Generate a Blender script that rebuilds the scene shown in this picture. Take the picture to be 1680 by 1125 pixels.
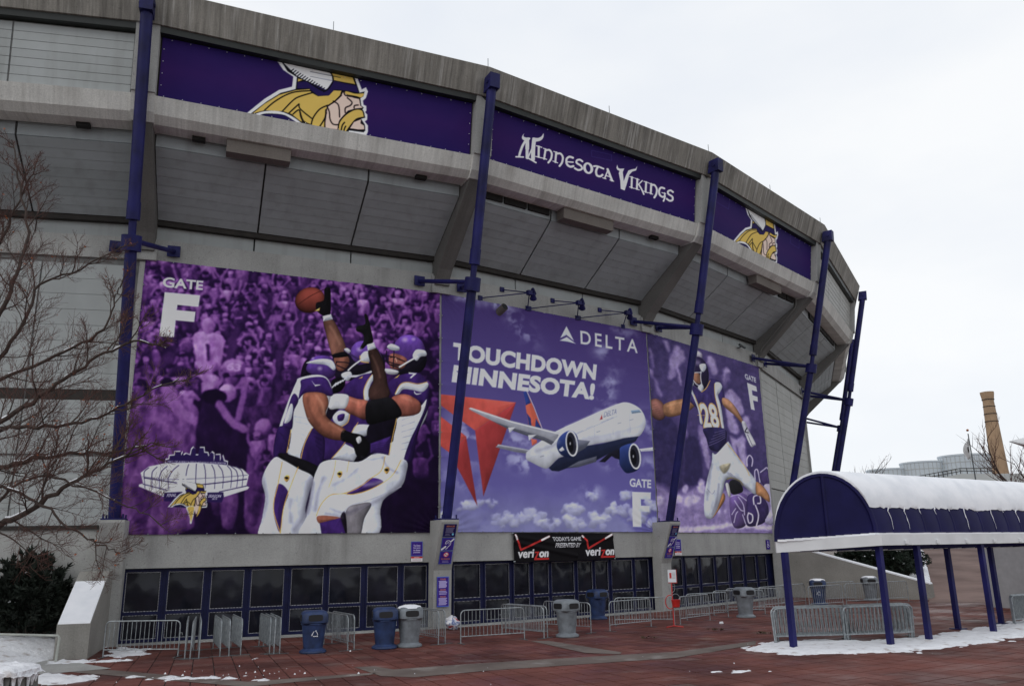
import bpy, bmesh, math, random
import numpy as np
from mathutils import Vector, Matrix

for _o in list(bpy.data.objects):
    bpy.data.objects.remove(_o)
scene = bpy.context.scene
COL = scene.collection
R = math.radians

# ------------------------------------------------------------------ camera
PITCH, ROLL, CAM_H = R(14.466), R(0.975), 3.2265
cam_data = bpy.data.cameras.new('camera')
cam_data.sensor_width = 36.0
cam_data.lens = 36.0 * 1320.3 / 1680.0
cam_data.clip_start = 0.1
cam_data.clip_end = 3000
cam = bpy.data.objects.new('camera', cam_data)
COL.objects.link(cam)
_r, _u, _f = Vector((1, 0, 0)), Vector((0, -math.sin(PITCH), math.cos(PITCH))), Vector((0, math.cos(PITCH), math.sin(PITCH)))
_r2 = _r * math.cos(ROLL) - _u * math.sin(ROLL)
_u2 = _r * math.sin(ROLL) + _u * math.cos(ROLL)
_m = Matrix((_r2, _u2, -_f)).transposed().to_4x4()
_m.translation = Vector((0, 0, CAM_H))
cam.matrix_world = _m
scene.camera = cam

# ------------------------------------------------------------------ sky, sun, exposure
SUN_EL, SUN_AZ = R(38), R(215)          # weak winter sun behind the overcast
world = bpy.data.worlds.new('World')
scene.world = world
world.use_nodes = True
wn, wl = world.node_tree.nodes, world.node_tree.links
wn.clear()
w_out = wn.new('ShaderNodeOutputWorld')
w_bg = wn.new('ShaderNodeBackground')
w_bg.inputs['Strength'].default_value = 0.1
w_sky = wn.new('ShaderNodeTexSky')
w_sky.sky_type = 'NISHITA'
w_sky.sun_disc = False
w_sky.sun_elevation = SUN_EL
w_sky.sun_rotation = SUN_AZ
w_tc = wn.new('ShaderNodeTexCoord')
w_map = wn.new('ShaderNodeMapping')
w_map.inputs['Scale'].default_value = (1.0, 1.0, 2.2)
w_no = wn.new('ShaderNodeTexNoise')
w_no.inputs['Scale'].default_value = 1.7
w_no.inputs['Detail'].default_value = 5
w_no.inputs['Roughness'].default_value = 0.5
w_cr = wn.new('ShaderNodeValToRGB')
w_cr.color_ramp.elements[0].position = 0.36
w_cr.color_ramp.elements[0].color = (8.2, 8.7, 9.5, 1)
w_cr.color_ramp.elements[1].position = 0.66
w_cr.color_ramp.elements[1].color = (10.0, 10.15, 10.3, 1)
w_mix = wn.new('ShaderNodeMixRGB')
w_mix.inputs['Fac'].default_value = 0.94      # overcast: only a little clear sky shows through
wl.new(w_tc.outputs['Generated'], w_map.inputs['Vector'])
wl.new(w_map.outputs['Vector'], w_no.inputs['Vector'])
wl.new(w_no.outputs['Fac'], w_cr.inputs['Fac'])
wl.new(w_sky.outputs['Color'], w_mix.inputs['Color1'])
wl.new(w_cr.outputs['Color'], w_mix.inputs['Color2'])
wl.new(w_mix.outputs['Color'], w_bg.inputs['Color'])
wl.new(w_bg.outputs['Background'], w_out.inputs['Surface'])

sun_d = bpy.data.lights.new('sun', 'SUN')
sun_d.energy = 0.5
sun_d.angle = R(25)
sun_d.color = (1.0, 0.97, 0.93)
sun = bpy.data.objects.new('sun', sun_d)
COL.objects.link(sun)
# sky texture: sun_rotation is measured clockwise from +Y
_sd = Vector((math.sin(SUN_AZ) * math.cos(SUN_EL), math.cos(SUN_AZ) * math.cos(SUN_EL), math.sin(SUN_EL)))
sun.rotation_euler = _sd.to_track_quat('Z', 'Y').to_euler()

scene.view_settings.view_transform = 'Standard'
scene.view_settings.look = 'None'
scene.view_settings.gamma = 1
scene.view_settings.exposure = 0.0
scene.view_settings.use_curve_mapping = False
scene.render.engine = 'CYCLES'

# ------------------------------------------------------------------ materials
MAT = {}
def new_mat(name):
    m = bpy.data.materials.new(name)
    m.use_nodes = True
    nt = m.node_tree
    b = nt.nodes['Principled BSDF']
    MAT[name] = m
    return m, nt, b

def s2l(c):
    return tuple(((x / 255) / 12.92 if x / 255 <= 0.04045 else ((x / 255 + 0.055) / 1.055) ** 2.4) for x in c)

def nz(nt, scale, detail=4, mapping=None, rough=0.55, coord='Position'):
    n = nt.nodes.new('ShaderNodeTexNoise')
    n.inputs['Scale'].default_value = scale
    n.inputs['Detail'].default_value = detail
    n.inputs['Roughness'].default_value = rough
    if coord == 'Position':
        g = nt.nodes.new('ShaderNodeNewGeometry').outputs['Position']
    else:
        g = nt.nodes.new('ShaderNodeTexCoord').outputs[coord]
    if mapping:
        mp = nt.nodes.new('ShaderNodeMapping')
        mp.inputs['Scale'].default_value = mapping
        nt.links.new(g, mp.inputs['Vector'])
        g = mp.outputs['Vector']
    nt.links.new(g, n.inputs['Vector'])
    return n.outputs['Fac']

def drip(nt, scale, detail=4, zsq=0.03, rough=0.6):
    """noise drawn out down the wall: runs round the stadium's centre line, nearly constant with height"""
    g = nt.nodes.new('ShaderNodeNewGeometry').outputs['Position']
    sx = nt.nodes.new('ShaderNodeSeparateXYZ')
    nt.links.new(g, sx.inputs[0])
    def mth(op, a, b=None):
        n = nt.nodes.new('ShaderNodeMath')
        n.operation = op
        for i, v in enumerate((a, b)):
            if v is None:
                continue
            if isinstance(v, (int, float)):
                n.inputs[i].default_value = v
            else:
                nt.links.new(v, n.inputs[i])
        return n.outputs[0]
    ang = mth('ARCTAN2', mth('SUBTRACT', sx.outputs[0], -35.492), mth('SUBTRACT', 95.189, sx.outputs[1]))
    cb = nt.nodes.new('ShaderNodeCombineXYZ')
    nt.links.new(mth('MULTIPLY', ang, 68.0), cb.inputs[0])
    nt.links.new(mth('MULTIPLY', sx.outputs[2], zsq), cb.inputs[2])
    n = nt.nodes.new('ShaderNodeTexNoise')
    n.inputs['Scale'].default_value = scale
    n.inputs['Detail'].default_value = detail
    n.inputs['Roughness'].default_value = rough
    nt.links.new(cb.outputs[0], n.inputs['Vector'])
    return n.outputs['Fac']

def ramp(nt, fac, stops):
    r = nt.nodes.new('ShaderNodeValToRGB')
    els = r.color_ramp.elements
    while len(els) < len(stops):
        els.new(0.5)
    for e, (p, c) in zip(els, stops):
        e.position = p
        e.color = (*c, 1) if len(c) == 3 else c
    nt.links.new(fac, r.inputs['Fac'])
    return r.outputs['Color']

def mul(nt, a, b, fac=1.0, mode='MULTIPLY'):
    m = nt.nodes.new('ShaderNodeMixRGB')
    m.blend_type = mode
    if isinstance(fac, float):
        m.inputs['Fac'].default_value = fac
    else:
        nt.links.new(fac, m.inputs['Fac'])
    for k, v in (('Color1', a), ('Color2', b)):
        if isinstance(v, tuple):
            m.inputs[k].default_value = (*v, 1)
        else:
            nt.links.new(v, m.inputs[k])
    return m.outputs['Color']

def bump(nt, b, fac, strength=0.3, dist=0.02):
    n = nt.nodes.new('ShaderNodeBump')
    n.inputs['Strength'].default_value = strength
    n.inputs['Distance'].default_value = dist
    nt.links.new(fac, n.inputs['Height'])
    nt.links.new(n.outputs['Normal'], b.inputs['Normal'])

def island(nt):
    return nt.nodes.new('ShaderNodeNewGeometry').outputs['Random Per Island']

def rnd_obj(nt):
    return nt.nodes.new('ShaderNodeObjectInfo').outputs['Random']

def mat_plain(name, col, rough=0.6, metal=0.0, var=0.25, vscale=3.0, spec=0.5, bmp=0.0):
    """one colour with soft dirt variation"""
    m, nt, b = new_mat(name)
    f = nz(nt, vscale, 5)
    lo = tuple(c * (1 - var) for c in col)
    hi = tuple(min(0.95, c * (1 + var)) for c in col)
    nt.links.new(ramp(nt, f, [(0.3, lo), (0.7, hi)]), b.inputs['Base Color'])
    b.inputs['Roughness'].default_value = rough
    b.inputs['Metallic'].default_value = metal
    b.inputs['Specular IOR Level'].default_value = spec
    if bmp:
        bump(nt, b, nz(nt, vscale * 12, 3), bmp, 0.01)
    return m

def mat_concrete(name, col, streak=0.5, streak_col=(0.06, 0.055, 0.05), light=0.0, pits=0.25, streak_scale=1.3, fine_streak=0.0):
    m, nt, b = new_mat(name)
    base = ramp(nt, nz(nt, 0.55, 6), [(0.3, tuple(c * 0.82 for c in col)), (0.7, tuple(c * 1.1 for c in col))])
    fine = ramp(nt, nz(nt, 22, 4), [(0.35, (0.86,) * 3), (0.65, (1.04,) * 3)])
    c = mul(nt, base, fine)
    st = ramp(nt, drip(nt, streak_scale, 5, 0.06), [(0.50, (0, 0, 0)), (0.74, (1, 1, 1))])
    st2 = ramp(nt, nz(nt, 0.35, 3), [(0.38, (0.15,) * 3), (0.62, (1,) * 3)])
    fac = mul(nt, mul(nt, st, st2), (streak,) * 3)
    c = mul(nt, c, streak_col, fac, 'MIX')
    if light:
        ls = ramp(nt, drip(nt, streak_scale * 2.6, 3, 0.05, 0.7), [(0.53, (0, 0, 0)), (0.64, (1, 1, 1))])
        lm = ramp(nt, nz(nt, 0.5, 3), [(0.36, (0,) * 3), (0.56, (1,) * 3)])
        c = mul(nt, c, (0.42, 0.41, 0.39), mul(nt, mul(nt, ls, lm), (light,) * 3), 'MIX')
    if fine_streak:
        fs_ = ramp(nt, drip(nt, 7.0, 5, 0.05, 0.7), [(0.36, (1 - fine_streak,) * 3), (0.5, (1,) * 3), (0.66, (1 + fine_streak * 0.9,) * 3)])
        c = mul(nt, c, fs_)
    pv = ramp(nt, nz(nt, 9, 2), [(0.66, (1, 1, 1)), (0.72, (1 - pits,) * 3)])
    c = mul(nt, c, pv)
    nt.links.new(c, b.inputs['Base Color'])
    b.inputs['Roughness'].default_value = 0.9
    b.inputs['Specular IOR Level'].default_value = 0.25
    bump(nt, b, nz(nt, 14, 5), 0.25, 0.015)
    return m

mat_concrete('concrete', (0.40, 0.40, 0.385), 0.45)
mat_concrete('concrete_sill', (0.60, 0.59, 0.56), 0.95, (0.16, 0.135, 0.115), 0.2, 0.2, 0.9, 0.12)
mat_concrete('concrete_fascia', (0.25, 0.235, 0.21), 0.9, (0.06, 0.055, 0.05), 0.6, 0.2, 2.4, 0.30)
mat_concrete('concrete_wing', (0.30, 0.29, 0.265), 0.6)
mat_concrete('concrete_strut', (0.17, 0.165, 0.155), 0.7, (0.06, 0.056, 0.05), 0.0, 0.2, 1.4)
mat_concrete('concrete_brown', (0.17, 0.15, 0.135), 0.35, (0.10, 0.08, 0.07), 0.0, 0.15, 1.0)

def mat_siding(name, col):
    m, nt, b = new_mat(name)
    a = ramp(nt, rnd_obj(nt), [(0, tuple(c * 0.95 for c in col)), (1, tuple(c * 1.05 for c in col))])
    d = ramp(nt, nz(nt, 0.7, 5), [(0.35, (0.92, 0.92, 0.91)), (0.65, (1.03,) * 3)])
    st = ramp(nt, nz(nt, 2.0, 4, (1, 1, 0.06)), [(0.5, (1, 1, 1)), (0.80, (0.80, 0.79, 0.77))])
    nt.links.new(mul(nt, mul(nt, a, d), st), b.inputs['Base Color'])
    b.inputs['Roughness'].default_value = 0.55
    b.inputs['Specular IOR Level'].default_value = 0.3
    bump(nt, b, nz(nt, 3, 3), 0.08, 0.02)
    return m
mat_siding('siding', (0.355, 0.375, 0.375))
mat_siding('siding_soffit', (0.34, 0.37, 0.385))
mat_plain('siding_gap', (0.16, 0.16, 0.157), 0.8, var=0.2)
mat_siding('siding_far', (0.36, 0.36, 0.34))
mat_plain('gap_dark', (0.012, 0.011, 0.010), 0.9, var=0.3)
mat_plain('dark_trim', (0.022, 0.018, 0.015), 0.8, var=0.3)
mat_plain('shadow_trim', (0.014, 0.018, 0.016), 0.5, var=0.2)  # greenish near-black, shade under the fascia put into the colour
mat_plain('navy_paint', (0.011, 0.011, 0.085), 0.55, var=0.5, vscale=0.9, spec=0.25)
mat_plain('navy_frame', (0.007, 0.009, 0.045), 0.5, var=0.3, spec=0.2)
mat_plain('navy_canopy', (0.009, 0.008, 0.058), 0.5, var=0.2, vscale=1.2, spec=0.15)
mat_plain('steel', (0.30, 0.33, 0.345), 0.45, 0.55, var=0.3, vscale=8)
mat_plain('steel_dark', (0.13, 0.145, 0.15), 0.5, 0.5, var=0.35, vscale=8)
mat_plain('rail_paint', (0.42, 0.44, 0.40), 0.5, var=0.2)
mat_plain('plastic_blue', (0.016, 0.035, 0.105), 0.55, var=0.45, vscale=4, bmp=0.1)
mat_plain('plastic_grey', (0.17, 0.19, 0.21), 0.6, var=0.3, vscale=4, bmp=0.1)
mat_plain('opening_dark', (0.008, 0.008, 0.010), 0.6, var=0.2)
mat_plain('white_paint', (0.68, 0.69, 0.70), 0.6, var=0.08, vscale=1.2)
mat_plain('white_print', (0.72, 0.74, 0.78), 0.6, var=0.04)
mat_plain('red_paint', (0.50, 0.022, 0.018), 0.4, var=0.15)
mat_plain('purple_sign', (0.075, 0.03, 0.21), 0.5, var=0.1)
mat_plain('purple_dark_sign', (0.028, 0.016, 0.075), 0.5, var=0.1)
mat_plain('blue_edge', (0.09, 0.17, 0.55), 0.5, var=0.1)
mat_plain('orange_print', (0.50, 0.20, 0.06), 0.6, var=0.1)
mat_plain('shutter', (0.38, 0.385, 0.39), 0.5, var=0.1)
mat_plain('chimney_brick', (0.33, 0.22, 0.135), 0.85, var=0.2, vscale=0.6)
mat_plain('tank_steel', (0.52, 0.57, 0.61), 0.5, var=0.08, vscale=0.2)
mat_plain('pale_wall', (0.42, 0.43, 0.42), 0.8, var=0.1, vscale=0.2)
mat_plain('bark', (0.050, 0.034, 0.028), 0.9, var=0.4, vscale=9)
mat_plain('twig', (0.085, 0.038, 0.030), 0.9, var=0.4, vscale=4)
mat_plain('leaf_litter', (0.07, 0.045, 0.025), 0.95, var=0.5, vscale=20)
mat_plain('orange_leaf', (0.30, 0.09, 0.035), 0.9, var=0.4, vscale=20)
mat_plain('shrub_leaf', (0.008, 0.014, 0.008), 0.85, var=0.5, vscale=3)
mat_plain('evergreen_leaf', (0.010, 0.020, 0.011), 0.85, var=0.5, vscale=3)
mat_plain('glass_lens', (0.05, 0.05, 0.06), 0.15, var=0.1)

# snow
m, nt, b = new_mat('snow')
nt.links.new(ramp(nt, nz(nt, 1.4, 6), [(0.3, (0.74, 0.76, 0.80)), (0.6, (0.86, 0.87, 0.90))]), b.inputs['Base Color'])
b.inputs['Roughness'].default_value = 0.85
b.inputs['Specular IOR Level'].default_value = 0.2
bump(nt, b, nz(nt, 4, 5), 0.28, 0.04)
m, nt, b = new_mat('snow_dirty')
c = ramp(nt, nz(nt, 2.2, 6), [(0.28, (0.45, 0.40, 0.38)), (0.42, (0.76, 0.77, 0.80)), (0.7, (0.86, 0.87, 0.90))])
sp = ramp(nt, nz(nt, 11, 4), [(0.66, (1, 1, 1)), (0.74, (0.5, 0.43, 0.40))])
nt.links.new(mul(nt, c, sp), b.inputs['Base Color'])
b.inputs['Roughness'].default_value = 0.9
b.inputs['Specular IOR Level'].default_value = 0.2
bump(nt, b, nz(nt, 5, 7), 0.8, 0.08)

# wet, salted red-brown pavers
def mat_paver(name, island_rand=True):
    m, nt, b = new_mat(name)
    rv = island(nt) if island_rand else rnd_obj(nt)
    a = ramp(nt, rv, [(0.0, (0.118, 0.038, 0.030)), (0.5, (0.152, 0.052, 0.041)), (0.9, (0.172, 0.066, 0.054)), (1.0, (0.17, 0.10, 0.085))])
    d = ramp(nt, nz(nt, 0.32, 6), [(0.36, (0.55, 0.50, 0.50)), (0.60, (1.12, 1.08, 1.06))])
    c = mul(nt, a, d)
    f = ramp(nt, nz(nt, 30, 3), [(0.3, (0.8,) * 3), (0.7, (1.12,) * 3)])
    c = mul(nt, c, f)
    salt = ramp(nt, nz(nt, 0.55, 7, (1, 2.2, 1), 0.68), [(0.57, (0, 0, 0)), (0.80, (0.50,) * 3)])
    c = mul(nt, c, (0.34, 0.31, 0.30), salt, 'MIX')
    spk = ramp(nt, nz(nt, 7, 3), [(0.735, (0, 0, 0)), (0.76, (0.75,) * 3)])
    c = mul(nt, c, (0.62, 0.62, 0.64), spk, 'MIX')
    nt.links.new(c, b.inputs['Base Color'])
    nt.links.new(ramp(nt, nz(nt, 0.4, 4), [(0.38, (0.40,) * 3), (0.60, (0.88,) * 3)]), b.inputs['Roughness'])
    b.inputs['Specular IOR Level'].default_value = 0.28
    bump(nt, b, nz(nt, 25, 4), 0.3, 0.01)
mat_paver('paver', True)
m, nt, b = new_mat('grout')
nt.links.new(ramp(nt, nz(nt, 0.6, 6), [(0.35, (0.020, 0.013, 0.012)), (0.65, (0.040, 0.028, 0.026))]), b.inputs['Base Color'])
b.inputs['Roughness'].default_value = 0.9
m, nt, b = new_mat('band_concrete')
c = ramp(nt, nz(nt, 0.7, 6), [(0.3, (0.095, 0.072, 0.062)), (0.65, (0.165, 0.135, 0.118))])
salt = ramp(nt, nz(nt, 0.8, 6), [(0.56, (0, 0, 0)), (0.75, (0.6,) * 3)])
nt.links.new(mul(nt, c, (0.38, 0.36, 0.35), salt, 'MIX'), b.inputs['Base Color'])
b.inputs['Roughness'].default_value = 0.85
bump(nt, b, nz(nt, 20, 4), 0.3, 0.01)
m, nt, b = new_mat('ramp_ground')
c = ramp(nt, nz(nt, 0.25, 6), [(0.3, (0.10, 0.055, 0.046)), (0.65, (0.24, 0.16, 0.138))])
nt.links.new(c, b.inputs['Base Color'])
b.inputs['Roughness'].default_value = 0.9

# dark glazed door panes behind wire mesh: bowed plastic that mirrors the plaza
m, nt, b = new_mat('door_pane')
c = ramp(nt, nz(nt, 1.1, 2), [(0.35, (0.008, 0.009, 0.014)), (0.7, (0.016, 0.017, 0.027))])
nt.links.new(c, b.inputs['Base Color'])
b.inputs['Roughness'].default_value = 0.10
b.inputs['Specular IOR Level'].default_value = 0.28
bump(nt, b, nz(nt, 1.2, 1, (1, 1, 0.7)), 0.34, 0.14)
m, nt, b = new_mat('mesh_edge')
vo = nt.nodes.new('ShaderNodeTexChecker')
vo.inputs['Scale'].default_value = 34
vo.inputs['Color1'].default_value = (0.45, 0.45, 0.47, 1)
vo.inputs['Color2'].default_value = (0.06, 0.06, 0.07, 1)
nt.links.new(nt.nodes.new('ShaderNodeNewGeometry').outputs['Position'], vo.inputs['Vector'])
nt.links.new(vo.outputs['Color'], b.inputs['Base Color'])
m, nt, b = new_mat('wire_mesh')
b.inputs['Base Color'].default_value = (0.035, 0.035, 0.042, 1)
b.inputs['Roughness'].default_value = 0.6

# printed vinyl: colour comes from the print held on the banner mesh
m, nt, b = new_mat('vinyl_print')
at = nt.nodes.new('ShaderNodeAttribute')
at.attribute_name = 'print'
nt.links.new(at.outputs['Color'], b.inputs['Base Color'])
b.inputs['Roughness'].default_value = 0.65
b.inputs['Specular IOR Level'].default_value = 0.06
# ------------------------------------------------------------------ mesh helpers
class MB:
    """collects vertices and faces for ONE mesh object"""
    def __init__(s):
        s.v, s.f = [], []
    def add(s, vs, fs):
        o = len(s.v)
        s.v.extend([tuple(p) for p in vs])
        s.f.extend([tuple(i + o for i in f) for f in fs])
        return s
    def hexa(s, b4, t4):
        """solid from four bottom and four top corners (same winding)"""
        return s.add(list(b4) + list(t4), [(3, 2, 1, 0), (4, 5, 6, 7), (0, 1, 5, 4), (1, 2, 6, 5), (2, 3, 7, 6), (3, 0, 4, 7)])
    def box(s, c, size, rz=0.0):
        x, y, z = size[0] / 2, size[1] / 2, size[2] / 2
        ca, sa = math.cos(rz), math.sin(rz)
        P = lambda a, b_, d: (c[0] + a * ca - b_ * sa, c[1] + a * sa + b_ * ca, c[2] + d)
        return s.hexa([P(-x, -y, -z), P(x, -y, -z), P(x, y, -z), P(-x, y, -z)], [P(-x, -y, z), P(x, -y, z), P(x, y, z), P(-x, y, z)])
    def prism(s, poly, d):
        """extrude a 3-D polygon along vector d"""
        n = len(poly)
        d = Vector(d)
        top = [tuple(Vector(p) + d) for p in poly]
        fs = [tuple(range(n - 1, -1, -1)), tuple(range(n, 2 * n))]
        fs += [(i, (i + 1) % n, n + (i + 1) % n, n + i) for i in range(n)]
        return s.add(list(poly) + top, fs)
    def tube(s, pts, rad, n=6, cap=True):
        pts = [Vector(p) for p in pts]
        rads = rad if isinstance(rad, (list, tuple)) else [rad] * len(pts)
        rings, up = [], None
        for i, p in enumerate(pts):
            t = (pts[min(i + 1, len(pts) - 1)] - pts[max(i - 1, 0)])
            t = t.normalized() if t.length > 1e-9 else Vector((0, 0, 1))
            if up is None:
                up = Vector((0, 0, 1)) if abs(t.z) < 0.9 else Vector((1, 0, 0))
            a = t.cross(up)
            if a.length < 1e-6:
                a = t.cross(Vector((0, 1, 0)))
            a.normalize()
            up = a.cross(t).normalized()
            rings.append([tuple(p + (a * math.cos(2 * math.pi * k / n) + up * math.sin(2 * math.pi * k / n)) * rads[i]) for k in range(n)])
        vs = [q for r_ in rings for q in r_]
        fs = []
        for i in range(len(pts) - 1):
            for k in range(n):
                a, b_ = i * n + k, i * n + (k + 1) % n
                fs.append((a, b_, b_ + n, a + n))
        if cap:
            fs.append(tuple(range(n - 1, -1, -1)))
            e = (len(pts) - 1) * n
            fs.append(tuple(range(e, e + n)))
        return s.add(vs, fs)
    def lathe(s, prof, n=24, c=(0, 0, 0), squash=None):
        vs, fs = [], []
        for (r_, z) in prof:
            for k in range(n):
                a = 2 * math.pi * k / n
                q = squash(a) if squash else 1.0
                vs.append((c[0] + r_ * q * math.cos(a), c[1] + r_ * q * math.sin(a), c[2] + z))
        for i in range(len(prof) - 1):
            for k in range(n):
                a, b_ = i * n + k, i * n + (k + 1) % n
                fs.append((a, b_, b_ + n, a + n))
        fs.append(tuple(range(n - 1, -1, -1)))
        e = (len(prof) - 1) * n
        fs.append(tuple(range(e, e + n)))
        return s.add(vs, fs)
    def mesh(s, name, mat, smooth=False):
        me = bpy.data.meshes.new(name)
        me.from_pydata(s.v, [], s.f)
        me.materials.append(MAT[mat])
        if smooth:
            me.polygons.foreach_set('use_smooth', [True] * len(me.polygons))
            try:
                me.set_sharp_from_angle(angle=R(40))
            except Exception:
                pass
        me.update()
        return me
    def build(s, name, mat, parent=None, smooth=False, fix=False):
        me = s.mesh(name, mat, smooth)
        if fix:
            bm = bmesh.new()
            bm.from_mesh(me)
            bmesh.ops.recalc_face_normals(bm, faces=bm.faces)
            bm.to_mesh(me)
            bm.free()
        return link(name, me, parent)

def link(name, me, parent=None):
    o = bpy.data.objects.new(name, me)
    COL.objects.link(o)
    if parent is not None:
        o.parent = parent
    return o

def tag(o, label=None, cat=None, group=None, kind=None):
    if label: o['label'] = label
    if cat: o['category'] = cat
    if group: o['group'] = group
    if kind: o['kind'] = kind
    return o

def empty(name, loc=(0, 0, 0), rz=0.0):
    o = bpy.data.objects.new(name, None)
    COL.objects.link(o)
    o.location = loc
    o.rotation_euler = (0, 0, rz)
    o.empty_display_size = 0.2
    return o

def copy_tree(o, parent=None):
    c = o.copy()
    COL.objects.link(c)
    c.parent = parent
    for ch in list(o.children):
        copy_tree(ch, c)
    return c

def clump_noise(x, y, z=0.0):
    from mathutils import noise
    return noise.fractal(Vector((x, y, z)), 1.0, 2.0, 4)

# ------------------------------------------------------------------ plan of the stadium: column lines round a centre
CX, CY = -35.492, 95.189
TH = [R(a) for a in (6.2, 17.577, 28.958, 40.887, 52.785, 65.508, 79.326, 93.0, 107.0)]      # columns -1 .. 7
RAD = [66.26, 66.263, 66.167, 66.101, 66.24, 66.159, 66.653, 66.7, 66.7]
def nrm(k):
    return (math.sin(TH[k + 1]), -math.cos(TH[k + 1]))
def colp(k, o=0.0):
    n = nrm(k)
    return (CX + n[0] * (RAD[k + 1] + o), CY + n[1] * (RAD[k + 1] + o))
def bp(k, t, o, z):
    """point on the bay between column k and k+1: t along, o metres out, z up"""
    a, b_ = colp(k, o), colp(k + 1, o)
    return (a[0] + (b_[0] - a[0]) * t, a[1] + (b_[1] - a[1]) * t, z)
def bay_dir(k):
    a, b_ = Vector(colp(k)), Vector(colp(k + 1))
    return (b_ - a).normalized()
def bay_len(k, o=0.0):
    return (Vector(colp(k + 1, o)) - Vector(colp(k, o))).length
def bay_slab(mb, k, t0, t1, prof):
    """extrude a closed (o, z) profile along a bay from t0 to t1"""
    n = len(prof)
    vs = [bp(k, t0, o, z) for o, z in prof] + [bp(k, t1, o, z) for o, z in prof]
    fs = [tuple(range(n)), tuple(range(2 * n - 1, n - 1, -1))]
    fs += [(i, n + i, n + (i + 1) % n, (i + 1) % n) for i in range(n)]
    mb.add(vs, fs)
    return mb
# ------------------------------------------------------------------ ground
def sheet(name, poly, z, mat, parent=None, kind='structure'):
    mb = MB()
    mb.add([(x, y, z) for x, y in poly], [tuple(range(len(poly)))])
    o = mb.build(name, mat, parent, fix=True)
    me = o.data
    if me.polygons and me.polygons[0].normal.z < 0:
        me.flip_normals()
    if kind and parent is None:
        tag(o, kind=kind)
    return o

g_ = MB()
g_.add([(-1500, -200, -0.03), (1500, -200, -0.03), (1500, 2500, -0.03), (-1500, 2500, -0.03)], [(0, 1, 2, 3)])
tag(g_.build('ground', 'band_concrete'), kind='structure')

# red-brown paving laid in rings round the stadium: mortar bed and one paver per stone
def polar(rho, a):
    return (CX + rho * math.sin(a), CY - rho * math.cos(a))
A0, A1, RH0, RH1 = R(12.5), R(58.5), 66.6, 93.0
TILE = 0.62
bed = MB()
na = 60
ring_v = [(*polar(RH0 - 0.3, A0 + (A1 - A0) * i / na), 0.0) for i in range(na + 1)] + [(*polar(RH1, A0 + (A1 - A0) * i / na), 0.0) for i in range(na + 1)]
bed.add(ring_v, [(i, na + 1 + i, na + 2 + i, i + 1) for i in range(na)])
paving = tag(bed.build('pavement', 'grout', fix=True), kind='structure')
if paving.data.polygons[0].normal.z < 0:
    paving.data.flip_normals()

def cam_uv(p):
    x, y, z = p[0], p[1], p[2] - CAM_H
    c, s = math.cos(PITCH), math.sin(PITCH)
    d = y * c + z * s
    return (840 + 1320.3 * x / d, 562.5 - 1320.3 * (-y * s + z * c) / d) if d > 0.5 else (-9e9, 0)

rng = random.Random(4)
dA = TILE / 77.0
nA = int((A1 - A0) / dA)
nR = int((RH1 - RH0) / TILE)
G_ = 0.016
cells = []
for j in range(nR):
    for i in range(nA):
        rc, ac = RH0 + (j + 0.5) * TILE, A0 + (i + 0.5) * dA
        x, y = polar(rc, ac)
        if y < 14:
            continue
        px, py = cam_uv((x, y, 0))
        infr = 30 < px < 1660 and py < 1128
        hid = px > 1215 and py < 1078
        cells.append((y if (infr and not hid) else 1e6 + y, j, i))
cells.sort()
ring_mesh = {}
def paver_mesh(j):
    if j not in ring_mesh:
        r0, r1 = RH0 + j * TILE + G_, RH0 + (j + 1) * TILE - G_
        h0, h1 = (dA / 2) - G_ / r0, (dA / 2) - G_ / r1
        b4 = [(r0 * math.sin(-h0), -r0 * math.cos(h0), 0.001), (r1 * math.sin(-h1), -r1 * math.cos(h1), 0.001), (r1 * math.sin(h1), -r1 * math.cos(h1), 0.001), (r0 * math.sin(h0), -r0 * math.cos(h0), 0.001)]
        t4 = [(x, y, 0.02) for x, y, _ in b4]
        m_ = MB()
        m_.hexa(b4, t4)
        ring_mesh[j] = m_.mesh('paver', 'paver')
    return ring_mesh[j]
for _, j, i in cells[:300]:
    p = link('paver', paver_mesh(j), paving)
    p.location = (CX, CY, rng.uniform(-0.003, 0.003))
    p.rotation_euler = (0, 0, A0 + (i + 0.5) * dA)
rest = MB()
for _, j, i in cells[300:]:
    r0, r1 = RH0 + j * TILE + G_, RH0 + (j + 1) * TILE - G_
    a0, a1 = A0 + i * dA + G_ / 75, A0 + (i + 1) * dA - G_ / 75
    zt = 0.02 + rng.uniform(-0.003, 0.003)
    b4 = [(*polar(r0, a0), 0.001), (*polar(r1, a0), 0.001), (*polar(r1, a1), 0.001), (*polar(r0, a1), 0.001)]
    rest.hexa(b4, [(x, y, zt) for x, y, _ in b4])
tag(rest.build('pavers', 'paver', paving), kind='stuff')

# worn concrete bands let into the paving
sheet('concrete_band', [(-4.77, 25.08), (-4.17, 25.13), (-3.53, 24.44), (-0.89, 25.51), (1.93, 26.4), (3.26, 26.81), (5.08, 27.34), (8.39, 30.03), (8.07, 28.94), (4.8, 25.88), (2.27, 24.98), (-0.83, 23.88), (-2.74, 22.88), (-3.68, 23.2)], 0.029, 'band_concrete')
sheet('concrete_band', [(0.48, 31.26), (1.15, 31.16), (3.34, 27.42), (3.22, 26.9), (2.17, 27.43)], 0.033, 'band_concrete')
sheet('concrete_band', [(-13.4, 26.1), (-7.09, 22.6), (-4.82, 23.55), (-3.9, 23.85), (-4.0, 23.45), (-4.9, 22.95), (-6.83, 21.75), (-13.5, 25.3)], 0.029, 'band_concrete')
sheet('side_walk', [(-15.2, 27.9), (-14.0, 27.2), (-12.1, 25.6), (-13.6, 24.6), (-16.5, 26.4)], 0.037, 'concrete')

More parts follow.
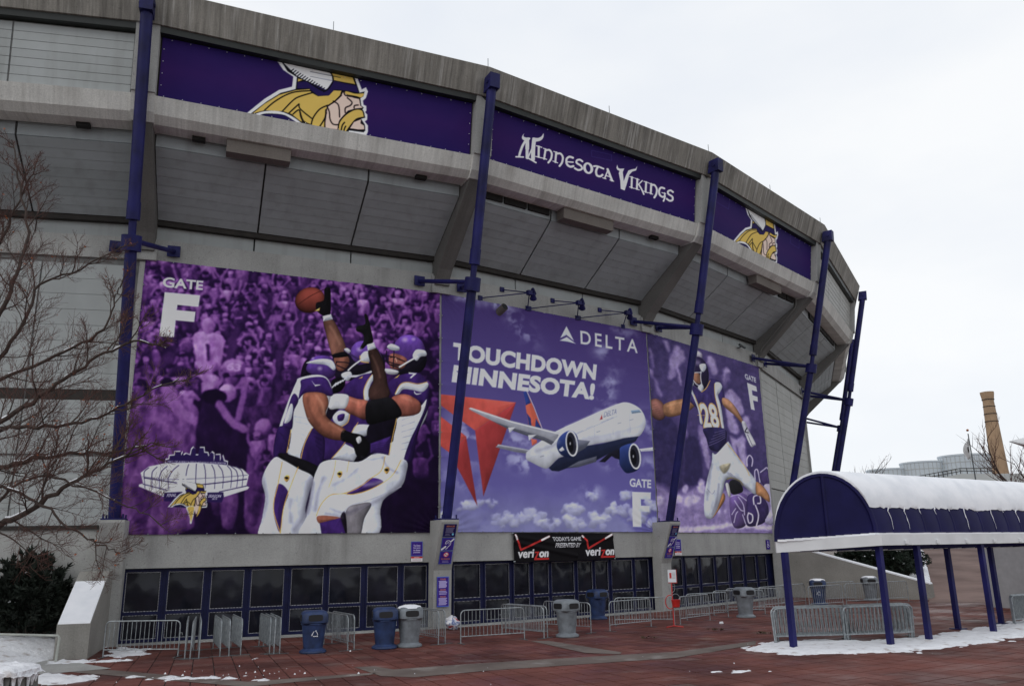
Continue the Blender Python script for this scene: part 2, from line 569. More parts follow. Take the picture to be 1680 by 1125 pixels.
# ramp that climbs behind the canopy, with its snowy verge
rp = MB()
NU, NV = 24, 16
for v in range(NV + 1):
    for u in range(NU + 1):
        t, s_ = u / NU, v / NV
        x = 23.2 + 17.2 * t + s_ * (30 + 12 * t)
        y = 47.5 + 36 * t + s_ * (-10 + 10 * t)
        z = 0.025 + 2.7 * (max(0, t * 36 / 28 - 0.03) ** 1.1) * 0.85 + 0.12 * math.sin(s_ * 3) * t
        rp.v.append((x, y, z))
for v in range(NV):
    for u in range(NU):
        a = v * (NU + 1) + u
        rp.f.append((a, a + NU + 1, a + NU + 2, a + 1))
tag(rp.build('ramp', 'ramp_ground', smooth=True, fix=True), kind='structure')
def mound(name, poly_c, rx, ry, h, mat, seed=0, rz=0.0, n=36, rough=0.35, z0=0.0, edge=0.22):
    """an irregular heap with a ragged outline"""
    m_ = MB()
    rings = 12
    m_.v.append((poly_c[0], poly_c[1], z0 + h * (1 + 0.3 * clump_noise(seed, 1))))
    for r_ in range(1, rings + 1):
        for k in range(n):
            a = 2 * math.pi * k / n
            q = r_ / rings
            e = 1 + edge * clump_noise(math.cos(a) * 1.7 + seed * 3.1, math.sin(a) * 1.7)
            x, y = rx * q * e * math.cos(a), ry * q * e * math.sin(a)
            X, Y = x * math.cos(rz) - y * math.sin(rz), x * math.sin(rz) + y * math.cos(rz)
            z = h * (1 - q ** 2.2) * (1 + rough * clump_noise(X * 1.3 + seed, Y * 1.3) + 0.5 * rough * clump_noise(X * 4 + seed, Y * 4))
            m_.v.append((poly_c[0] + X, poly_c[1] + Y, z0 + max(0.0, z) if r_ < rings else z0 - 0.01))
    for k in range(n):
        m_.f.append((0, 1 + k, 1 + (k + 1) % n))
    for r_ in range(rings - 1):
        for k in range(n):
            a, b_ = 1 + r_ * n + k, 1 + r_ * n + (k + 1) % n
            m_.f.append((a, a + n, b_ + n, b_))
    o = m_.build(name, mat, smooth=True, fix=True)
    return tag(o, kind='stuff')

# snow lying on the plaza
def snow_sheet(poly, seed, h=0.05, step=0.16, thr=0.0):
    """thin snow over a polygon, ragged and patchy at its edge"""
    xs = [p[0] for p in poly]; ys = [p[1] for p in poly]
    def inside(x, y):
        c = False
        for i in range(len(poly)):
            (x0, y0), (x1, y1) = poly[i], poly[i - 1]
            if (y0 > y) != (y1 > y) and x < (x1 - x0) * (y - y0) / (y1 - y0) + x0:
                c = not c
        return c
    def dist(x, y):
        d = 1e9
        for i in range(len(poly)):
            (x0, y0), (x1, y1) = poly[i], poly[i - 1]
            l2 = (x1 - x0) ** 2 + (y1 - y0) ** 2
            t = max(0, min(1, ((x - x0) * (x1 - x0) + (y - y0) * (y1 - y0)) / l2))
            d = min(d, math.hypot(x - x0 - t * (x1 - x0), y - y0 - t * (y1 - y0)))
        return d
    nx, ny = int((max(xs) - min(xs)) / step) + 4, int((max(ys) - min(ys)) / step) + 4
    ox, oy = min(xs) - step, min(ys) - step
    H = {}
    for i in range(nx):
        for j in range(ny):
            x, y = ox + i * step, oy + j * step
            d = dist(x, y) * (1 if inside(x, y) else -1)
            H[i, j] = min(d, 0.5) + 0.42 * clump_noise(x * 1.1 + seed, y * 1.1) + 0.38 * clump_noise(x * 3.5 + seed, y * 3.5) - thr
    m_ = MB()
    idx = {}
    def vid(i, j):
        if (i, j) not in idx:
            idx[i, j] = len(m_.v)
            hv = H[i, j]
            m_.v.append((ox + i * step, oy + j * step, 0.035 + (min(h, max(0, hv) * h * 2.2) if hv > 0 else -0.03)))
        return idx[i, j]
    for i in range(nx - 1):
        for j in range(ny - 1):
            if max(H[i, j], H[i + 1, j], H[i, j + 1], H[i + 1, j + 1]) > 0:
                m_.f.append((vid(i, j), vid(i + 1, j), vid(i + 1, j + 1), vid(i, j + 1)))
    return tag(m_.build('snow', 'snow_dirty', smooth=True), kind='stuff')

snow_sheet([(7.3, 27.99), (8.57, 29.24), (10.21, 29.9), (11.85, 29.3), (13.74, 29.9), (15.39, 30.9), (17.37, 32.5), (22, 36.5), (24, 36), (22, 33.0), (17.87, 30.0), (15.11, 28.1), (13.34, 27.0), (11.84, 26.35), (10.3, 26.2), (8.95, 26.1), (8.0, 26.4)], 3, 0.06, 0.13)
snow_sheet([(-11.8, 24.1), (-9.17, 23.7), (-7.5, 23.7), (-6.3, 22.6), (-8.3, 22.9), (-10.5, 23.2)], 11, 0.05, 0.1, 0.28)
snow_sheet([(-14.9, 27.9), (-13.9, 27.6), (-12.4, 27.6), (-12.9, 27.2), (-14.2, 26.9), (-14.9, 27.0)], 15, 0.07, 0.09, 0.05)
snow_sheet([(-14.2, 29.2), (-13.2, 28.4), (-12.4, 29.2), (-13.6, 30.9), (-14.6, 31.4)], 17, 0.04, 0.1, 0.12)
snow_sheet([(4.6, 22.9), (6.6, 23.4), (7.0, 23.0), (5.2, 22.4)], 21, 0.03, 0.1, 0.3)
snow_sheet([(-13.2, 24.4), (-12.0, 24.2), (-11.4, 23.4), (-12.0, 22.6), (-13.6, 23.2)], 25, 0.10, 0.1, 0.1)
snow_sheet([(-8.8, 27.5), (-7.7, 27.7), (-7.5, 27.1), (-8.6, 26.9)], 27, 0.02, 0.1, 0.42)
# crumbs of ice scattered on the paving
ci = MB()
for _ in range(46):
    x, y = rng.uniform(-11, 12), rng.uniform(20.5, 30)
    if rng.random() < 0.75:
        x = rng.uniform(-10, -4); y = 24.2 + rng.gauss(0, 0.7)
    r_ = rng.choice((0.012, 0.015, 0.02, 0.035)) * rng.uniform(0.7, 1.4)
    ci.add([(x + r_, y, 0.02), (x - r_ * .5, y + r_ * .9, 0.02), (x - r_ * .5, y - r_ * .9, 0.02), (x + r_ * .2, y + r_ * .3, 0.03 + r_ * 0.9)], [(0, 1, 3), (1, 2, 3), (2, 0, 3)])
tag(ci.build('ice_crumbs', 'snow'), kind='stuff')
# snow bank left of the wing wall
def bank(name, x0, x1, y0, y1, hf, mat, n=44):
    m_ = MB()
    for j in range(n + 1):
        for i in range(n + 1):
            x, y = x0 + (x1 - x0) * i / n, y0 + (y1 - y0) * j / n
            e = min(i, n - i, j, n - j) / 5.0
            h = hf(x, y) * min(1, e) + (0.10 * clump_noise(x * 1.3, y * 1.3, 5) + 0.06 * clump_noise(x * 5, y * 5, 2)) * min(1, e)
            m_.v.append((x, y, max(0.0, h) + 0.03 if e > 0 else -0.05))
    for j in range(n):
        for i in range(n):
            a = j * (n + 1) + i
            m_.f.append((a, a + 1, a + n + 2, a + n + 1))
    return tag(m_.build(name, mat, smooth=True), kind='stuff')
bank('snow_bank', -34, -15.05, 26.0, 36, lambda x, y: 0.16 + 0.085 * (y - 26.0) + 0.02 * (-15 - x), 'snow_dirty')
# ------------------------------------------------------------------ the stadium
stadium = empty('stadium', (*colp(1), 0))
_inv = Matrix.Translation(-Vector((*colp(1), 0)))
tag(stadium, 'grey concrete domed stadium with faceted walls, overhanging upper ring and blue doors', 'stadium')
def spart(mb, name, mat, parent=None, smooth=False):
    """part of the stadium: built in world space, moved under its empty"""
    o = mb.build(name, mat, None, smooth, fix=True)
    o.data.transform(_inv)
    o.parent = stadium if parent is None else parent
    return o
BANNER_BAYS = (0, 1, 2)
BAYS = range(-1, 6)

def quad_slab(mb, a, b_, c, d, th):
    """slab with outer face a-b-c-d, thickness th inwards (along -normal)"""
    a, b_, c, d = map(Vector, (a, b_, c, d))
    n = (b_ - a).cross(d - a).normalized() * th
    mb.hexa([a - n, b_ - n, c - n, d - n], [a, b_, c, d])

def planks(k, t0, t1, p0, p1, n, mat, parent, th=0.05, gap=0.009, joined=None, lap=0.012):
    """n lapped siding boards on the slope from (o, z)=p0 up to p1"""
    L = math.hypot(p1[0] - p0[0], p1[1] - p0[1])
    no, nzv = (p1[1] - p0[1]) / L, -(p1[0] - p0[0]) / L
    for i in range(n):
        f0, f1 = i / n + gap / L / 2, (i + 1) / n - gap / L / 2
        q0 = (p0[0] + (p1[0] - p0[0]) * f0 + no * lap, p0[1] + (p1[1] - p0[1]) * f0 + nzv * lap)
        q1 = (p0[0] + (p1[0] - p0[0]) * f1, p0[1] + (p1[1] - p0[1]) * f1)
        mb = joined if joined is not None else MB()
        quad_slab(mb, bp(k, t0, *q0), bp(k, t1, *q0), bp(k, t1, *q1), bp(k, t0, *q1), th)
        if joined is None:
            spart(mb, 'siding_board', mat, parent)

for k in BAYS:
    near = k <= 3
    # --- ground storey
    if k in BANNER_BAYS:
        spart(bay_slab(MB(), k, 0.0, 1.0, [(0, 2.8), (0, 4.12), (-0.6, 4.12), (-0.6, 2.8)]), 'lintel', 'concrete')
        spart(bay_slab(MB(), k, 0.0, 1.0, [(0.45, 0.0), (0.45, 0.045), (-0.6, 0.045), (-0.6, 0.0)]), 'threshold', 'concrete')
        spart(bay_slab(MB(), k, 0.0, 1.0, [(-0.62, 0.05), (-0.62, 2.8), (-0.8, 2.8), (-0.8, 0.05)]), 'lobby_wall', 'gap_dark')
        spart(bay_slab(MB(), k, 0.0, 1.0, [(-0.02, 4.12), (-0.02, 15.38), (-0.6, 15.38), (-0.6, 4.12)]), 'wall', 'concrete')
    elif k == -1:
        spart(bay_slab(MB(), k, 0.0, 1.0, [(0, -0.1), (0, 4.3), (-0.6, 4.3), (-0.6, -0.1)]), 'wall', 'concrete')
        spart(bay_slab(MB(), k, 0.0, 0.985, [(0.1, 4.3), (0.1, 4.42), (-0.6, 4.42), (-0.6, 4.3)]), 'ledge', 'dark_trim')
        bk = spart(bay_slab(MB(), k, 0.0, 1.0, [(-0.07, 4.42), (-0.07, 15.38), (-0.6, 15.38), (-0.6, 4.42)]), 'wall_panel', 'siding_gap')
        for (t0, t1) in ((0.36, 0.70), (0.705, 0.975)):
            spart(bay_slab(MB(), k, t0, t1, [(-0.03, 9.36), (-0.03, 9.77), (-0.069, 9.77), (-0.069, 9.36)]), 'louvre_band', 'dark_trim', bk)
            planks(k, t0, t1, (-0.02, 4.45), (-0.02, 7.1), 4, 'siding', bk)
            planks(k, t0, t1, (-0.02, 7.2), (-0.02, 9.35), 3, 'siding', bk)
            planks(k, t0, t1, (-0.02, 9.78), (-0.02, 15.1), 8, 'siding', bk)
    else:
        spart(bay_slab(MB(), k, 0.0, 1.0, [(0, -0.1), (0, 7.0), (-0.6, 7.0), (-0.6, -0.1)]), 'wall', 'concrete')
        bk = spart(bay_slab(MB(), k, 0.0, 1.0, [(-0.08, 7.05), (-0.08, 15.38), (-0.6, 15.38), (-0.6, 7.05)]), 'wall_panel', 'siding_far' if not near else 'siding_gap')
        if near:
            for (t0, t1) in ((0.02, 0.335), (0.343, 0.66), (0.668, 0.98)):
                planks(k, t0, t1, (-0.02, 7.08), (-0.02, 15.2), 14, 'siding_far', bk)
    # --- beam, strip panels, dark recess
    spart(bay_slab(MB(), k, 0.0, 1.0, [(0.06, 15.38), (0.06, 16.35), (-0.6, 16.35), (-0.6, 15.38)]), 'beam', 'concrete')
    for (t0, t1) in ((0.0, 0.331), (0.336, 0.664), (0.669, 1.0)):
        spart(bay_slab(MB(), k, t0, t1, [(-0.12, 16.35), (-0.12, 17.3), (-0.3, 17.3), (-0.3, 16.35)]), 'strip_panel', 'siding')
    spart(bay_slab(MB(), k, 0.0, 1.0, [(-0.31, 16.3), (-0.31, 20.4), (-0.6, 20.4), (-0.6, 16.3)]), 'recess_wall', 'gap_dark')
    spart(bay_slab(MB(), k, 0.0, 1.0, [(0.16, 16.97), (0.16, 17.22), (-0.1, 17.5), (-0.1, 16.97)]), 'recess_trim', 'dark_trim')
    # --- sloping soffit, three panels of lapped boards
    PA, PB, PC = (0.2, 17.2), (3.05, 19.16), (3.16, 20.1)
    for (t0, t1) in ((0.03, 0.338), (0.344, 0.657), (0.663, 0.97)):
        bk = spart(bay_slab(MB(), k, t0 - 0.002, t1 + 0.002, [(0.1, 17.30), (2.97, 19.26), (3.06, 20.1), (2.7, 20.1), (0.0, 17.6)]), 'soffit_panel', 'siding_gap')
        if near:
            planks(k, t0, t1, PA, PB, 8, 'siding_soffit', bk)
            planks(k, t0, t1, (PB[0] + 0.01, PB[1] + 0.02), PC, 2, 'siding_soffit', bk)
        else:
            jm = MB()
            planks(k, t0, t1, PA, PB, 8, 'siding_soffit', bk, joined=jm)
            planks(k, t0, t1, (PB[0] + 0.01, PB[1] + 0.02), PC, 2, 'siding_soffit', bk, joined=jm)
            tag(spart(jm, 'siding_boards', 'siding_soffit', bk), kind='stuff')
    # --- sill band and upper ring
    spart(bay_slab(MB(), k, 0.03, 0.97, [(4.54, 20.59), (4.30, 19.93), (3.98, 19.66), (3.25, 19.66), (3.25, 20.59)]), 'sill', 'concrete_sill')
    spart(bay_slab(MB(), k, 0.03, 0.97, [(4.30, 20.59), (4.62, 23.3), (4.1, 23.3), (3.8, 20.59)]), 'upper_wall', 'dark_trim')
    if k not in BANNER_BAYS:
        bk = spart(bay_slab(MB(), k, 0.032, 0.968, [(4.36, 20.60), (4.66, 23.1), (4.55, 23.1), (4.25, 20.60)]), 'upper_panel', 'siding_gap')
        for (t0, t1) in ((0.036, 0.34), (0.345, 0.655), (0.66, 0.964)):
            if near:
                planks(k, t0, t1, (4.40, 20.62), (4.69, 23.05), 7, 'siding' if k < 0 else 'siding_far', bk)
            else:
                jm = MB()
                planks(k, t0, t1, (4.40, 20.62), (4.69, 23.05), 7, 'siding_far', bk, joined=jm)
                tag(spart(jm, 'siding_boards', 'siding_far', bk), kind='stuff')
    spart(bay_slab(MB(), k, 0.0, 1.0, [(4.98, 23.12), (5.04, 23.36), (4.2, 23.36), (4.2, 23.12)]), 'fascia_shadow_trim', 'shadow_trim')  # trim coloured almost black as the shadow gap below the fascia
    spart(bay_slab(MB(), k, 0.0, 1.0, [(5.13, 23.36), (5.56, 24.60), (5.48, 24.67), (4.5, 24.67), (4.3, 23.36)]), 'fascia', 'concrete_fascia')

# --- column-line pieces
def colslab(mb, k, prof, w):
    """extrude an (o, z) profile across the column line, width w"""
    n = nrm(k)
    t = Vector((-n[1], n[0], 0))          # along the facade
    poly = [Vector((*colp(k, o), z)) - t * w / 2 for o, z in prof]
    return mb.prism(poly, t * w)
for k in range(0, 6):
    spart(colslab(MB(), k, [(4.70, 20.62), (5.02, 23.36), (4.2, 23.36), (3.9, 20.62)], 0.86), 'mullion', 'concrete')
    spart(colslab(MB(), k, [(4.62, 20.62), (4.40, 19.93), (4.15, 19.62), (3.2, 19.62), (3.2, 20.62)], 0.84), 'corbel', 'concrete_sill')
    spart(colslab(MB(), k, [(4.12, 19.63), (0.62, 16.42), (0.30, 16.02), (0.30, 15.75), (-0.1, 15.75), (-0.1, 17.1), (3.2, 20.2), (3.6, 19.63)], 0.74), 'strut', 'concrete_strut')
    spart(colslab(MB(), k, [(0.16, 15.36), (0.16, 16.20), (-0.2, 16.20), (-0.2, 15.36)], 0.95), 'bearing_block', 'concrete')
    if k <= 3:
        pr = colslab(MB(), k, [(-0.1, 0.0), (0.42, 0.0), (0.46, 2.45), (1.26, 4.50), (1.26, 4.60), (-0.1, 4.60)], 0.86)
        spart(pr, 'pedestal', 'concrete')
        spart(colslab(MB(), k, [(0.03, 4.6), (0.03, 15.3), (-0.3, 15.3), (-0.3, 4.6)], 0.34), 'pilaster', 'concrete')
    else:
        spart(colslab(MB(), k, [(0.1, 0.0), (0.1, 15.3), (-0.3, 15.3), (-0.3, 0.0)], 0.6), 'pilaster', 'concrete')

# --- doors: blue frames, dark bowed panes behind wire mesh
DOORS = {0: [(0.036, 0.1303), (0.1522, 0.2519), (0.2746, 0.3709), (0.3927, 0.4926), (0.5151, 0.6168), (0.6363, 0.7397), (0.7619, 0.8649), (0.8859, 0.9661)],
         1: [(0.068, 0.171), (0.1931, 0.2913), (0.3119, 0.3774), (0.3961, 0.4638), (0.4775, 0.5816), (0.5989, 0.669), (0.6839, 0.7472), (0.7655, 0.8718), (0.8874, 0.960)],
         2: [(0.0787, 0.1886), (0.2163, 0.3157), (0.3399, 0.4445), (0.4649, 0.5642), (0.5964, 0.6953), (0.7235, 0.8215), (0.8451, 0.9253)]}
DO = -0.30
for k, ds in DOORS.items():
    L = bay_len(k, DO)
    for i, (t0, t1) in enumerate(ds):
        e = 0.075 / L
        a0, a1 = t0 - e, t1 + e
        def rect(mb, u0, u1, z0, z1, o0, o1):
            bay_slab(mb, k, u0, u1, [(o0, z0), (o0, z1), (o1, z1), (o1, z0)])
        fr = MB()
        rect(fr, a0, t0, 0.05, 2.78, DO + 0.05, DO - 0.06)
        rect(fr, t1, a1, 0.05, 2.78, DO + 0.05, DO - 0.06)
        rect(fr, t0, t1, 2.66, 2.78, DO + 0.05, DO - 0.06)
        rect(fr, t0, t1, 1.06, 1.18, DO + 0.05, DO - 0.06)
        rect(fr, t0, t1, 0.05, 0.17, DO + 0.05, DO - 0.06)
        d = spart(fr, 'door', 'navy_frame')
        for (z0, z1) in ((1.18, 2.66), (0.17, 1.06)):
            # bowed pane
            pm = MB()
            nu, nv = 8, 8
            bx_ = rng.uniform(-1, 1)
            for v in range(nv + 1):
                for u in range(nu + 1):
                    fu, fv = u / nu, v / nv
                    bow = 0.03 * math.sin(math.pi * fu) * math.sin(math.pi * fv) + 0.025 * clump_noise(fu * 2.2 + i * 3.7 + k * 11, fv * 2.5 + z0) * math.sin(math.pi * fu)
                    pm.v.append(bp(k, t0 + (t1 - t0) * fu, DO - 0.02 + bow * 0.6, z0 + (z1 - z0) * fv))
            for v in range(nv):
                for u in range(nu):
                    a = v * (nu + 1) + u
                    pm.f.append((a, a + 1, a + nu + 2, a + nu + 1))
            po = pm.build('pane', 'door_pane', None, True)
            po.data.transform(_inv)
            po.parent = d
            em = MB()
            ew = 0.022 / L
            rect(em, t0, t1, z1 - 0.024, z1, DO + 0.034, DO + 0.026)
            rect(em, t0, t1, z0, z0 + 0.024, DO + 0.034, DO + 0.026)
            rect(em, t0, t0 + ew, z0 + 0.025, z1 - 0.025, DO + 0.034, DO + 0.026)
            rect(em, t1 - ew, t1, z0 + 0.025, z1 - 0.025, DO + 0.034, DO + 0.026)
            spart(em, 'mesh_edge', 'mesh_edge', d)
    # posts between the doors
    ends = [0.0] + [x for d_ in ds for x in (d_[0] - 0.075 / L, d_[1] + 0.075 / L)] + [1.0]
    for a, b_ in zip(ends[::2], ends[1::2]):
        if b_ - a > 0.002:
            w_ = min(b_ - a, 0.16 / L) if 0 < a and b_ < 1 else b_ - a
            m_ = (a + b_) / 2
            spart(bay_slab(MB(), k, m_ - w_ / 2, m_ + w_ / 2, [(DO + 0.01, 0.05), (DO + 0.01, 2.79), (DO - 0.1, 2.79), (DO - 0.1, 0.05)]), 'door_post', 'navy_frame')

# --- small things fixed under the overhang
for k, t0, t1 in ((0, 0.225, 0.408), (1, 0.36, 0.585), (2, 0.50, 0.73)):
    spart(bay_slab(MB(), k, t0, t1, [(3.86, 19.655), (3.80, 19.12), (3.25, 19.12), (3.25, 19.655)]), 'downstand_box', 'concrete_brown')
for k, t in ((-1, 0.84), (0, 0.147), (0, 0.825), (1, 0.81)):
    spart(bay_slab(MB(), k, t - 0.018, t + 0.018, [(3.60, 19.655), (3.60, 19.50), (3.35, 19.50), (3.35, 19.655)]), 'fixture', 'gap_dark')
for i in range(3):
    t0 = 0.045 + i * 0.098
    spart(bay_slab(MB(), 1, t0, t0 + 0.088, [(3.22, 19.36), (3.26, 19.92), (3.14, 19.92), (3.10, 19.36)]), 'vent_opening', 'gap_dark')
for t0 in (0.80, 0.88):
    spart(bay_slab(MB(), 2, t0, t0 + 0.07, [(3.22, 19.30), (3.26, 19.95), (3.14, 19.95), (3.10, 19.30)]), 'vent_opening', 'gap_dark')
for t0 in (0.25, 0.36, 0.47, 0.58, 0.69, 0.80):
    spart(bay_slab(MB(), 3, t0, t0 + 0.10, [(3.22, 19.30), (3.26, 19.95), (3.14, 19.95), (3.10, 19.30)]), 'vent_opening', 'gap_dark')
# conduit running up the strut
t3 = Vector((-nrm(3)[1], nrm(3)[0], 0))
pp = [Vector((*colp(3, o), z)) - t3 * 0.48 for o, z in ((0.4, 16.3), (0.55, 16.6), (3.1, 19.0), (3.2, 19.3), (3.2, 19.8))]
spart(MB().tube(pp, 0.06, 8), 'conduit', 'concrete_strut')
# lightning rods on the parapet
for k in range(0, 4):
    for t in (0.0, 0.5):
        if k == 0 and t == 0.0:
            continue
        q = bp(k, t + 0.0005, 5.3, 24.66)
        spart(MB().tube([q, (q[0], q[1], q[2] + 0.55)], 0.016, 5), 'lightning_rod', 'steel_dark')
# fabric roof rising behind the parapet
rf = MB()
angs = [R(a) for a in range(0, 115, 6)]
for (rho, z) in ((70.2, 24.4), (55, 30), (35, 36), (15, 39)):
    for a in angs:
        rf.v.append((*polar(rho, a), z))
na_ = len(angs)
for j in range(3):
    for i in range(na_ - 1):
        a = j * na_ + i
        rf.f.append((a, a + 1, a + na_ + 1, a + na_))
spart(rf, 'roof', 'white_paint', smooth=True)

# --- sloping wing walls with snow on their tops (walls of their own, beside the doors)
def wing_wall(k, lat, w, prof, label, snow_prof):
    n = nrm(k)
    t = Vector((-n[1], n[0], 0))
    root = empty('wing_wall', (*colp(k), 0))
    inv = Matrix.Translation(-Vector((*colp(k), 0)))
    tag(root, label, 'wall')
    def ext(name, mat, pf, w0, w1):
        poly = [Vector((*colp(k, o), z)) + t * w0 for o, z in pf]
        o_ = MB().prism(poly, t * (w1 - w0)).build(name, mat, None, fix=True)
        o_.data.transform(inv)
        o_.parent = root
        return o_
    ext('wall', 'concrete_wing', prof, lat - w / 2, lat + w / 2)
    s = ext('snow', 'snow', snow_prof, lat - w / 2 + 0.02, lat + w / 2 - 0.02)
    return root
wing_wall(0, -0.40, 1.0, [(0.0, 0.0), (4.1, 0.0), (4.1, 1.12), (1.28, 2.75), (0.0, 2.75)], 'sloping concrete wing wall with snow on top beside the dark evergreen shrub',
          [(4.08, 1.125), (4.05, 1.18), (3.2, 1.69), (1.9, 2.43), (1.88, 2.40)])
wing_wall(3, 0.50, 0.9, [(0.0, 0.0), (9.0, 0.0), (9.0, 0.9), (1.0, 3.2), (0.0, 3.2)], 'long sloping concrete wing wall with a snowy edge behind the steel barriers',
          [(8.98, 0.91), (8.95, 0.99), (1.2, 3.22), (1.1, 3.18)])
# ------------------------------------------------------------------ printing: a small painter that fills the colour of banner meshes
_glyph = {}
def glyph_segments(txt, bold=0.0, shear=0.0, space=1.0):
    """outline segments of a line of text, scaled to the unit box (x right, y down)"""
    key = (txt, bold, shear, space)
    if key in _glyph:
        return _glyph[key]
    cu = bpy.data.curves.new('lettering', 'FONT')
    cu.body = txt
    cu.offset = bold
    cu.shear = shear
    cu.space_character = space
    cu.resolution_u = 4
    ob = bpy.data.objects.new('lettering', cu)
    COL.objects.link(ob)
    dg = bpy.context.evaluated_depsgraph_get()
    me = bpy.data.meshes.new_from_object(ob.evaluated_get(dg))
    bm = bmesh.new()
    bm.from_mesh(me)
    bmesh.ops.remove_doubles(bm, verts=bm.verts, dist=1e-5)
    seg = [[tuple(v.co.xy) for v in e.verts] for e in bm.edges if len(e.link_faces) == 1]
    bm.free()
    bpy.data.objects.remove(ob)
    bpy.data.curves.remove(cu)
    bpy.data.meshes.remove(me)
    s = np.array(seg, dtype=np.float64)
    lo, hi = s.reshape(-1, 2).min(0), s.reshape(-1, 2).max(0)
    s = (s - lo) / (hi - lo)
    s[..., 1] = 1 - s[..., 1]
    _glyph[key] = s
    return s

def homography(src, dst):
    A, y = [], []
    for (x, y_), (u, v) in zip(src, dst):
        A.append([x, y_, 1, 0, 0, 0, -u * x, -u * y_]); y.append(u)
        A.append([0, 0, 0, x, y_, 1, -v * x, -v * y_]); y.append(v)
    h = np.linalg.solve(np.array(A, float), np.array(y, float))
    return np.append(h, 1).reshape(3, 3)
def happly(Hm, p):
    p = np.asarray(p, float)
    q = np.concatenate([p, np.ones(p.shape[:-1] + (1,))], -1) @ Hm.T
    return q[..., :2] / q[..., 2:]

def catmull(pts, n=5, closed=True):
    P = [np.array(p, float) for p in pts]
    out = []
    N = len(P)
    rng_ = range(N) if closed else range(N - 1)
    for i in rng_:
        if closed:
            p0, p1, p2, p3 = P[i - 1], P[i], P[(i + 1) % N], P[(i + 2) % N]
        else:
            p0, p1, p2, p3 = P[max(i - 1, 0)], P[i], P[i + 1], P[min(i + 2, N - 1)]
        for k in range(n):
            t = k / n
            out.append(0.5 * (2 * p1 + (p2 - p0) * t + (2 * p0 - 5 * p1 + 4 * p2 - p3) * t * t + (3 * p1 - p0 - 3 * p2 + p3) * t ** 3))
    if not closed:
        out.append(P[-1])
    return [tuple(p) for p in out]

class Zoom:
    """drawing coordinates: origin and scale of a design grid"""
    def __init__(s, ox, oy, sc):
        s.o, s.sc = (ox, oy), sc
    def __call__(s, *p):
        return [(s.o[0] + x / s.sc, s.o[1] + y / s.sc) for x, y in p]

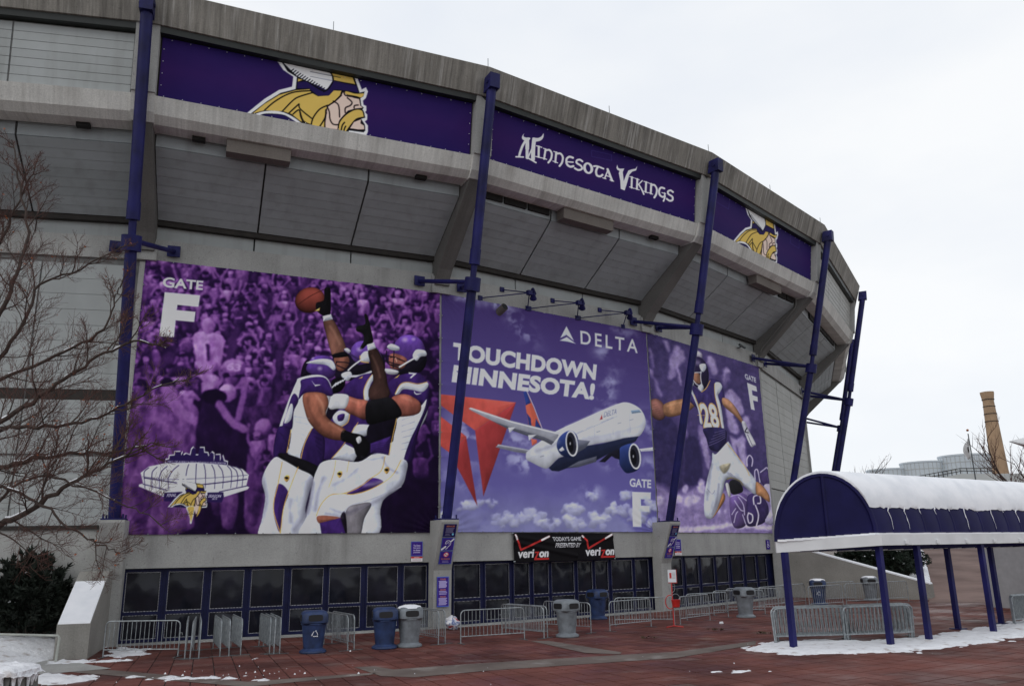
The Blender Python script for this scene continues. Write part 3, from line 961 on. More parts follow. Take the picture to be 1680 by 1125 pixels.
class Canvas:
    def __init__(s, W, H, corners, base):
        """corners: TL, TR, BR, BL of the printed sheet in design units"""
        s.W, s.H = W, H
        s.to_uv = homography(corners, [(0, 0), (1, 0), (1, 1), (0, 1)])
        uv = np.stack(np.meshgrid(np.linspace(0, 1, W), np.linspace(0, 1, H)), -1)
        s.uv = uv
        xy = happly(np.linalg.inv(s.to_uv), uv)
        s.X, s.Y = xy[..., 0].astype(np.float32), xy[..., 1].astype(np.float32)
        s.px = abs(s.X[0, 1] - s.X[0, 0]) + 1e-6
        s.a = np.empty((H, W, 3), np.float32)
        s.a[:] = np.array(base, np.float32)
        s.fold = np.clip((s.noise(9, 123, 4, 0.55) - 0.5) * 1.8 + 0.5, 0, 1)
    def _slice(s, P, pad):
        P = np.asarray(P, float).reshape(-1, 2)
        lo, hi = P.min(0) - pad, P.max(0) + pad
        q = happly(s.to_uv, [(lo[0], lo[1]), (hi[0], lo[1]), (hi[0], hi[1]), (lo[0], hi[1])])
        x0, x1 = int(max(0, math.floor(q[:, 0].min() * (s.W - 1)))), int(min(s.W, math.ceil(q[:, 0].max() * (s.W - 1)) + 1))
        y0, y1 = int(max(0, math.floor(q[:, 1].min() * (s.H - 1)))), int(min(s.H, math.ceil(q[:, 1].max() * (s.H - 1)) + 1))
        if x1 <= x0 or y1 <= y0:
            return None
        return slice(y0, y1), slice(x0, x1)
    def _sd(s, sl, seg, want_inside=True):
        X, Y = s.X[sl], s.Y[sl]
        d2 = np.full(X.shape, 1e12, np.float32)
        ins = np.zeros(X.shape, bool)
        for (x0, y0), (x1, y1) in seg:
            dx, dy = x1 - x0, y1 - y0
            l2 = dx * dx + dy * dy
            if l2 < 1e-12:
                continue
            t = np.clip(((X - x0) * dx + (Y - y0) * dy) / l2, 0, 1)
            d2 = np.minimum(d2, (X - x0 - t * dx) ** 2 + (Y - y0 - t * dy) ** 2)
            if want_inside and dy != 0:
                c = (y0 > Y) != (y1 > Y)
                ins ^= c & (X < dx * (Y - y0) / dy + x0)
        d = np.sqrt(d2)
        return np.where(ins, d, -d) if want_inside else d
    def _blend(s, sl, cov, col):
        a = s.a[sl]
        a += (col - a) * cov[..., None]
    def fill(s, pts, col, feather=None, alpha=1.0, smooth=True, edge=0.0, ew=4.0, grad=None, seg=None, vol=0.0, vw=7.0, tex=0.0):
        if seg is None:
            P = catmull(pts) if smooth and len(pts) > 2 else list(pts)
            seg = [(P[i - 1], P[i]) for i in range(len(P))]
        f = s.px * 0.6 if feather is None else feather
        sl = s._slice(seg, f + 1)
        if sl is None:
            return
        d = s._sd(sl, seg)
        cov = np.clip(0.5 + d / (2 * f), 0, 1) * alpha
        c = np.empty(d.shape + (3,), np.float32)
        c[:] = np.array(col, np.float32)
        if edge:
            c *= (1 - edge * np.exp(-np.maximum(d, 0) / ew))[..., None]
        if vol and min(d.shape) > 3:
            # rounded form: light from upper left, shade to lower right
            gy, gx = np.gradient(d)
            ln = np.hypot(gx, gy) + 1e-6
            lit = (gx * 0.55 + gy * 0.83) / ln
            c *= (1 + vol * lit * np.exp(-np.maximum(d, 0) / vw))[..., None]
        if tex:
            c *= (1 + tex * 2 * (s.fold[sl] - 0.5))[..., None]
        if grad:
            Q = np.asarray(seg, float).reshape(-1, 2)
            ctr, ext = (Q.min(0) + Q.max(0)) / 2, (Q.max(0) - Q.min(0)).max() / 2 + 1e-6
            g = 1 + grad[0] * (s.X[sl] - ctr[0]) / ext + grad[1] * (s.Y[sl] - ctr[1]) / ext
            c *= g[..., None]
        s._blend(sl, cov, np.clip(c, 0, 255))
    def line(s, pts, w, col, alpha=1.0, smooth=True, feather=None):
        P = catmull(pts, closed=False) if smooth and len(pts) > 2 else list(pts)
        seg = [(P[i], P[i + 1]) for i in range(len(P) - 1)]
        f = s.px * 0.6 if feather is None else feather
        sl = s._slice(seg, w + f + 1)
        if sl is None:
            return
        d = w / 2 - s._sd(sl, seg, False)
        s._blend(sl, np.clip(0.5 + d / (2 * f), 0, 1) * alpha, np.array(col, np.float32))
    def ell(s, c, rx, ry, rot, col, **kw):
        a = np.linspace(0, 2 * np.pi, 22)[:-1]
        x, y = rx * np.cos(a), ry * np.sin(a)
        cr, sr = math.cos(rot), math.sin(rot)
        s.fill(list(zip(c[0] + x * cr - y * sr, c[1] + x * sr + y * cr)), col, smooth=False, **kw)
    def text(s, txt, quad, col, bold=0.0, shear=0.0, space=1.0, **kw):
        """quad: TL, TR, BR, BL of the line of text in design units"""
        g = glyph_segments(txt, bold, shear, space)
        Hq = homography([(0, 0), (1, 0), (1, 1), (0, 1)], quad)
        s.fill(None, col, seg=happly(Hq, g), **kw)
    def noise(s, scale, seed=0, octaves=4, sy=1.0):
        r_ = np.random.RandomState(seed)
        out = np.zeros(s.X.shape, np.float32)
        amp, tot = 1.0, 0
        for o in range(octaves):
            L = r_.rand(96, 96).astype(np.float32)
            x, y = (s.X / scale * 2 ** o) % 95, (s.Y / scale * sy * 2 ** o) % 95
            xi, yi = x.astype(int), y.astype(int)
            fx, fy = x - xi, y - yi
            fx, fy = fx * fx * (3 - 2 * fx), fy * fy * (3 - 2 * fy)
            out += amp * ((L[yi, xi] * (1 - fx) + L[yi, xi + 1] * fx) * (1 - fy) + (L[yi + 1, xi] * (1 - fx) + L[yi + 1, xi + 1] * fx) * fy)
            tot += amp
            amp *= 0.5
        return out / tot
    def warp(s, amp, scale, seed):
        """push the picture about so blurred shapes lose their regular outline"""
        dx = (s.noise(scale, seed, 3) - 0.5) * 2 * amp / s.px
        dy = (s.noise(scale, seed + 1, 3) - 0.5) * 2 * amp / s.px
        yy, xx = np.mgrid[0:s.H, 0:s.W]
        x = np.clip(xx + dx, 0, s.W - 1.001)
        y = np.clip(yy + dy, 0, s.H - 1.001)
        xi, yi = x.astype(int), y.astype(int)
        fx, fy = (x - xi)[..., None], (y - yi)[..., None]
        a = s.a
        s.a = ((a[yi, xi] * (1 - fx) + a[yi, xi + 1] * fx) * (1 - fy) + (a[yi + 1, xi] * (1 - fx) + a[yi + 1, xi + 1] * fx) * fy).astype(np.float32)
    def duotone(s, stops, detail=0.35, seed=7):
        """print everything so far in shades of one ink, with photographic small-scale detail"""
        lum = (s.a * np.array((0.35, 0.4, 0.25), np.float32)).sum(-1) / 255
        n_ = s.noise(5.5, seed, 4) * 0.6 + s.noise(14, seed + 1, 3) * 0.4
        lum = np.clip(lum * (1 + detail * 4 * (n_ - 0.5)), 0, 1)
        xs = [p for p, _ in stops]
        s.a = np.stack([np.interp(lum, xs, [c[j] for _, c in stops]) for j in range(3)], -1).astype(np.float32)
    def soften(s, n=1):
        for _ in range(n):
            a = np.pad(s.a, ((1, 1), (1, 1), (0, 0)), 'edge')
            s.a = (a[:-2, 1:-1] + a[2:, 1:-1] + a[1:-1, :-2] + a[1:-1, 2:] + 2 * a[1:-1, 1:-1]) / 6
    def linear(s, gain):
        c = np.clip(s.a / 255.0, 0, 1)
        lin = np.where(c <= 0.04045, c / 12.92, ((c + 0.055) / 1.055) ** 2.4)
        lum = (lin * np.array((0.2126, 0.7152, 0.0722))).sum(-1, keepdims=True)
        lin = lum + (lin - lum) * 0.80
        return np.clip(np.maximum(lin, 0) ** 1.12 * gain * 1.06, 0.002, 0.86)

PRINT_GAIN = 1.7
def print_sheet(name, cv, corner_fn, parent=None, wrinkle=None, gain=PRINT_GAIN, two_sided=True):
    """mesh grid whose vertices carry the printed colour; corner_fn(u, v) -> point (arrays)"""
    W, H = cv.W, cv.H
    P = corner_fn(cv.uv[..., 0], cv.uv[..., 1])
    if wrinkle is not None:
        n, dsp = wrinkle
        P = P + n * dsp[..., None]
    me = bpy.data.meshes.new(name)
    me.vertices.add(W * H)
    me.vertices.foreach_set('co', P.reshape(-1).astype(np.float32))
    i = (np.arange(H - 1)[:, None] * W + np.arange(W - 1)[None, :]).reshape(-1)
    q = np.stack([i + W, i + W + 1, i + 1, i], 1).reshape(-1).astype(np.int32)
    nf = (H - 1) * (W - 1)
    me.loops.add(nf * 4)
    me.loops.foreach_set('vertex_index', q)
    me.polygons.add(nf)
    me.polygons.foreach_set('loop_start', np.arange(0, nf * 4, 4, dtype=np.int32))
    me.update(calc_edges=True)
    at = me.color_attributes.new('print', 'FLOAT_COLOR', 'POINT')
    rgba = np.ones((W * H, 4), np.float32)
    rgba[:, :3] = cv.linear(gain).reshape(-1, 3)
    at.data.foreach_set('color', rgba.reshape(-1))
    me.materials.append(MAT['vinyl_print'])
    me.polygons.foreach_set('use_smooth', [True] * nf)
    return link(name, me, parent)

def quad_fn(tl, tr, br, bl):
    tl, tr, br, bl = (np.array(p, float) for p in (tl, tr, br, bl))
    def fn(u, v):
        u, v = u[..., None], v[..., None]
        return (tl * (1 - u) + tr * u) * (1 - v) + (bl * (1 - u) + br * u) * v
    return fn

# ---- drawing: the horned warrior head used on the upper banners
WHITE, BLACK, GOLD, NAVY, PINK = (205, 208, 216), (14, 13, 20), (188, 158, 52), (38, 26, 82), (205, 172, 158)
def head_emblem(cv, T, k=1.0, braid=False):
    """T maps emblem grid points to design units, k scales line widths"""
    f = lambda pts, col, **kw: cv.fill(T(*pts), col, **kw)
    l = lambda pts, w, col, **kw: cv.line(T(*pts), w * k, col, **kw)
    f([(462, 140), (1390, 320), (1432, 345), (1480, 495), (1532, 468), (1552, 520), (1522, 600), (1485, 632), (1490, 682), (1522, 695), (1520, 750), (1502, 770), (1527, 800), (1520, 862), (1492, 882), (1527, 930), (1522, 1000), (1500, 1048), (1280, 1020), (1100, 1010), (700, 930), (75, 800), (300, 620), (480, 510), (640, 468), (660, 345), (540, 262)], WHITE, smooth=False)
    f([(515, 150), (1120, 265), (1395, 325), (1452, 535), (1512, 520), (1492, 580), (1457, 602), (1462, 690), (1490, 715), (1472, 740), (1497, 830), (1452, 850), (1492, 920), (1492, 990), (1470, 1010), (1300, 990), (1280, 1020), (700, 925), (128, 802), (330, 650), (500, 545), (682, 497), (702, 350), (590, 280)], BLACK, smooth=False)
    f([(150, 800), (300, 680), (480, 570), (680, 512), (850, 497), (870, 540), (950, 582), (1080, 572), (1140, 510), (1232, 515), (1212, 570), (1150, 630), (1060, 690), (1030, 760), (1012, 962), (850, 932), (720, 882), (620, 800), (520, 768), (300, 758)], GOLD, smooth=False)
    f([(170, 812), (300, 768), (480, 768), (630, 830), (740, 915), (690, 915), (560, 822), (440, 797), (300, 797), (230, 820)], WHITE)
    f([(240, 822), (440, 802), (560, 828), (690, 918), (500, 890)], NAVY)
    for p in ([(300, 755), (440, 640), (640, 540), (870, 515)], [(510, 770), (640, 640), (720, 590), (880, 540)], [(590, 790), (690, 700), (715, 680)], [(715, 680), (730, 740), (860, 850)],
              [(722, 760), (760, 880), (850, 930)], [(850, 930), (880, 840), (960, 740), (1060, 690)], [(640, 800), (712, 750), (730, 830), (762, 910)], [(950, 950), (1020, 840), (1035, 745)]):
        l(p, 2.2, BLACK)
    f([(1060, 690), (1150, 640), (1230, 570), (1260, 520), (1300, 570), (1380, 600), (1442, 612), (1450, 690), (1480, 715), (1380, 730), (1300, 752), (1270, 782), (1190, 870), (1160, 982), (1012, 960), (1040, 800)], PINK, smooth=False)
    for p in ([(1130, 640), (1190, 690), (1195, 830)], [(1050, 700), (1075, 770), (1080, 860), (1110, 915), (1170, 925)], [(1040, 780), (1020, 860), (1012, 960)], [(1300, 600), (1352, 650), (1332, 690), (1272, 720), (1265, 775)], [(1375, 720), (1382, 692), (1425, 684)],
              [(1230, 570), (1150, 640), (1060, 700)], [(1260, 520), (1270, 560), (1300, 578), (1400, 585)]):
        l(p, 2.2, BLACK)
    f([(1288, 520), (1400, 548), (1500, 545), (1470, 592), (1400, 575), (1290, 556)], GOLD)
    f([(1270, 800), (1380, 738), (1470, 745), (1492, 828), (1400, 850), (1330, 920), (1262, 1012), (1168, 992), (1190, 890)], GOLD)
    for p in ([(1168, 990), (1190, 890), (1270, 800), (1380, 738), (1470, 745), (1492, 828)], [(1492, 832), (1400, 852), (1330, 922), (1262, 1012)], [(1205, 990), (1222, 930), (1250, 895)], [(1235, 1000), (1250, 960), (1262, 940)]):
        l(p, 2.2, BLACK)
    f([(1450, 855), (1440, 905), (1480, 930), (1482, 985), (1312, 965), (1362, 890)], PINK, smooth=False)
    l([(1310, 972), (1400, 985), (1480, 980)], 2.0, BLACK)
    f([(1120, 268), (1382, 322), (1412, 440), (1140, 385)], GOLD, smooth=False)
    f([(708, 410), (780, 405), (1140, 392), (1420, 452), (1440, 535), (1240, 505), (1150, 500), (1080, 572), (950, 577), (870, 510), (850, 487), (700, 490)], NAVY, smooth=False)
    f([(715, 368), (772, 382), (714, 405)], GOLD, smooth=False)
    f([(530, 155), (1090, 262), (1130, 330), (1130, 400), (1052, 505), (980, 462), (830, 402), (700, 332), (610, 240)], WHITE, smooth=False)
    l([(1095, 265), (1135, 330), (1135, 405), (1055, 510), (980, 500), (830, 402)], 2.2, BLACK)
    for i in range(15):
        x, y = 640 + i * 28, 270 + i * 17.5
        l([(x - 12, y + 12), (x + 26, y - 18)], 1.7, BLACK, smooth=False)
    l([(1125, 285), (1380, 335), (1412, 440), (1142, 388)], 1.6, BLACK, smooth=False)
    if braid:
        f([(700, 900), (1000, 940), (960, 1150), (880, 1330), (840, 1420), (790, 1390), (800, 1250), (740, 1080)], WHITE)
        f([(740, 920), (980, 950), (930, 1150), (860, 1320), (830, 1380), (810, 1260), (770, 1080)], GOLD)
        f([(1000, 940), (1180, 960), (1120, 1100), (1050, 1180), (1010, 1080)], PINK)
        f([(1180, 960), (1262, 1012), (1180, 1160), (1060, 1260), (1120, 1120)], GOLD)
def big_banner(name, k, cv, label, t0=0.004, t1=0.996, z0=4.08, z1=15.40, o0=0.10, o1=0.10, folds=1.0, seed=0):
    root = empty(name, bp(k, (t0 + t1) / 2, o0, z0))
    off = np.array(root.location)
    base = quad_fn(bp(k, t0, o1, z1), bp(k, t1, o1, z1), bp(k, t1, o0, z0), bp(k, t0, o0, z0))
    d = bay_dir(k)
    nvec = np.array((d.y, -d.x, 0.0))
    # cloth that puckers at its lashings along the edges
    u, v = cv.uv[..., 0], cv.uv[..., 1]
    dsp = np.zeros(u.shape)
    for ed, along, n_ in ((v, u, 12), (1 - v, u, 12), (u, v, 10), (1 - u, v, 10)):
        ph = along * n_ * math.pi
        fan = np.exp(-ed / 0.05) * np.abs(np.sin(ph)) ** 0.6
        dsp += -0.035 * fan
        dsp += 0.004 * np.exp(-ed / 0.03) * np.sin(ph * 5 + 20 * ed)
    dsp += 0.03 * (cv.noise(90, seed + 5, 3) - 0.5)
    rr = np.random.RandomState(seed)
    for cx_, cy_ in ((0, 0), (1, 0), (0, 1), (1, 1)):
        r_ = np.hypot(u - cx_, v - cy_)
        an = np.arctan2(np.abs(v - cy_), np.abs(u - cx_))
        dsp += 0.02 * np.exp(-r_ / 0.10) * np.sin(an * 26 + rr.rand() * 6)
    o = print_sheet('printed_sheet', cv, lambda a, b_: base(a, b_) - off, root, (nvec, dsp * folds))
    ties = MB()
    def tie(uu, vv):
        p = base(np.array(uu, float), np.array(vv, float)).reshape(3) - off
        ties.box(tuple(p + nvec * 0.0), (0.035, 0.03, 0.035), math.atan2(d.y, d.x))
    for i in range(13):
        tie(i / 12, 0.002); tie(i / 12, 0.998)
    for i in range(1, 10):
        tie(0.002, i / 10); tie(0.998, i / 10)
    tag(ties.build('lashings', 'steel', root), kind='stuff')
    tag(root, label, 'banner')
    return root

# ================================================================== banner: three celebrating players
B1 = [(231, 424), (718, 480), (720, 876), (200, 872)]
c1 = Canvas(540, 470, B1, (50, 26, 82))
def crowd(cv, x0, x1, y0, y1, n, smin, smax, lo, hi, seed, fe=1.5):
    """blurred spectators, back rows first: halo of shade, torso, arms, head, cap"""
    r_ = random.Random(seed)
    for i in range(n):
        x = r_.uniform(x0, x1)
        y = y0 + (y1 - y0) * (i / n) + r_.uniform(-8, 8)
        s_ = r_.uniform(smin, smax)
        b_ = r_.random() ** 1.5
        col = tuple(lo[j] + (hi[j] - lo[j]) * b_ for j in range(3))
        sk = tuple(lo[j] + (hi[j] - lo[j]) * min(1, 0.45 + 0.5 * r_.random()) for j in range(3))
        dk = (20, 11, 34)
        ln = r_.uniform(-0.35, 0.35) * s_
        cv.ell((x, y + s_ * 1.1), s_ * 1.15, s_ * 1.7, 0, dk, feather=4, alpha=0.62)
        cv.fill([(x - s_ * 0.3 + ln * .3, y + s_ * 0.5), (x + s_ * 0.3 + ln * .3, y + s_ * 0.5), (x + s_ * 0.85, y + s_ * 0.85), (x + s_ * 0.75 - ln, y + s_ * 2.6), (x - s_ * 0.75 - ln, y + s_ * 2.6), (x - s_ * 0.85, y + s_ * 0.85)], col, feather=fe, vol=0.35, vw=s_ * 0.5, tex=0.25)
        if r_.random() < 0.3:
            cv.text(r_.choice(('28', '84', '4', '63', '12', '69')), [(x - s_ * .4, y + s_ * 1.1), (x + s_ * .4, y + s_ * 1.1), (x + s_ * .4, y + s_ * 1.9), (x - s_ * .4, y + s_ * 1.9)], tuple(min(205, c * 1.7 + 20) for c in col), 0.03, feather=fe, alpha=0.8)
        up_ = r_.random() < 0.45
        for sd in (-1, 1):
            if r_.random() < 0.8:
                ex = x + sd * s_ * (r_.uniform(0.2, 1.1) if up_ else r_.uniform(0.2, 0.7))
                ey = y + s_ * (r_.uniform(-1.5, -0.5) if up_ else r_.uniform(0.9, 1.6))
                el = (x + sd * s_ * r_.uniform(1.05, 1.4), y + s_ * (0.3 if up_ else 1.6))
                cv.line([(x + sd * s_ * 0.78, y + s_ * 1.0), el], s_ * 0.34, col, alpha=0.95, feather=fe, smooth=False)
                cv.line([el, (ex, ey)], s_ * 0.25, sk, alpha=0.95, feather=fe, smooth=False)
                cv.ell((ex, ey), s_ * 0.19, s_ * 0.21, 0, sk, feather=fe)
        cv.ell((x + ln * .4, y), s_ * 0.37, s_ * 0.5, ln * 0.02, sk, feather=fe, vol=0.4, vw=s_ * 0.3)
        cv.ell((x + ln * .4, y - s_ * 0.3), s_ * 0.40, s_ * 0.26, ln * 0.02, dk if r_.random() < 0.6 else tuple(min(200, c * 1.25) for c in sk), feather=fe, alpha=0.9)
        cv.ell((x + ln * .4, y + s_ * 0.08), s_ * 0.22, s_ * 0.06, 0, (30, 16, 46), feather=fe, alpha=0.7)
ZC = Zoom(200, 420, 3.514)
crowd(c1, 205, 735, 408, 600, 280, 9, 14, (44, 21, 72), (134, 80, 158), 2)
# larger blurred figures lower left and the dark boards
def FG(col, *p, **kw):
    kw.setdefault('feather', 1.8); kw.setdefault('vol', 0.3); kw.setdefault('vw', 8); kw.setdefault('tex', 0.25)
    c1.fill(ZC(*p), col, **kw)
FG((24, 13, 40), (20, 800), (500, 700), (980, 780), (1100, 1600), (20, 1600), feather=8, vol=0)
FG((46, 28, 80), (700, 718), (955, 745), (940, 900), (880, 1150), (690, 1150), feather=3, vol=0)
crowd(c1, 205, 470, 590, 640, 26, 11, 16, (40, 20, 66), (126, 72, 150), 31)
FG((132, 86, 158), (400, 455), (470, 430), (560, 470), (565, 560), (540, 660), (440, 660), (405, 560))
c1.line(ZC((478, 515), (484, 595)), 5, (46, 26, 66), smooth=False, feather=1.5)
c1.ell(ZC((480, 400))[0], 11, 14, 0, (120, 74, 146), feather=1.8, vol=0.3)
FG((108, 66, 140), (575, 610), (620, 595), (690, 612), (685, 682), (560, 660))
c1.text('63', ZC((592, 612), (676, 622), (670, 668), (588, 656)), (170, 128, 192), 0.03, feather=1.4)
FG((92, 48, 118), (130, 850), (250, 790), (330, 810), (430, 880), (450, 1010), (430, 1250), (420, 1560), (40, 1560), (70, 980))
FG((84, 42, 110), (40, 900), (140, 860), (110, 1100), (60, 1300), (20, 1250))
c1.ell(ZC((318, 700))[0], 13, 17, 0.2, (134, 82, 160), feather=1.6, vol=0.35, vw=5)
FG((40, 22, 62), (255, 660), (330, 630), (372, 665), (360, 690), (270, 700))
c1.ell(ZC((258, 735))[0], 13, 9, 0.4, (18, 10, 30), feather=1.8)
c1.line(ZC((245, 770), (320, 890), (430, 950)), 16, (112, 64, 136), feather=2)
c1.line(ZC((430, 950), (340, 880), (275, 760)), 9, (120, 72, 144), feather=2)
FG((128, 84, 154), (395, 690), (450, 678), (545, 700), (525, 770), (470, 745), (440, 700))
FG((30, 17, 48), (440, 890), (560, 850), (680, 900), (720, 1100), (700, 1560), (440, 1560))
c1.ell(ZC((595, 790))[0], 14, 16, 0.1, (120, 72, 146), feather=1.6, vol=0.3)
FG((132, 90, 158), (550, 770), (590, 742), (635, 768), (630, 792), (560, 790))
c1.ell(ZC((520, 812))[0], 21, 13, 0.1, (14, 8, 24), feather=1.8)
c1.line(ZC((552, 858), (620, 950), (700, 1000)), 13, (108, 62, 132), feather=2)
c1.line(ZC((690, 715), (686, 800), (662, 940)), 10, (98, 54, 122), feather=2)
FG((78, 40, 102), (730, 1120), (800, 1070), (880, 1110), (900, 1560), (720, 1560))
c1.ell(ZC((808, 1000))[0], 14, 17, 0, (110, 60, 136), feather=1.6, vol=0.3)
FG((132, 88, 156), (770, 1090), (830, 1052), (890, 1090), (880, 1115), (790, 1118))
c1.ell(ZC((830, 1130))[0], 12, 9, 0, (16, 9, 28), feather=1.8)
for (x_, y_, w_, h_, c_) in ((130, 1350, 60, 150, 76), (260, 1370, 50, 140, 92), (560, 1280, 40, 180, 60), (620, 1390, 45, 150, 84), (760, 1360, 40, 160, 70), (870, 1380, 45, 150, 90)):
    FG((c_, c_ * 0.5, c_ * 1.25), (x_ - w_, y_ - h_ * .6), (x_ + w_, y_ - h_ * .55), (x_ + w_ * .8, y_ + h_), (x_ - w_ * .8, y_ + h_))
crowd(c1, 420, 470, 700, 800, 5, 13, 17, (40, 20, 66), (110, 60, 138), 5)
FG((22, 12, 36), (1590, 640), (1860, 560), (1860, 1620), (1420, 1620), feather=12, vol=0)
crowd(c1, 672, 722, 560, 760, 10, 12, 15, (36, 20, 60), (84, 46, 110), 15)
c1.warp(2.2, 18, 40)
c1.warp(0.9, 6, 44)
c1.soften(1)
c1.duotone([(0.0, (18, 10, 30)), (0.14, (44, 21, 68)), (0.25, (92, 46, 118)), (0.38, (142, 86, 164)), (0.6, (190, 150, 208))], 0.10)
c1.soften(1)
c1.a *= (1.0 - 0.22 * np.clip(c1.uv[..., 1:2] * 1.4 - 0.5, 0, 1))
ZA, ZB, ZT = Zoom(450, 460, 5.115), Zoom(420, 660, 5.115), Zoom(400, 460, 2.679)
PUR, WHT, SKIN, DSK, BLK, GLD = (60, 34, 100), (196, 201, 213), (152, 92, 70), (72, 48, 43), (16, 15, 20), (205, 160, 60)
def F(z, col, *p, **kw):
    kw.setdefault('edge', 0.22); kw.setdefault('ew', 2.5); kw.setdefault('vol', 0.30); kw.setdefault('tex', 0.05 if sum(col) > 520 else 0.12)
    c1.fill(z(*p), col, **kw)
def Lw(z, w, col, *p, **kw):
    c1.line(z(*p), w, col, **kw)
# ball, raised glove and arm
c1.ell(ZA((265, 165))[0], 25, 21.5, -0.25, (140, 62, 50), edge=0.5, ew=5, grad=(0.05, -0.55))
Lw(ZA, 1.0, (70, 30, 26), (170, 200), (270, 130), (380, 75))
F(ZA, (20, 18, 22), (385, 75), (412, 55), (436, 70), (442, 170), (437, 290), (380, 298), (325, 255), (320, 190), (382, 165))
F(ZA, GLD, (308, 258), (352, 230), (345, 258), edge=0, smooth=False)
F(ZA, (118, 78, 64), (383, 340), (460, 330), (530, 450), (580, 575), (575, 615), (480, 642), (448, 600), (405, 450), grad=(-0.05, 0.2), edge=0.4)
F(ZA, WHT, (376, 302), (446, 285), (462, 330), (382, 347), edge=0.15, smooth=False)
# middle player: helmet, face guard, dark jersey
F(ZA, (30, 22, 42), (470, 650), (620, 600), (880, 620), (900, 800), (800, 830), (560, 850), (470, 780))
F(ZA, (128, 78, 62), (478, 655), (560, 632), (605, 660), (600, 720), (545, 770), (500, 745))
F(ZA, (20, 18, 24), (465, 628), (575, 603), (602, 640), (482, 655))
F(ZA, (88, 56, 132), (622, 580), (660, 528), (720, 513), (790, 535), (855, 590), (885, 660), (880, 740), (790, 770), (690, 720), (625, 650), grad=(-0.1, -0.3))
F(ZA, (24, 20, 32), (640, 740), (790, 700), (880, 740), (880, 790), (660, 800))
F(ZA, WHT, (700, 645), (732, 606), (775, 606), (795, 660), (772, 692), (715, 690), edge=0.1)
Lw(ZA, 1.5, GLD, (698, 640), (705, 685), (770, 697))
Lw(ZA, 3.4, (62, 42, 92), (565, 590), (620, 630), (690, 672))
F(ZA, (185, 185, 196), (562, 585), (590, 574), (618, 598), (600, 618), edge=0.1)
for p in ([(500, 690), (490, 760), (560, 775)], [(500, 690), (600, 700), (640, 740)], [(505, 720), (600, 760)]):
    Lw(ZA, 1.7, (24, 18, 32), *p)
Lw(ZA, 2.6, (190, 190, 200), (600, 760), (650, 715), (735, 655))
F(ZA, WHT, (543, 792), (610, 770), (632, 805), (600, 850), (560, 832), edge=0.15)
Lw(ZA, 3.6, (180, 180, 190), (612, 812), (700, 808), (792, 775))
F(ZA, PUR, (590, 880), (690, 810), (805, 795), (840, 900), (780, 1020), (700, 1020), (575, 965))
F(ZA, WHT, (805, 798), (770, 850), (737, 930), (742, 1010), (778, 1010), (785, 900), (820, 830), edge=0.1)
Lw(ZA, 1.2, GLD, (803, 798), (765, 850), (735, 930), (740, 1008))
F(ZA, GLD, (690, 832), (725, 812), (718, 830), edge=0, smooth=False)
F(ZA, BLK, (455, 870), (490, 828), (562, 828), (575, 880), (540, 935), (470, 955))
for i in range(5):
    Lw(ZA, 1.9, WHT, (468 + i * 22, 905 - i * 13), (500 + i * 18, 868 - i * 8), smooth=False)
# dark middle torso
F(ZT, (24, 18, 34), (330, 560), (460, 540), (600, 560), (670, 600), (660, 760), (560, 790), (330, 800))
F(ZT, PUR, (385, 600), (440, 555), (520, 600), (560, 650), (500, 730), (470, 800), (330, 780), (345, 690))
F(ZT, WHT, (385, 600), (415, 575), (455, 590), (450, 625), (420, 645), (390, 625), edge=0.1)
F(ZT, PUR, (405, 598), (435, 590), (430, 618), (408, 622), edge=0)
Lw(ZT, 1.3, GLD, (458, 592), (450, 628), (420, 648))
F(ZT, WHT, (490, 640), (560, 645), (545, 680), (500, 695), (470, 680), edge=0.2)
F(ZT, WHT, (385, 785), (440, 722), (505, 755), (480, 800), edge=0.2, smooth=False)
Lw(ZT, 1.2, GLD, (383, 785), (430, 730), (495, 630))
# raised dark arm with glove
F(ZA, (66, 44, 40), (765, 595), (832, 575), (892, 680), (922, 800), (935, 880), (955, 965), (900, 1030), (790, 1010), (775, 930), (812, 850), (790, 720), edge=0.45, grad=(0.2, 0.1))
F(ZA, WHT, (753, 542), (815, 525), (832, 575), (764, 598), edge=0.15, smooth=False)
F(ZA, (24, 24, 26), (728, 290), (755, 300), (790, 430), (806, 522), (757, 545), (722, 578), (692, 582), (728, 505), (715, 450), (665, 430), (668, 392), (735, 368))
# right player
F(ZA, (84, 52, 128), (988, 540), (1030, 485), (1090, 463), (1165, 473), (1225, 522), (1252, 590), (1262, 680), (1235, 755), (1130, 770), (1040, 690), (990, 620), grad=(-0.05, -0.35))
F(ZA, (24, 20, 34), (1050, 720), (1180, 660), (1262, 650), (1240, 755), (1150, 800), (1020, 795))
F(ZA, WHT, (1148, 625), (1180, 588), (1250, 598), (1262, 640), (1212, 650), (1182, 684), (1150, 660), edge=0.12)
F(ZA, WHT, (925, 565), (960, 538), (1028, 565), (1024, 595), (962, 592), edge=0.15)
F(ZA, (148, 88, 74), (945, 640), (1000, 622), (1095, 668), (1065, 745), (960, 745))
for p in ([(922, 600), (930, 700), (1040, 745)], [(895, 640), (980, 650), (1080, 690)], [(905, 680), (1000, 710), (1060, 720)], [(985, 600), (980, 740)]):
    Lw(ZA, 1.8, (30, 24, 40), *p)
F(ZA, (190, 190, 198), (915, 748), (1022, 768), (1010, 798), (930, 792), edge=0.2)
Lw(ZA, 2.8, (200, 200, 208), (1035, 735), (1110, 690), (1185, 648))
F(ZA, PUR, (940, 880), (1000, 820), (1100, 790), (1200, 788), (1270, 860), (1292, 930), (1280, 1040), (1220, 1035), (1060, 985), (985, 985))
F(ZA, WHT, (1000, 965), (1040, 890), (1100, 868), (1190, 885), (1270, 868), (1278, 905), (1230, 948), (1150, 932), (1070, 925), (1030, 965), edge=0.1)
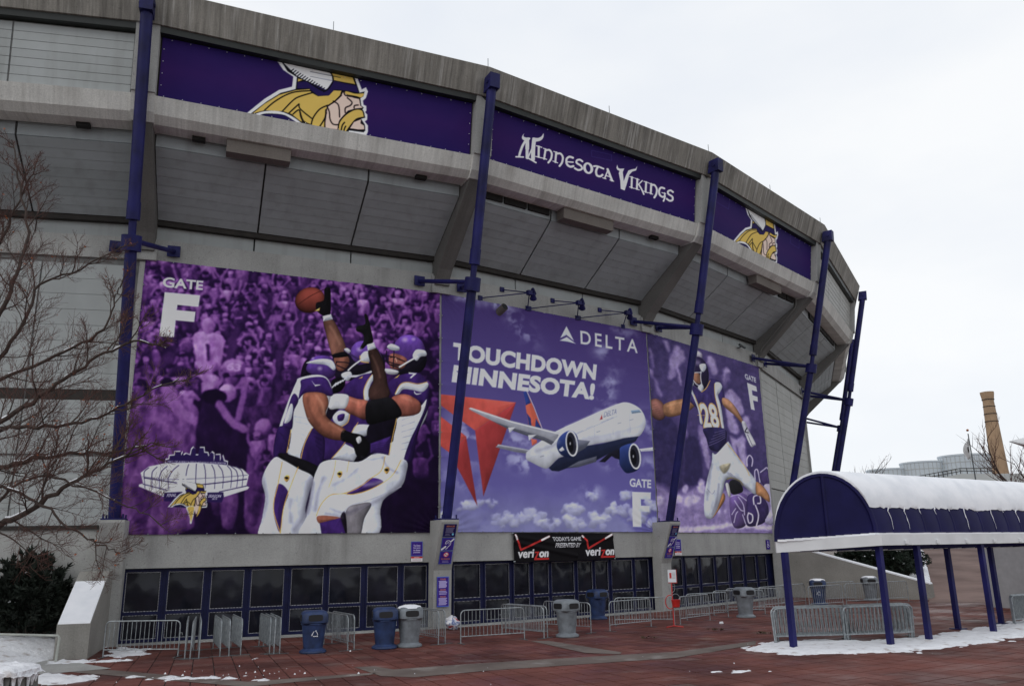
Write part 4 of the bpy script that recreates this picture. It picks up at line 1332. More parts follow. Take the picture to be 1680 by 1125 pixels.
Lw(ZA, 1.2, GLD, (1000, 962), (1040, 886), (1100, 864), (1190, 880), (1268, 864))
c1.text('7', ZA((1112, 782), (1182, 790), (1168, 836), (1118, 830)), WHT, 0.02)
F(ZA, WHT, (1162, 940), (1180, 962), (1226, 958), (1190, 972), (1165, 960), edge=0)
F(ZA, GLD, (990, 832), (1035, 800), (1020, 825), edge=0, smooth=False)
# right player's torso
F(ZT, WHT, (655, 640), (700, 590), (770, 560), (800, 530), (800, 600), (755, 690), (722, 800), (630, 778), edge=0.3)
for i in range(6):
    Lw(ZT, 1.0, (150, 150, 165), (690, 620 + i * 26), (745, 600 + i * 28))
F(ZT, (44, 24, 76), (805, 500), (808, 560), (765, 670), (738, 795), (700, 802), (725, 715), (760, 640), (790, 570))
F(ZT, (22, 17, 32), (545, 640), (660, 605), (655, 690), (640, 720), (550, 730))
F(ZT, (66, 38, 110), (552, 722), (642, 690), (636, 776), (552, 765), smooth=False)
Lw(ZT, 1.3, GLD, (668, 605), (650, 690), (634, 776))
# right player's arm across with black sleeve and white cuff
F(ZT, (150, 84, 68), (640, 530), (670, 508), (720, 510), (770, 545), (765, 590), (700, 605), (660, 595), edge=0.35, grad=(0, -0.2))
F(ZT, (152, 86, 68), (440, 515), (490, 525), (540, 540), (535, 615), (480, 600), (435, 572), edge=0.35, grad=(0, -0.3))
F(ZT, (22, 21, 25), (535, 540), (590, 525), (640, 522), (682, 570), (682, 605), (620, 622), (545, 638), (528, 600), grad=(0, -0.5))
F(ZT, (205, 206, 210), (352, 540), (365, 515), (400, 502), (452, 512), (440, 565), (400, 568), (372, 570), edge=0.15)
# left player
F(ZT, (26, 18, 36), (240, 425), (250, 370), (275, 350), (300, 400), (270, 425))
F(ZT, (78, 48, 122), (262, 392), (285, 347), (330, 332), (375, 345), (392, 392), (385, 428), (345, 438), (290, 418), grad=(-0.1, -0.3))
F(ZT, WHT, (262, 366), (300, 352), (340, 348), (376, 356), (392, 386), (382, 398), (352, 376), (305, 370), edge=0.1)
F(ZT, WHT, (232, 432), (300, 418), (352, 430), (378, 480), (372, 520), (360, 570), (350, 620), (335, 822), (240, 800), (185, 755), (160, 690), (150, 650), (170, 580), (195, 510), (220, 450), edge=0.2)
F(ZT, PUR, (246, 438), (338, 428), (372, 470), (378, 512), (300, 498), (255, 502), (232, 525), (240, 470), edge=0.2)
F(ZT, PUR, (215, 500), (232, 530), (212, 580), (205, 655), (165, 645), (180, 590), (198, 520))
F(ZT, WHT, (198, 545), (208, 560), (200, 615), (172, 630), (182, 585), edge=0)
F(ZT, (50, 28, 86), (145, 650), (200, 660), (186, 756), (128, 775), edge=0.3)
F(ZT, (50, 28, 86), (292, 655), (348, 690), (335, 822), (244, 792), edge=0.3)
Lw(ZT, 1.4, GLD, (292, 655), (262, 720), (246, 790))
Lw(ZT, 1.3, GLD, (202, 660), (186, 756))
F(ZT, WHT, (288, 445), (302, 462), (330, 462), (305, 470), edge=0, smooth=False)
F(ZT, (156, 94, 70), (250, 508), (300, 494), (350, 505), (364, 545), (352, 590), (375, 620), (442, 662), (426, 706), (350, 692), (290, 640), (264, 590), edge=0.45, ew=5, grad=(0.1, -0.25))
F(ZT, (18, 17, 21), (428, 664), (470, 674), (522, 690), (548, 740), (520, 795), (490, 772), (470, 726), (422, 706))
F(ZT, (200, 200, 208), (488, 700), (505, 690), (512, 710), (498, 722), edge=0)
# trousers
F(ZT, (24, 22, 28), (150, 762), (200, 768), (325, 822), (302, 868), (240, 832), (165, 792))
F(ZT, WHT, (135, 778), (170, 790), (240, 830), (302, 866), (288, 930), (272, 1000), (275, 1060), (245, 1130), (78, 1130), (85, 1040), (96, 950), (80, 880), (100, 820), edge=0.16, ew=3.5)
F(ZT, (66, 38, 108), (150, 895), (196, 930), (176, 1000), (165, 1098), (148, 1075), (133, 1000), edge=0.1)
Lw(ZT, 1.4, GLD, (166, 800), (150, 895), (132, 1000), (165, 1106))
Lw(ZT, 1.4, GLD, (236, 822), (196, 930), (175, 1010), (166, 1106))
F(ZT, WHT, (318, 835), (340, 802), (400, 790), (500, 802), (570, 766), (635, 775), (712, 800), (710, 860), (690, 912), (620, 962), (600, 1010), (575, 1130), (262, 1130), (275, 1040), (290, 960), (303, 880), edge=0.16, ew=3.5)
F(ZT, (120, 116, 122), (450, 1012), (500, 985), (560, 985), (530, 1050), (510, 1130), (450, 1130), edge=0.35)
F(ZT, (30, 24, 36), (425, 1045), (445, 1020), (456, 1110), (440, 1125))
F(ZT, (146, 86, 64), (324, 1036), (380, 1035), (428, 1045), (400, 1062), (335, 1068), edge=0.2)
F(ZT, (66, 36, 108), (335, 1066), (426, 1044), (455, 1130), (348, 1130), smooth=False)
F(ZT, (66, 38, 108), (450, 940), (515, 903), (560, 872), (612, 890), (560, 920), (500, 941), edge=0.1)
Lw(ZT, 1.4, GLD, (617, 780), (602, 840), (560, 872), (500, 915), (440, 938), (380, 945), (340, 985), (320, 1034))
Lw(ZT, 1.4, GLD, (688, 796), (645, 868), (560, 920), (480, 943), (440, 938))
Lw(ZT, 1.0, GLD, (400, 795), (392, 850), (372, 910))
Lw(ZT, 1.0, GLD, (458, 800), (450, 845))
Lw(ZT, 1.2, (165, 166, 178), (690, 912), (560, 965), (470, 990), (440, 1020))
Lw(ZT, 1.6, (150, 150, 162), (300, 870), (290, 960), (272, 1040))
for (x, y) in ((187, 868), (418, 853), (625, 838)):
    F(ZT, GLD, (x - 12, y + 2), (x - 2, y - 12), (x + 10, y - 10), (x + 12, y + 4), (x, y + 18), edge=0)
    F(ZT, BLK, (x - 10, y - 2), (x + 2, y - 6), (x + 8, y + 2), (x - 2, y + 6), edge=0)
# soft shading, folds and highlights on the figures
SH, HI = (70, 66, 92), (228, 230, 236)
for w_s, al, pts_ in ((9, .40, [(455, 650), (440, 790), (405, 950), (330, 1060)]), (7, .30, [(60, 600), (75, 720), (95, 800), (60, 1000)]), (6, .30, [(300, 820), (290, 900), (300, 1000)]), (6, .32, [(1245, 520), (1235, 640), (1150, 755), (980, 850), (780, 930)]),
                      (5, .30, [(620, 890), (700, 925), (760, 930)]), (4, .32, [(590, 935), (660, 945), (730, 970)]), (4, .28, [(880, 470), (960, 490), (1060, 470)]), (5, .30, [(480, 680), (470, 800), (440, 930)]), (7, .38, [(560, 640), (520, 760), (500, 900)]),
                      (5, .25, [(850, 560), (760, 640), (640, 700)]), (4, .30, [(1060, 480), (1100, 560), (1180, 600)])):
    c1.line(ZB(*pts_), w_s, SH, alpha=al, feather=w_s * 0.55)
for w_s, al, pts_ in ((5, .45, [(110, 560), (120, 700), (130, 900)]), (6, .40, [(700, 780), (620, 850), (540, 930)]), (5, .35, [(900, 700), (1000, 690), (1150, 640)]), (5, .35, [(330, 620), (330, 740), (300, 900)])):
    c1.line(ZB(*pts_), w_s, HI, alpha=al, feather=w_s * 0.6)
for w_s, al, pts_ in ((5, .40, [(270, 520), (285, 580), (320, 640)]), (4, .35, [(330, 660), (380, 690), (420, 700)])):
    c1.line(ZT(*pts_), w_s, (84, 46, 38), alpha=al, feather=2.5)
for w_s, al, pts_ in ((4, .45, [(310, 510), (335, 545), (345, 590)]), (3, .40, [(370, 630), (400, 648), (430, 668)]), (3, .35, [(460, 530), (500, 545)]), (3, .35, [(690, 520), (730, 535)])):
    c1.line(ZT(*pts_), w_s, (206, 150, 118), alpha=al, feather=2.0)
for w_s, al, pts_ in ((3.5, .45, [(440, 390), (480, 450), (520, 540)]), (2.5, .30, [(800, 640), (840, 720), (870, 820)])):
    c1.line(ZA(*pts_), w_s, (176, 128, 104), alpha=al, feather=2.0)
for x_, y_, r_ in ((1075, 505, 4.5), (1150, 500, 3.0), (690, 585, 4.0), (360, 745, 3.6), (300, 660, 2.4)):
    c1.ell(ZA((x_, y_))[0], r_, r_ * 0.8, 0, (206, 190, 226), feather=r_ * 0.6, alpha=0.55)
for p in ([(955, 655), (985, 650), (1010, 662)], [(1030, 672), (1055, 680)], [(965, 715), (1000, 722), (1030, 722)]):
    Lw(ZA, 1.7, (40, 24, 26), *p)
Lw(ZA, 1.6, (196, 150, 130), (1000, 660), (1010, 690))
for i in range(6):
    Lw(ZT, 1.1, (34, 20, 60), (150 + i * 9, 670 + i * 12), (180 + i * 3, 690 + i * 10), alpha=0.6)
    Lw(ZT, 1.3, (30, 17, 54), (300 + i * 5, 670 + i * 20), (335, 685 + i * 21), alpha=0.55, feather=1.2)
    Lw(ZT, 1.0, (150, 152, 168), (215 + i * 8, 600 + i * 24), (280 - i * 6, 610 + i * 25), alpha=0.6, feather=1.0)
    Lw(ZT, 1.2, (34, 20, 58), (560, 730 + i * 8), (630, 715 + i * 9), alpha=0.5, feather=1.0)
# cloth folds over the printed figures
c1.a *= (0.90 + 0.20 * c1.noise(9, 80, 4, 0.6))[..., None]
# gate lettering
c1.text('GATE', ZC((212, 118), (443, 142), (440, 196), (210, 178)), (208, 212, 224), 0.025)
c1.fill(ZC((224, 207), (426, 227), (419, 292), (298, 281), (295, 311), (402, 322), (397, 380), (291, 370), (284, 468), (200, 462)), (206, 211, 223), smooth=False)
# final season dome crest
ZD_ = Zoom(220, 720, 7.5)
def D(col, *p, **kw):
    c1.fill(ZD_(*p), col, smooth=kw.pop('smooth', False), **kw)
sky_line = [(395, 300), (400, 232), (435, 228), (440, 185), (500, 180), (505, 138), (575, 138), (580, 180), (600, 140), (610, 180), (640, 160), (690, 180), (705, 110), (728, 85), (752, 110), (756, 180), (800, 180), (812, 92), (866, 92), (872, 150), (912, 155), (925, 195), (942, 165), (962, 145), (988, 165), (992, 250), (1005, 180), (1062, 178), (1068, 250), (1095, 190), (1115, 255), (1155, 268), (1150, 340)]
D(WHITE, *sky_line)
D((46, 30, 84), *[(x + (8 if x < 770 else -8), y + 12) for x, y in sky_line])
D(WHITE, (105, 400), (200, 325), (400, 285), (780, 282), (1150, 318), (1335, 368), (1412, 440), (1385, 570), (1420, 590), (1400, 615), (1110, 705), (640, 650), (390, 690), (90, 562), (90, 540), (140, 528), (118, 440))
D((46, 30, 84), (395, 640), (640, 632), (632, 690), (560, 720), (500, 750), (400, 745), (390, 700))
D((46, 30, 84), (915, 645), (1110, 645), (1118, 700), (1095, 768), (920, 762))
for x0, x1 in ((200, 150), (300, 240), (420, 330), (560, 440), (680, 650), (775, 770), (865, 890), (960, 1005), (1040, 1105), (1150, 1205), (1190, 1280), (1250, 1345)):
    y0 = 300 + abs(x0 - 770) * 0.07
    yb = 470 - max(0, abs(x1 - 770) - 250) * 0.05
    c1.line(ZD_((x0, y0), ((x0 + x1) / 2 + (x1 - 770) * 0.04, (y0 + yb) / 2 - 10), (x1, yb)), 1.5, (56, 42, 92))
    c1.line(ZD_((x1, yb), (x1 - (x1 - 770) * 0.02, yb + 130)), 1.2, (70, 60, 104), smooth=False)
c1.line(ZD_((130, 445), (420, 480), (770, 478), (1110, 462), (1395, 440)), 1.0, (90, 84, 116))
c1.line(ZD_((150, 460), (540, 525)), 1.9, (52, 36, 88), smooth=False)
c1.line(ZD_((850, 550), (1100, 525), (1385, 490)), 1.9, (52, 36, 88))
c1.line(ZD_((140, 535), (420, 610)), 1.6, (52, 36, 88), smooth=False)
c1.line(ZD_((1060, 640), (1400, 570)), 1.6, (52, 36, 88), smooth=False)
c1.text('MALL OF AMERICA FIELD AT H.H.H. METRODOME', ZD_((425, 256), (1130, 284), (1128, 306), (423, 278)), (190, 190, 205), 0.01)
c1.text('FINAL', ZD_((432, 655), (545, 655), (540, 690), (428, 690)), (205, 205, 215), 0.02, 0.2)
c1.text('SEASON', ZD_((932, 672), (1085, 675), (1082, 708), (930, 705)), (205, 205, 215), 0.02, 0.2)
c1.text('2013', ZD_((975, 712), (1035, 713), (1034, 732), (974, 731)), (205, 205, 215), 0.02, 0.2)
_he = homography([(75, 795), (1500, 1045), (465, 148), (1390, 335)], [ZD_((445, 812))[0], ZD_((912, 825))[0], ZD_((560, 500))[0], ZD_((862, 552))[0]])
head_emblem(c1, lambda *p: [tuple(q) for q in happly(_he, p)], 0.42, braid=True)
c1.line(ZD_((640, 640), (590, 560), (590, 480), (575, 420)), 5.0, WHITE)
c1.line(ZD_((690, 560), (650, 520), (645, 450)), 3.2, WHITE)
big_banner('player_banner', 0, c1, 'purple banner of three celebrating football players reaching up with a ball', seed=1)

# ================================================================== banner: airliner in a purple sky
B2 = [(722, 484), (1064, 546), (1082, 875), (724, 877)]
c2 = Canvas(400, 440, B2, (80, 62, 122))
g = c2.uv[..., 1]
c2.a[:] = (1 - g[..., None]) * np.array((74, 56, 116), np.float32) + g[..., None] * np.array((104, 100, 166), np.float32)
n1, n2 = c2.noise(70, 3, 5, 1.5), c2.noise(46, 8, 5)
m_ = np.clip((g - 0.80) / 0.16, 0, 1) * np.clip((n1 * 0.5 + n2 * 0.5 + 0.5 * (g - 0.84) - 0.40) / 0.12, 0, 1)
c2.a += (np.array((172, 178, 208), np.float32) * (0.78 + 0.4 * (c2.noise(30, 12, 4) - 0.3))[..., None] - c2.a) * (m_ * 0.45)[..., None]
ZD2 = Zoom(710, 470, 2.744)
def wisp(cx, cy, rx, ry, rot, a, seed):
    x, y = (c2.X - cx), (c2.Y - cy)
    xr, yr = x * math.cos(rot) + y * math.sin(rot), -x * math.sin(rot) + y * math.cos(rot)
    w_ = np.exp(-(xr / rx) ** 2 - (yr / ry) ** 2) * np.clip((c2.noise(18, seed, 4) - 0.40) / 0.2, 0, 1) * a
    c2.a += (np.array((168, 170, 205), np.float32) - c2.a) * w_[..., None]
for q in ((380, 170, 40, 14, 0.9, .95, 1), (300, 90, 34, 9, 0.4, .9, 2), (150, 70, 22, 10, 0.3, .8, 3), (790, 480, 36, 14, -1.2, .95, 4), (770, 300, 14, 10, 0, .7, 5), (160, 700, 40, 34, 1.2, .95, 6), (420, 800, 40, 16, 0.3, .95, 7), (380, 700, 30, 12, 0.4, .8, 8),
          (960, 640, 26, 22, 0.5, .8, 9), (830, 800, 24, 14, 0.2, .95, 10), (980, 820, 14, 16, 0, .8, 11), (720, 940, 18, 14, 0, .9, 12), (120, 880, 36, 16, 0.4, .6, 13), (870, 210, 20, 10, 0.2, .5, 14)):
    p = ZD2((q[0], q[1]))[0]
    wisp(p[0], p[1], q[2], q[3], q[4], q[5], q[6])
def F2(z, col, *p, **kw):
    kw.setdefault('smooth', False); kw.setdefault('vol', 0.14); kw.setdefault('tex', 0.05)
    c2.fill(z(*p), col, **kw)
# heaped clouds along the foot of the sheet
_rc = random.Random(6)
for (qx, qy, qr, qn) in ((60, 1050, 30, 12), (160, 1000, 34, 16), (250, 985, 24, 10), (330, 1065, 40, 20), (450, 1050, 40, 22), (530, 1080, 30, 14), (620, 1010, 36, 22), (650, 1070, 40, 18), (725, 955, 26, 14), (760, 1060, 40, 18), (840, 1010, 36, 22), (880, 950, 26, 14), (930, 1040, 40, 20), (1000, 1000, 34, 16), (1010, 1080, 30, 12)):
    pf = []
    for _ in range(qn):
        a_, r_ = _rc.uniform(0, 6.283), _rc.random() ** 0.6
        pf.append((qy + qr * 0.75 * r_ * math.sin(a_), qx + qr * 1.5 * r_ * math.cos(a_), qr * _rc.uniform(0.22, 0.48)))
    for (y_, x_, r_) in sorted(pf):
        sh = _rc.uniform(0.86, 1.06) * (1.0 - 0.10 * (y_ - qy) / qr)
        c2.ell(ZD2((x_, y_))[0], r_ / 2.744 * 1.15, r_ / 2.744, 0, tuple(min(215, v_ * sh) for v_ in (168, 170, 202)), feather=1.6, alpha=0.62, grad=(-0.03, -0.2))
c2.warp(4.5, 9, 90)
c2.warp(2.0, 4, 94)
c2.soften(1)
# red folded triangle
F2(ZD2, (196, 78, 66), (30, 499), (375, 535), (190, 663), (30, 548), grad=(0.08, 0.1))
F2(ZD2, (150, 48, 50), (375, 535), (190, 663), (230, 957), grad=(-0.05, -0.12))
F2(ZD2, (190, 72, 62), (30, 596), (150, 690), (78, 765), (30, 728))
F2(ZD2, (146, 46, 48), (150, 690), (203, 1000), (96, 800), (78, 765), grad=(0, -0.1))
ZP = Zoom(760, 630, 5.25)
# airliner
F2(ZP, (204, 92, 66), (520, 85), (545, 80), (600, 200), (682, 408), (620, 402), (568, 382), (545, 250))
F2(ZP, (44, 66, 138), (518, 90), (545, 78), (586, 185), (540, 208))
F2(ZP, (44, 62, 128), (550, 275), (585, 320), (592, 388), (570, 380))
F2(ZP, (44, 62, 128), (630, 320), (682, 408), (622, 402))
c2.line(ZP((548, 82), (612, 220), (685, 408)), 1.0, (190, 190, 205), smooth=False)
F2(ZP, (204, 92, 66), (588, 495), (640, 505), (640, 530), (598, 556))
F2(ZP, (120, 122, 134), (280, 570), (305, 545), (480, 575), (625, 602), (610, 632), (450, 610), (330, 582), grad=(0, -0.2))
c2.line(ZP((300, 550), (480, 580), (620, 605)), 0.9, (180, 182, 194))
F2(ZP, (206, 209, 218), (556, 605), (640, 538), (800, 432), (1000, 340), (1200, 250), (1350, 188), (1420, 176), (1490, 198), (1548, 240), (1582, 300), (1587, 360), (1562, 430), (1510, 476), (1350, 505), (1100, 550), (960, 622), (830, 662), (748, 738), (700, 748), (600, 702), (548, 672), (546, 620), smooth=True, edge=0.18, ew=8, grad=(0.03, -0.14))
F2(ZP, (34, 40, 66), (742, 745), (830, 660), (960, 620), (1080, 552), (1200, 535), (1400, 484), (1526, 468), (1500, 512), (1400, 562), (1260, 622), (1150, 682), (1000, 736), (900, 747), (830, 774), (770, 770), grad=(0, -0.2))
F2(ZP, (86, 88, 104), (905, 742), (1000, 688), (1160, 642), (1155, 690), (1000, 738))
F2(ZP, (84, 88, 104), (985, 500), (1102, 512), (1062, 572), (990, 615), (960, 610))
F2(ZP, (142, 144, 154), (42, 238), (70, 232), (400, 338), (835, 442), (822, 480), (765, 548), (700, 512), (560, 472), (380, 408), (240, 340), (70, 258), grad=(0, -0.1))
F2(ZP, (84, 86, 98), (240, 340), (420, 400), (700, 478), (790, 520), (765, 548), (700, 514), (560, 474), (380, 410))
c2.line(ZP((60, 236), (420, 352), (832, 452)), 2.0, (205, 208, 216), smooth=False)
F2(ZP, (190, 192, 202), (388, 400), (452, 398), (402, 447))
F2(ZP, (190, 192, 202), (563, 465), (636, 460), (570, 512))
def engine(cx, cy, body):
    F2(ZP, (38, 54, 104), *body, smooth=True, grad=(-0.1, -0.35))
    c2.ell(ZP((cx, cy))[0], 10.2, 21.5, -0.12, (196, 198, 208))
    c2.ell(ZP((cx - 2, cy))[0], 7.8, 18.6, -0.12, (44, 44, 58))
    c2.ell(ZP((cx - 12, cy + 6))[0], 5.0, 13, -0.12, (22, 22, 30))
    c2.ell(ZP((cx - 14, cy))[0], 1.1, 2.4, 0, (160, 160, 170))
engine(943, 535, [(812, 560), (830, 490), (880, 440), (940, 424), (990, 470), (1000, 560), (975, 642), (930, 658), (850, 632)])
F2(ZP, (190, 190, 196), (830, 590), (862, 562), (880, 590), (850, 604))
engine(1493, 642, [(1358, 575), (1470, 530), (1530, 570), (1547, 660), (1522, 752), (1430, 787), (1382, 752), (1355, 690)])
F2(ZP, (30, 30, 44), (1260, 620), (1360, 570), (1360, 670), (1320, 660), (1290, 640), (1230, 695), (1180, 690))
F2(ZP, (200, 203, 212), (1530, 578), (1660, 562), (1660, 592), (1548, 600))
F2(ZP, (112, 136, 160), (1458, 246), (1530, 238), (1552, 262), (1466, 274))
c2.text('DELTA', ZP((1222, 262), (1335, 232), (1332, 275), (1220, 308)), (96, 100, 130), 0.01, 0.2)
F2(ZP, (170, 60, 64), (1205, 282), (1186, 330), (1212, 322))
for x0, y0 in ((985, 445), (1070, 405), (1200, 350), (1250, 330)):
    c2.line(ZP((x0, y0), (x0 + 55, y0 - 24)), 0.9, (150, 154, 170), smooth=False)
for x0, y0 in ((1160, 435), (1345, 360), (670, 650), (1450, 330)):
    c2.line(ZP((x0, y0), (x0 + 28, y0 - 8)), 0.8, (110, 114, 130), smooth=False)
for i in range(26):
    f_ = i / 25
    x_, y_ = 985 + (1330 - 985) * f_, 452 + (300 - 452) * f_
    c2.line(ZP((x_, y_), (x_ + 6, y_ - 2)), 1.0, (120, 126, 146), smooth=False, alpha=0.8)
c2.line(ZP((640, 600), (760, 560), (830, 520)), 5, (120, 122, 140), alpha=0.45, feather=3)
c2.line(ZP((1000, 520), (1200, 470), (1400, 420), (1540, 380)), 8, (150, 152, 168), alpha=0.5, feather=5)
c2.line(ZP((900, 400), (1100, 310), (1330, 205)), 5, (232, 234, 240), alpha=0.6, feather=3)
for x_ in (1130, 1290, 1440):
    c2.line(ZP((x_, 300 - (x_ - 1130) * 0.3), (x_ + 14, 480 - (x_ - 1130) * 0.15)), 0.6, (150, 152, 166), smooth=False, alpha=0.7)
# lettering
LT = (200, 206, 222)
c2.text('TOUCHDOWN', ZD2((88, 263), (745, 360), (738, 432), (85, 343)), LT, 0.05, 0.0, 1.04)
c2.text('MINNESOTA!', ZD2((92, 365), (738, 447), (730, 522), (82, 445)), LT, 0.05, 0.0, 1.04)
c2.text('DELTA', ZD2((669, 205), (934, 247), (932, 307), (671, 266)), LT, 0.012, 0.0, 1.35)
F2(ZD2, LT, (606, 186), (578, 240), (606, 226), (640, 254))
F2(ZD2, LT, (575, 252), (607, 236), (648, 266), (612, 257))
c2.text('GATE', ZD2((893, 873), (992, 879), (991, 917), (893, 910)), LT, 0.025)
F2(ZD2, (204, 210, 226), (904, 934), (990, 936), (989, 968), (944, 966), (944, 995), (983, 997), (982, 1023), (944, 1021), (946, 1090), (908, 1089))
big_banner('airliner_banner', 1, c2, 'purple airline banner with a white airliner, red triangle and clouds', seed=2, z0=4.10)

# ================================================================== banner: running player
B3 = [(1066, 547), (1254, 595), (1272, 872), (1084, 876)]
c3 = Canvas(260, 400, B3, (58, 50, 96))
Z8, Z9 = Zoom(1060, 560, 6.25), Zoom(1060, 700, 6.25)
def F3(z, col, *p, **kw):
    kw.setdefault('edge', 0.2); kw.setdefault('ew', 2.0); kw.setdefault('vol', 0.30); kw.setdefault('vw', 5.0); kw.setdefault('tex', 0.07 if sum(col) > 520 else 0.14)
    c3.fill(z(*p), col, **kw)
gn = c3.noise(40, 4, 3, 0.5)
c3.a *= (0.8 + 0.45 * gn)[..., None]
BG = dict(feather=2.2, edge=0.1)
for col, p in (((128, 110, 164), [(280, 180), (320, 60), (400, 70), (430, 180), (380, 260), (350, 300), (300, 400), (250, 390)]), ((150, 136, 182), [(340, 290), (370, 330), (400, 470), (370, 440)]), ((112, 94, 150), [(60, 110), (90, 110), (110, 250), (95, 280)]),
               ((120, 100, 158), [(40, 300), (90, 310), (110, 400), (80, 390)]), ((116, 98, 154), [(115, 410), (150, 450), (180, 560), (160, 610), (120, 500)]), ((130, 112, 166), [(210, 0), (260, 10), (265, 120), (230, 90)]),
               ((132, 114, 168), [(670, 140), (740, 150), (770, 270), (740, 340), (690, 290)]), ((96, 76, 136), [(820, 280), (870, 255), (910, 310), (900, 380), (840, 470), (815, 400)]), ((152, 136, 184), [(830, 300), (860, 260), (905, 300), (880, 310), (850, 330), (840, 420)]),
               ((140, 122, 174), [(840, 540), (900, 470), (980, 540), (1040, 700), (1010, 760), (930, 760), (990, 900), (940, 950), (870, 870)]), ((146, 128, 178), [(880, 980), (960, 1000), (1040, 980), (1060, 1300), (1010, 1300), (960, 1080), (950, 1200)]),
               ((130, 112, 168), [(560, 900), (610, 910), (660, 1100), (690, 1300), (650, 1300), (580, 1050)]), ((122, 104, 160), [(410, 760), (440, 850), (440, 1000), (415, 960)]), ((140, 126, 174), [(1030, 780), (1090, 770), (1120, 880), (1080, 930)]),
               ((44, 38, 76), [(100, 900), (330, 880), (380, 1500), (120, 1500)]), ((40, 36, 70), [(420, 1050), (560, 1050), (590, 1600), (430, 1600)])):
    c3.fill(Z8(*p), col, **BG)
c3.fill(Z9((60, 640), (300, 690), (620, 640), (900, 660), (1400, 620), (1400, 1200), (60, 1200)), (120, 98, 150), feather=6)
for x, y, r_ in ((440, 780, 48), (160, 790, 40), (340, 760, 40), (580, 660, 40), (520, 760, 36), (410, 660, 34), (580, 600, 30), (760, 870, 16), (820, 870, 14)):
    c3.ell(Z9((x, y))[0], r_ / 6.25, r_ / 6.0, 0, (172, 156, 196), feather=1.8)
c3.fill(Z9((300, 1055), (620, 1020), (880, 985), (1330, 1000), (1330, 1040), (880, 1030), (600, 1075), (300, 1100)), (186, 176, 206), feather=2)
c3.warp(4, 16, 60)
c3.warp(1.5, 6, 64)
c3.soften(3)
c3.duotone([(0.0, (26, 22, 48)), (0.18, (54, 46, 90)), (0.32, (92, 76, 130)), (0.5, (146, 128, 176)), (0.75, (196, 184, 212))], 0.13, 17)
# fallen opponent
F3(Z9, (96, 74, 128), (878, 705), (960, 678), (1062, 720), (1055, 900), (1022, 1012), (930, 1038), (888, 980), (868, 850), grad=(-0.2, -0.2))
for p in ([(890, 900), (915, 860), (930, 840)], [(910, 980), (930, 900), (950, 870)], [(920, 760), (980, 850), (1020, 860)], [(880, 720), (960, 700), (1050, 760)], [(1000, 900), (1030, 990)], [(960, 720), (1010, 800), (1020, 900)]):
    c3.line(Z9(*p), 1.6, (176, 164, 200))
F3(Z9, (60, 46, 92), (1060, 705), (1190, 690), (1270, 800), (1262, 920), (1190, 990), (1050, 1012), (1040, 900))
for p in ([(1120, 790), (1120, 715), (1180, 700), (1190, 770), (1160, 780)], [(1060, 880), (1100, 900), (1100, 960), (1065, 980), (1050, 920), (1062, 880)], [(1135, 800), (1165, 900), (1140, 1010)]):
    c3.line(Z9(*p), 2.2, (190, 180, 210))
for p in ([(1060, 400), (1060, 330), (1090, 290), (1120, 330), (1110, 400)], [(1140, 540), (1140, 450), (1170, 440), (1190, 560)], [(1200, 460), (1240, 430), (1270, 410), (1295, 440), (1290, 490)]):
    c3.line(Z9(*p), 2.0, (180, 170, 205))
F3(Z9, (74, 58, 108), (1190, 480), (1290, 450), (1310, 590), (1220, 590), **{'edge': 0.2})
F3(Z9, (170, 160, 192), (1230, 600), (1330, 600), (1375, 800), (1320, 980), (1230, 960), (1300, 800))
# runner
c3.ell(Z8((138, 732))[0], 13.2, 18.8, -0.35, (158, 104, 92), edge=0.5, ew=5, grad=(0, -0.3))
F3(Z8, (172, 122, 82), (195, 692), (270, 642), (380, 612), (470, 600), (525, 670), (430, 752), (290, 802), (215, 790), edge=0.4, ew=3, grad=(0, -0.2))
F3(Z8, (64, 50, 108), (452, 480), (520, 470), (600, 525), (680, 392), (750, 384), (800, 430), (842, 560), (800, 690), (822, 900), (852, 1000), (800, 1130), (680, 1120), (640, 1000), (610, 860), (560, 720), (450, 600), edge=0.3)
F3(Z8, WHT, (455, 480), (500, 560), (560, 720), (578, 850), (604, 850), (572, 700), (522, 560), (480, 470), edge=0.1)
F3(Z8, WHT, (738, 430), (790, 415), (818, 460), (792, 520), (772, 560), (802, 680), (830, 930), (806, 900), (772, 700), (742, 560), edge=0.1)
c3.line(Z8((736, 430), (740, 560), (770, 700), (800, 900)), 0.9, GLD)
c3.line(Z8((604, 850), (572, 700), (522, 560)), 0.9, GLD)
c3.text('28', Z8((558, 632), (748, 634), (794, 908), (614, 910)), (206, 160, 76), 0.05)
c3.text('28', Z8((568, 646), (740, 648), (784, 896), (622, 898)), (206, 204, 212), 0.02)
F3(Z8, (44, 38, 82), (615, 905), (830, 900), (850, 1010), (800, 1130), (680, 1120), (640, 1010))
for i in range(5):
    c3.line(Z8((650 + i * 20, 1090 - i * 36), (760, 1040 - i * 26), (836, 990 - i * 20)), 0.9, (104, 92, 140))
F3(Z8, (176, 126, 88), (815, 580), (880, 590), (962, 680), (1034, 818), (1014, 832), (938, 752), (828, 660), edge=0.35)
F3(Z8, (200, 198, 210), (1014, 825), (1050, 816), (1082, 890), (1158, 1040), (1140, 1062), (1105, 1072), (1050, 950), edge=0.25)
c3.line(Z8((1070, 880), (1050, 920), (1080, 930)), 1.8, (40, 36, 52))
c3.line(Z8((1075, 950), (1120, 1060)), 0.9, (80, 76, 100), smooth=False)
F3(Z8, (192, 184, 206), (512, 104), (570, 88), (612, 120), (602, 168), (540, 155), feather=1.5)
F3(Z8, (46, 36, 72), (498, 195), (540, 153), (600, 160), (652, 220), (678, 330), (664, 430), (612, 505), (560, 485), (500, 425), (492, 270), grad=(-0.2, -0.2))
F3(Z8, WHT, (582, 236), (642, 224), (652, 270), (622, 312), (594, 292), edge=0.05)
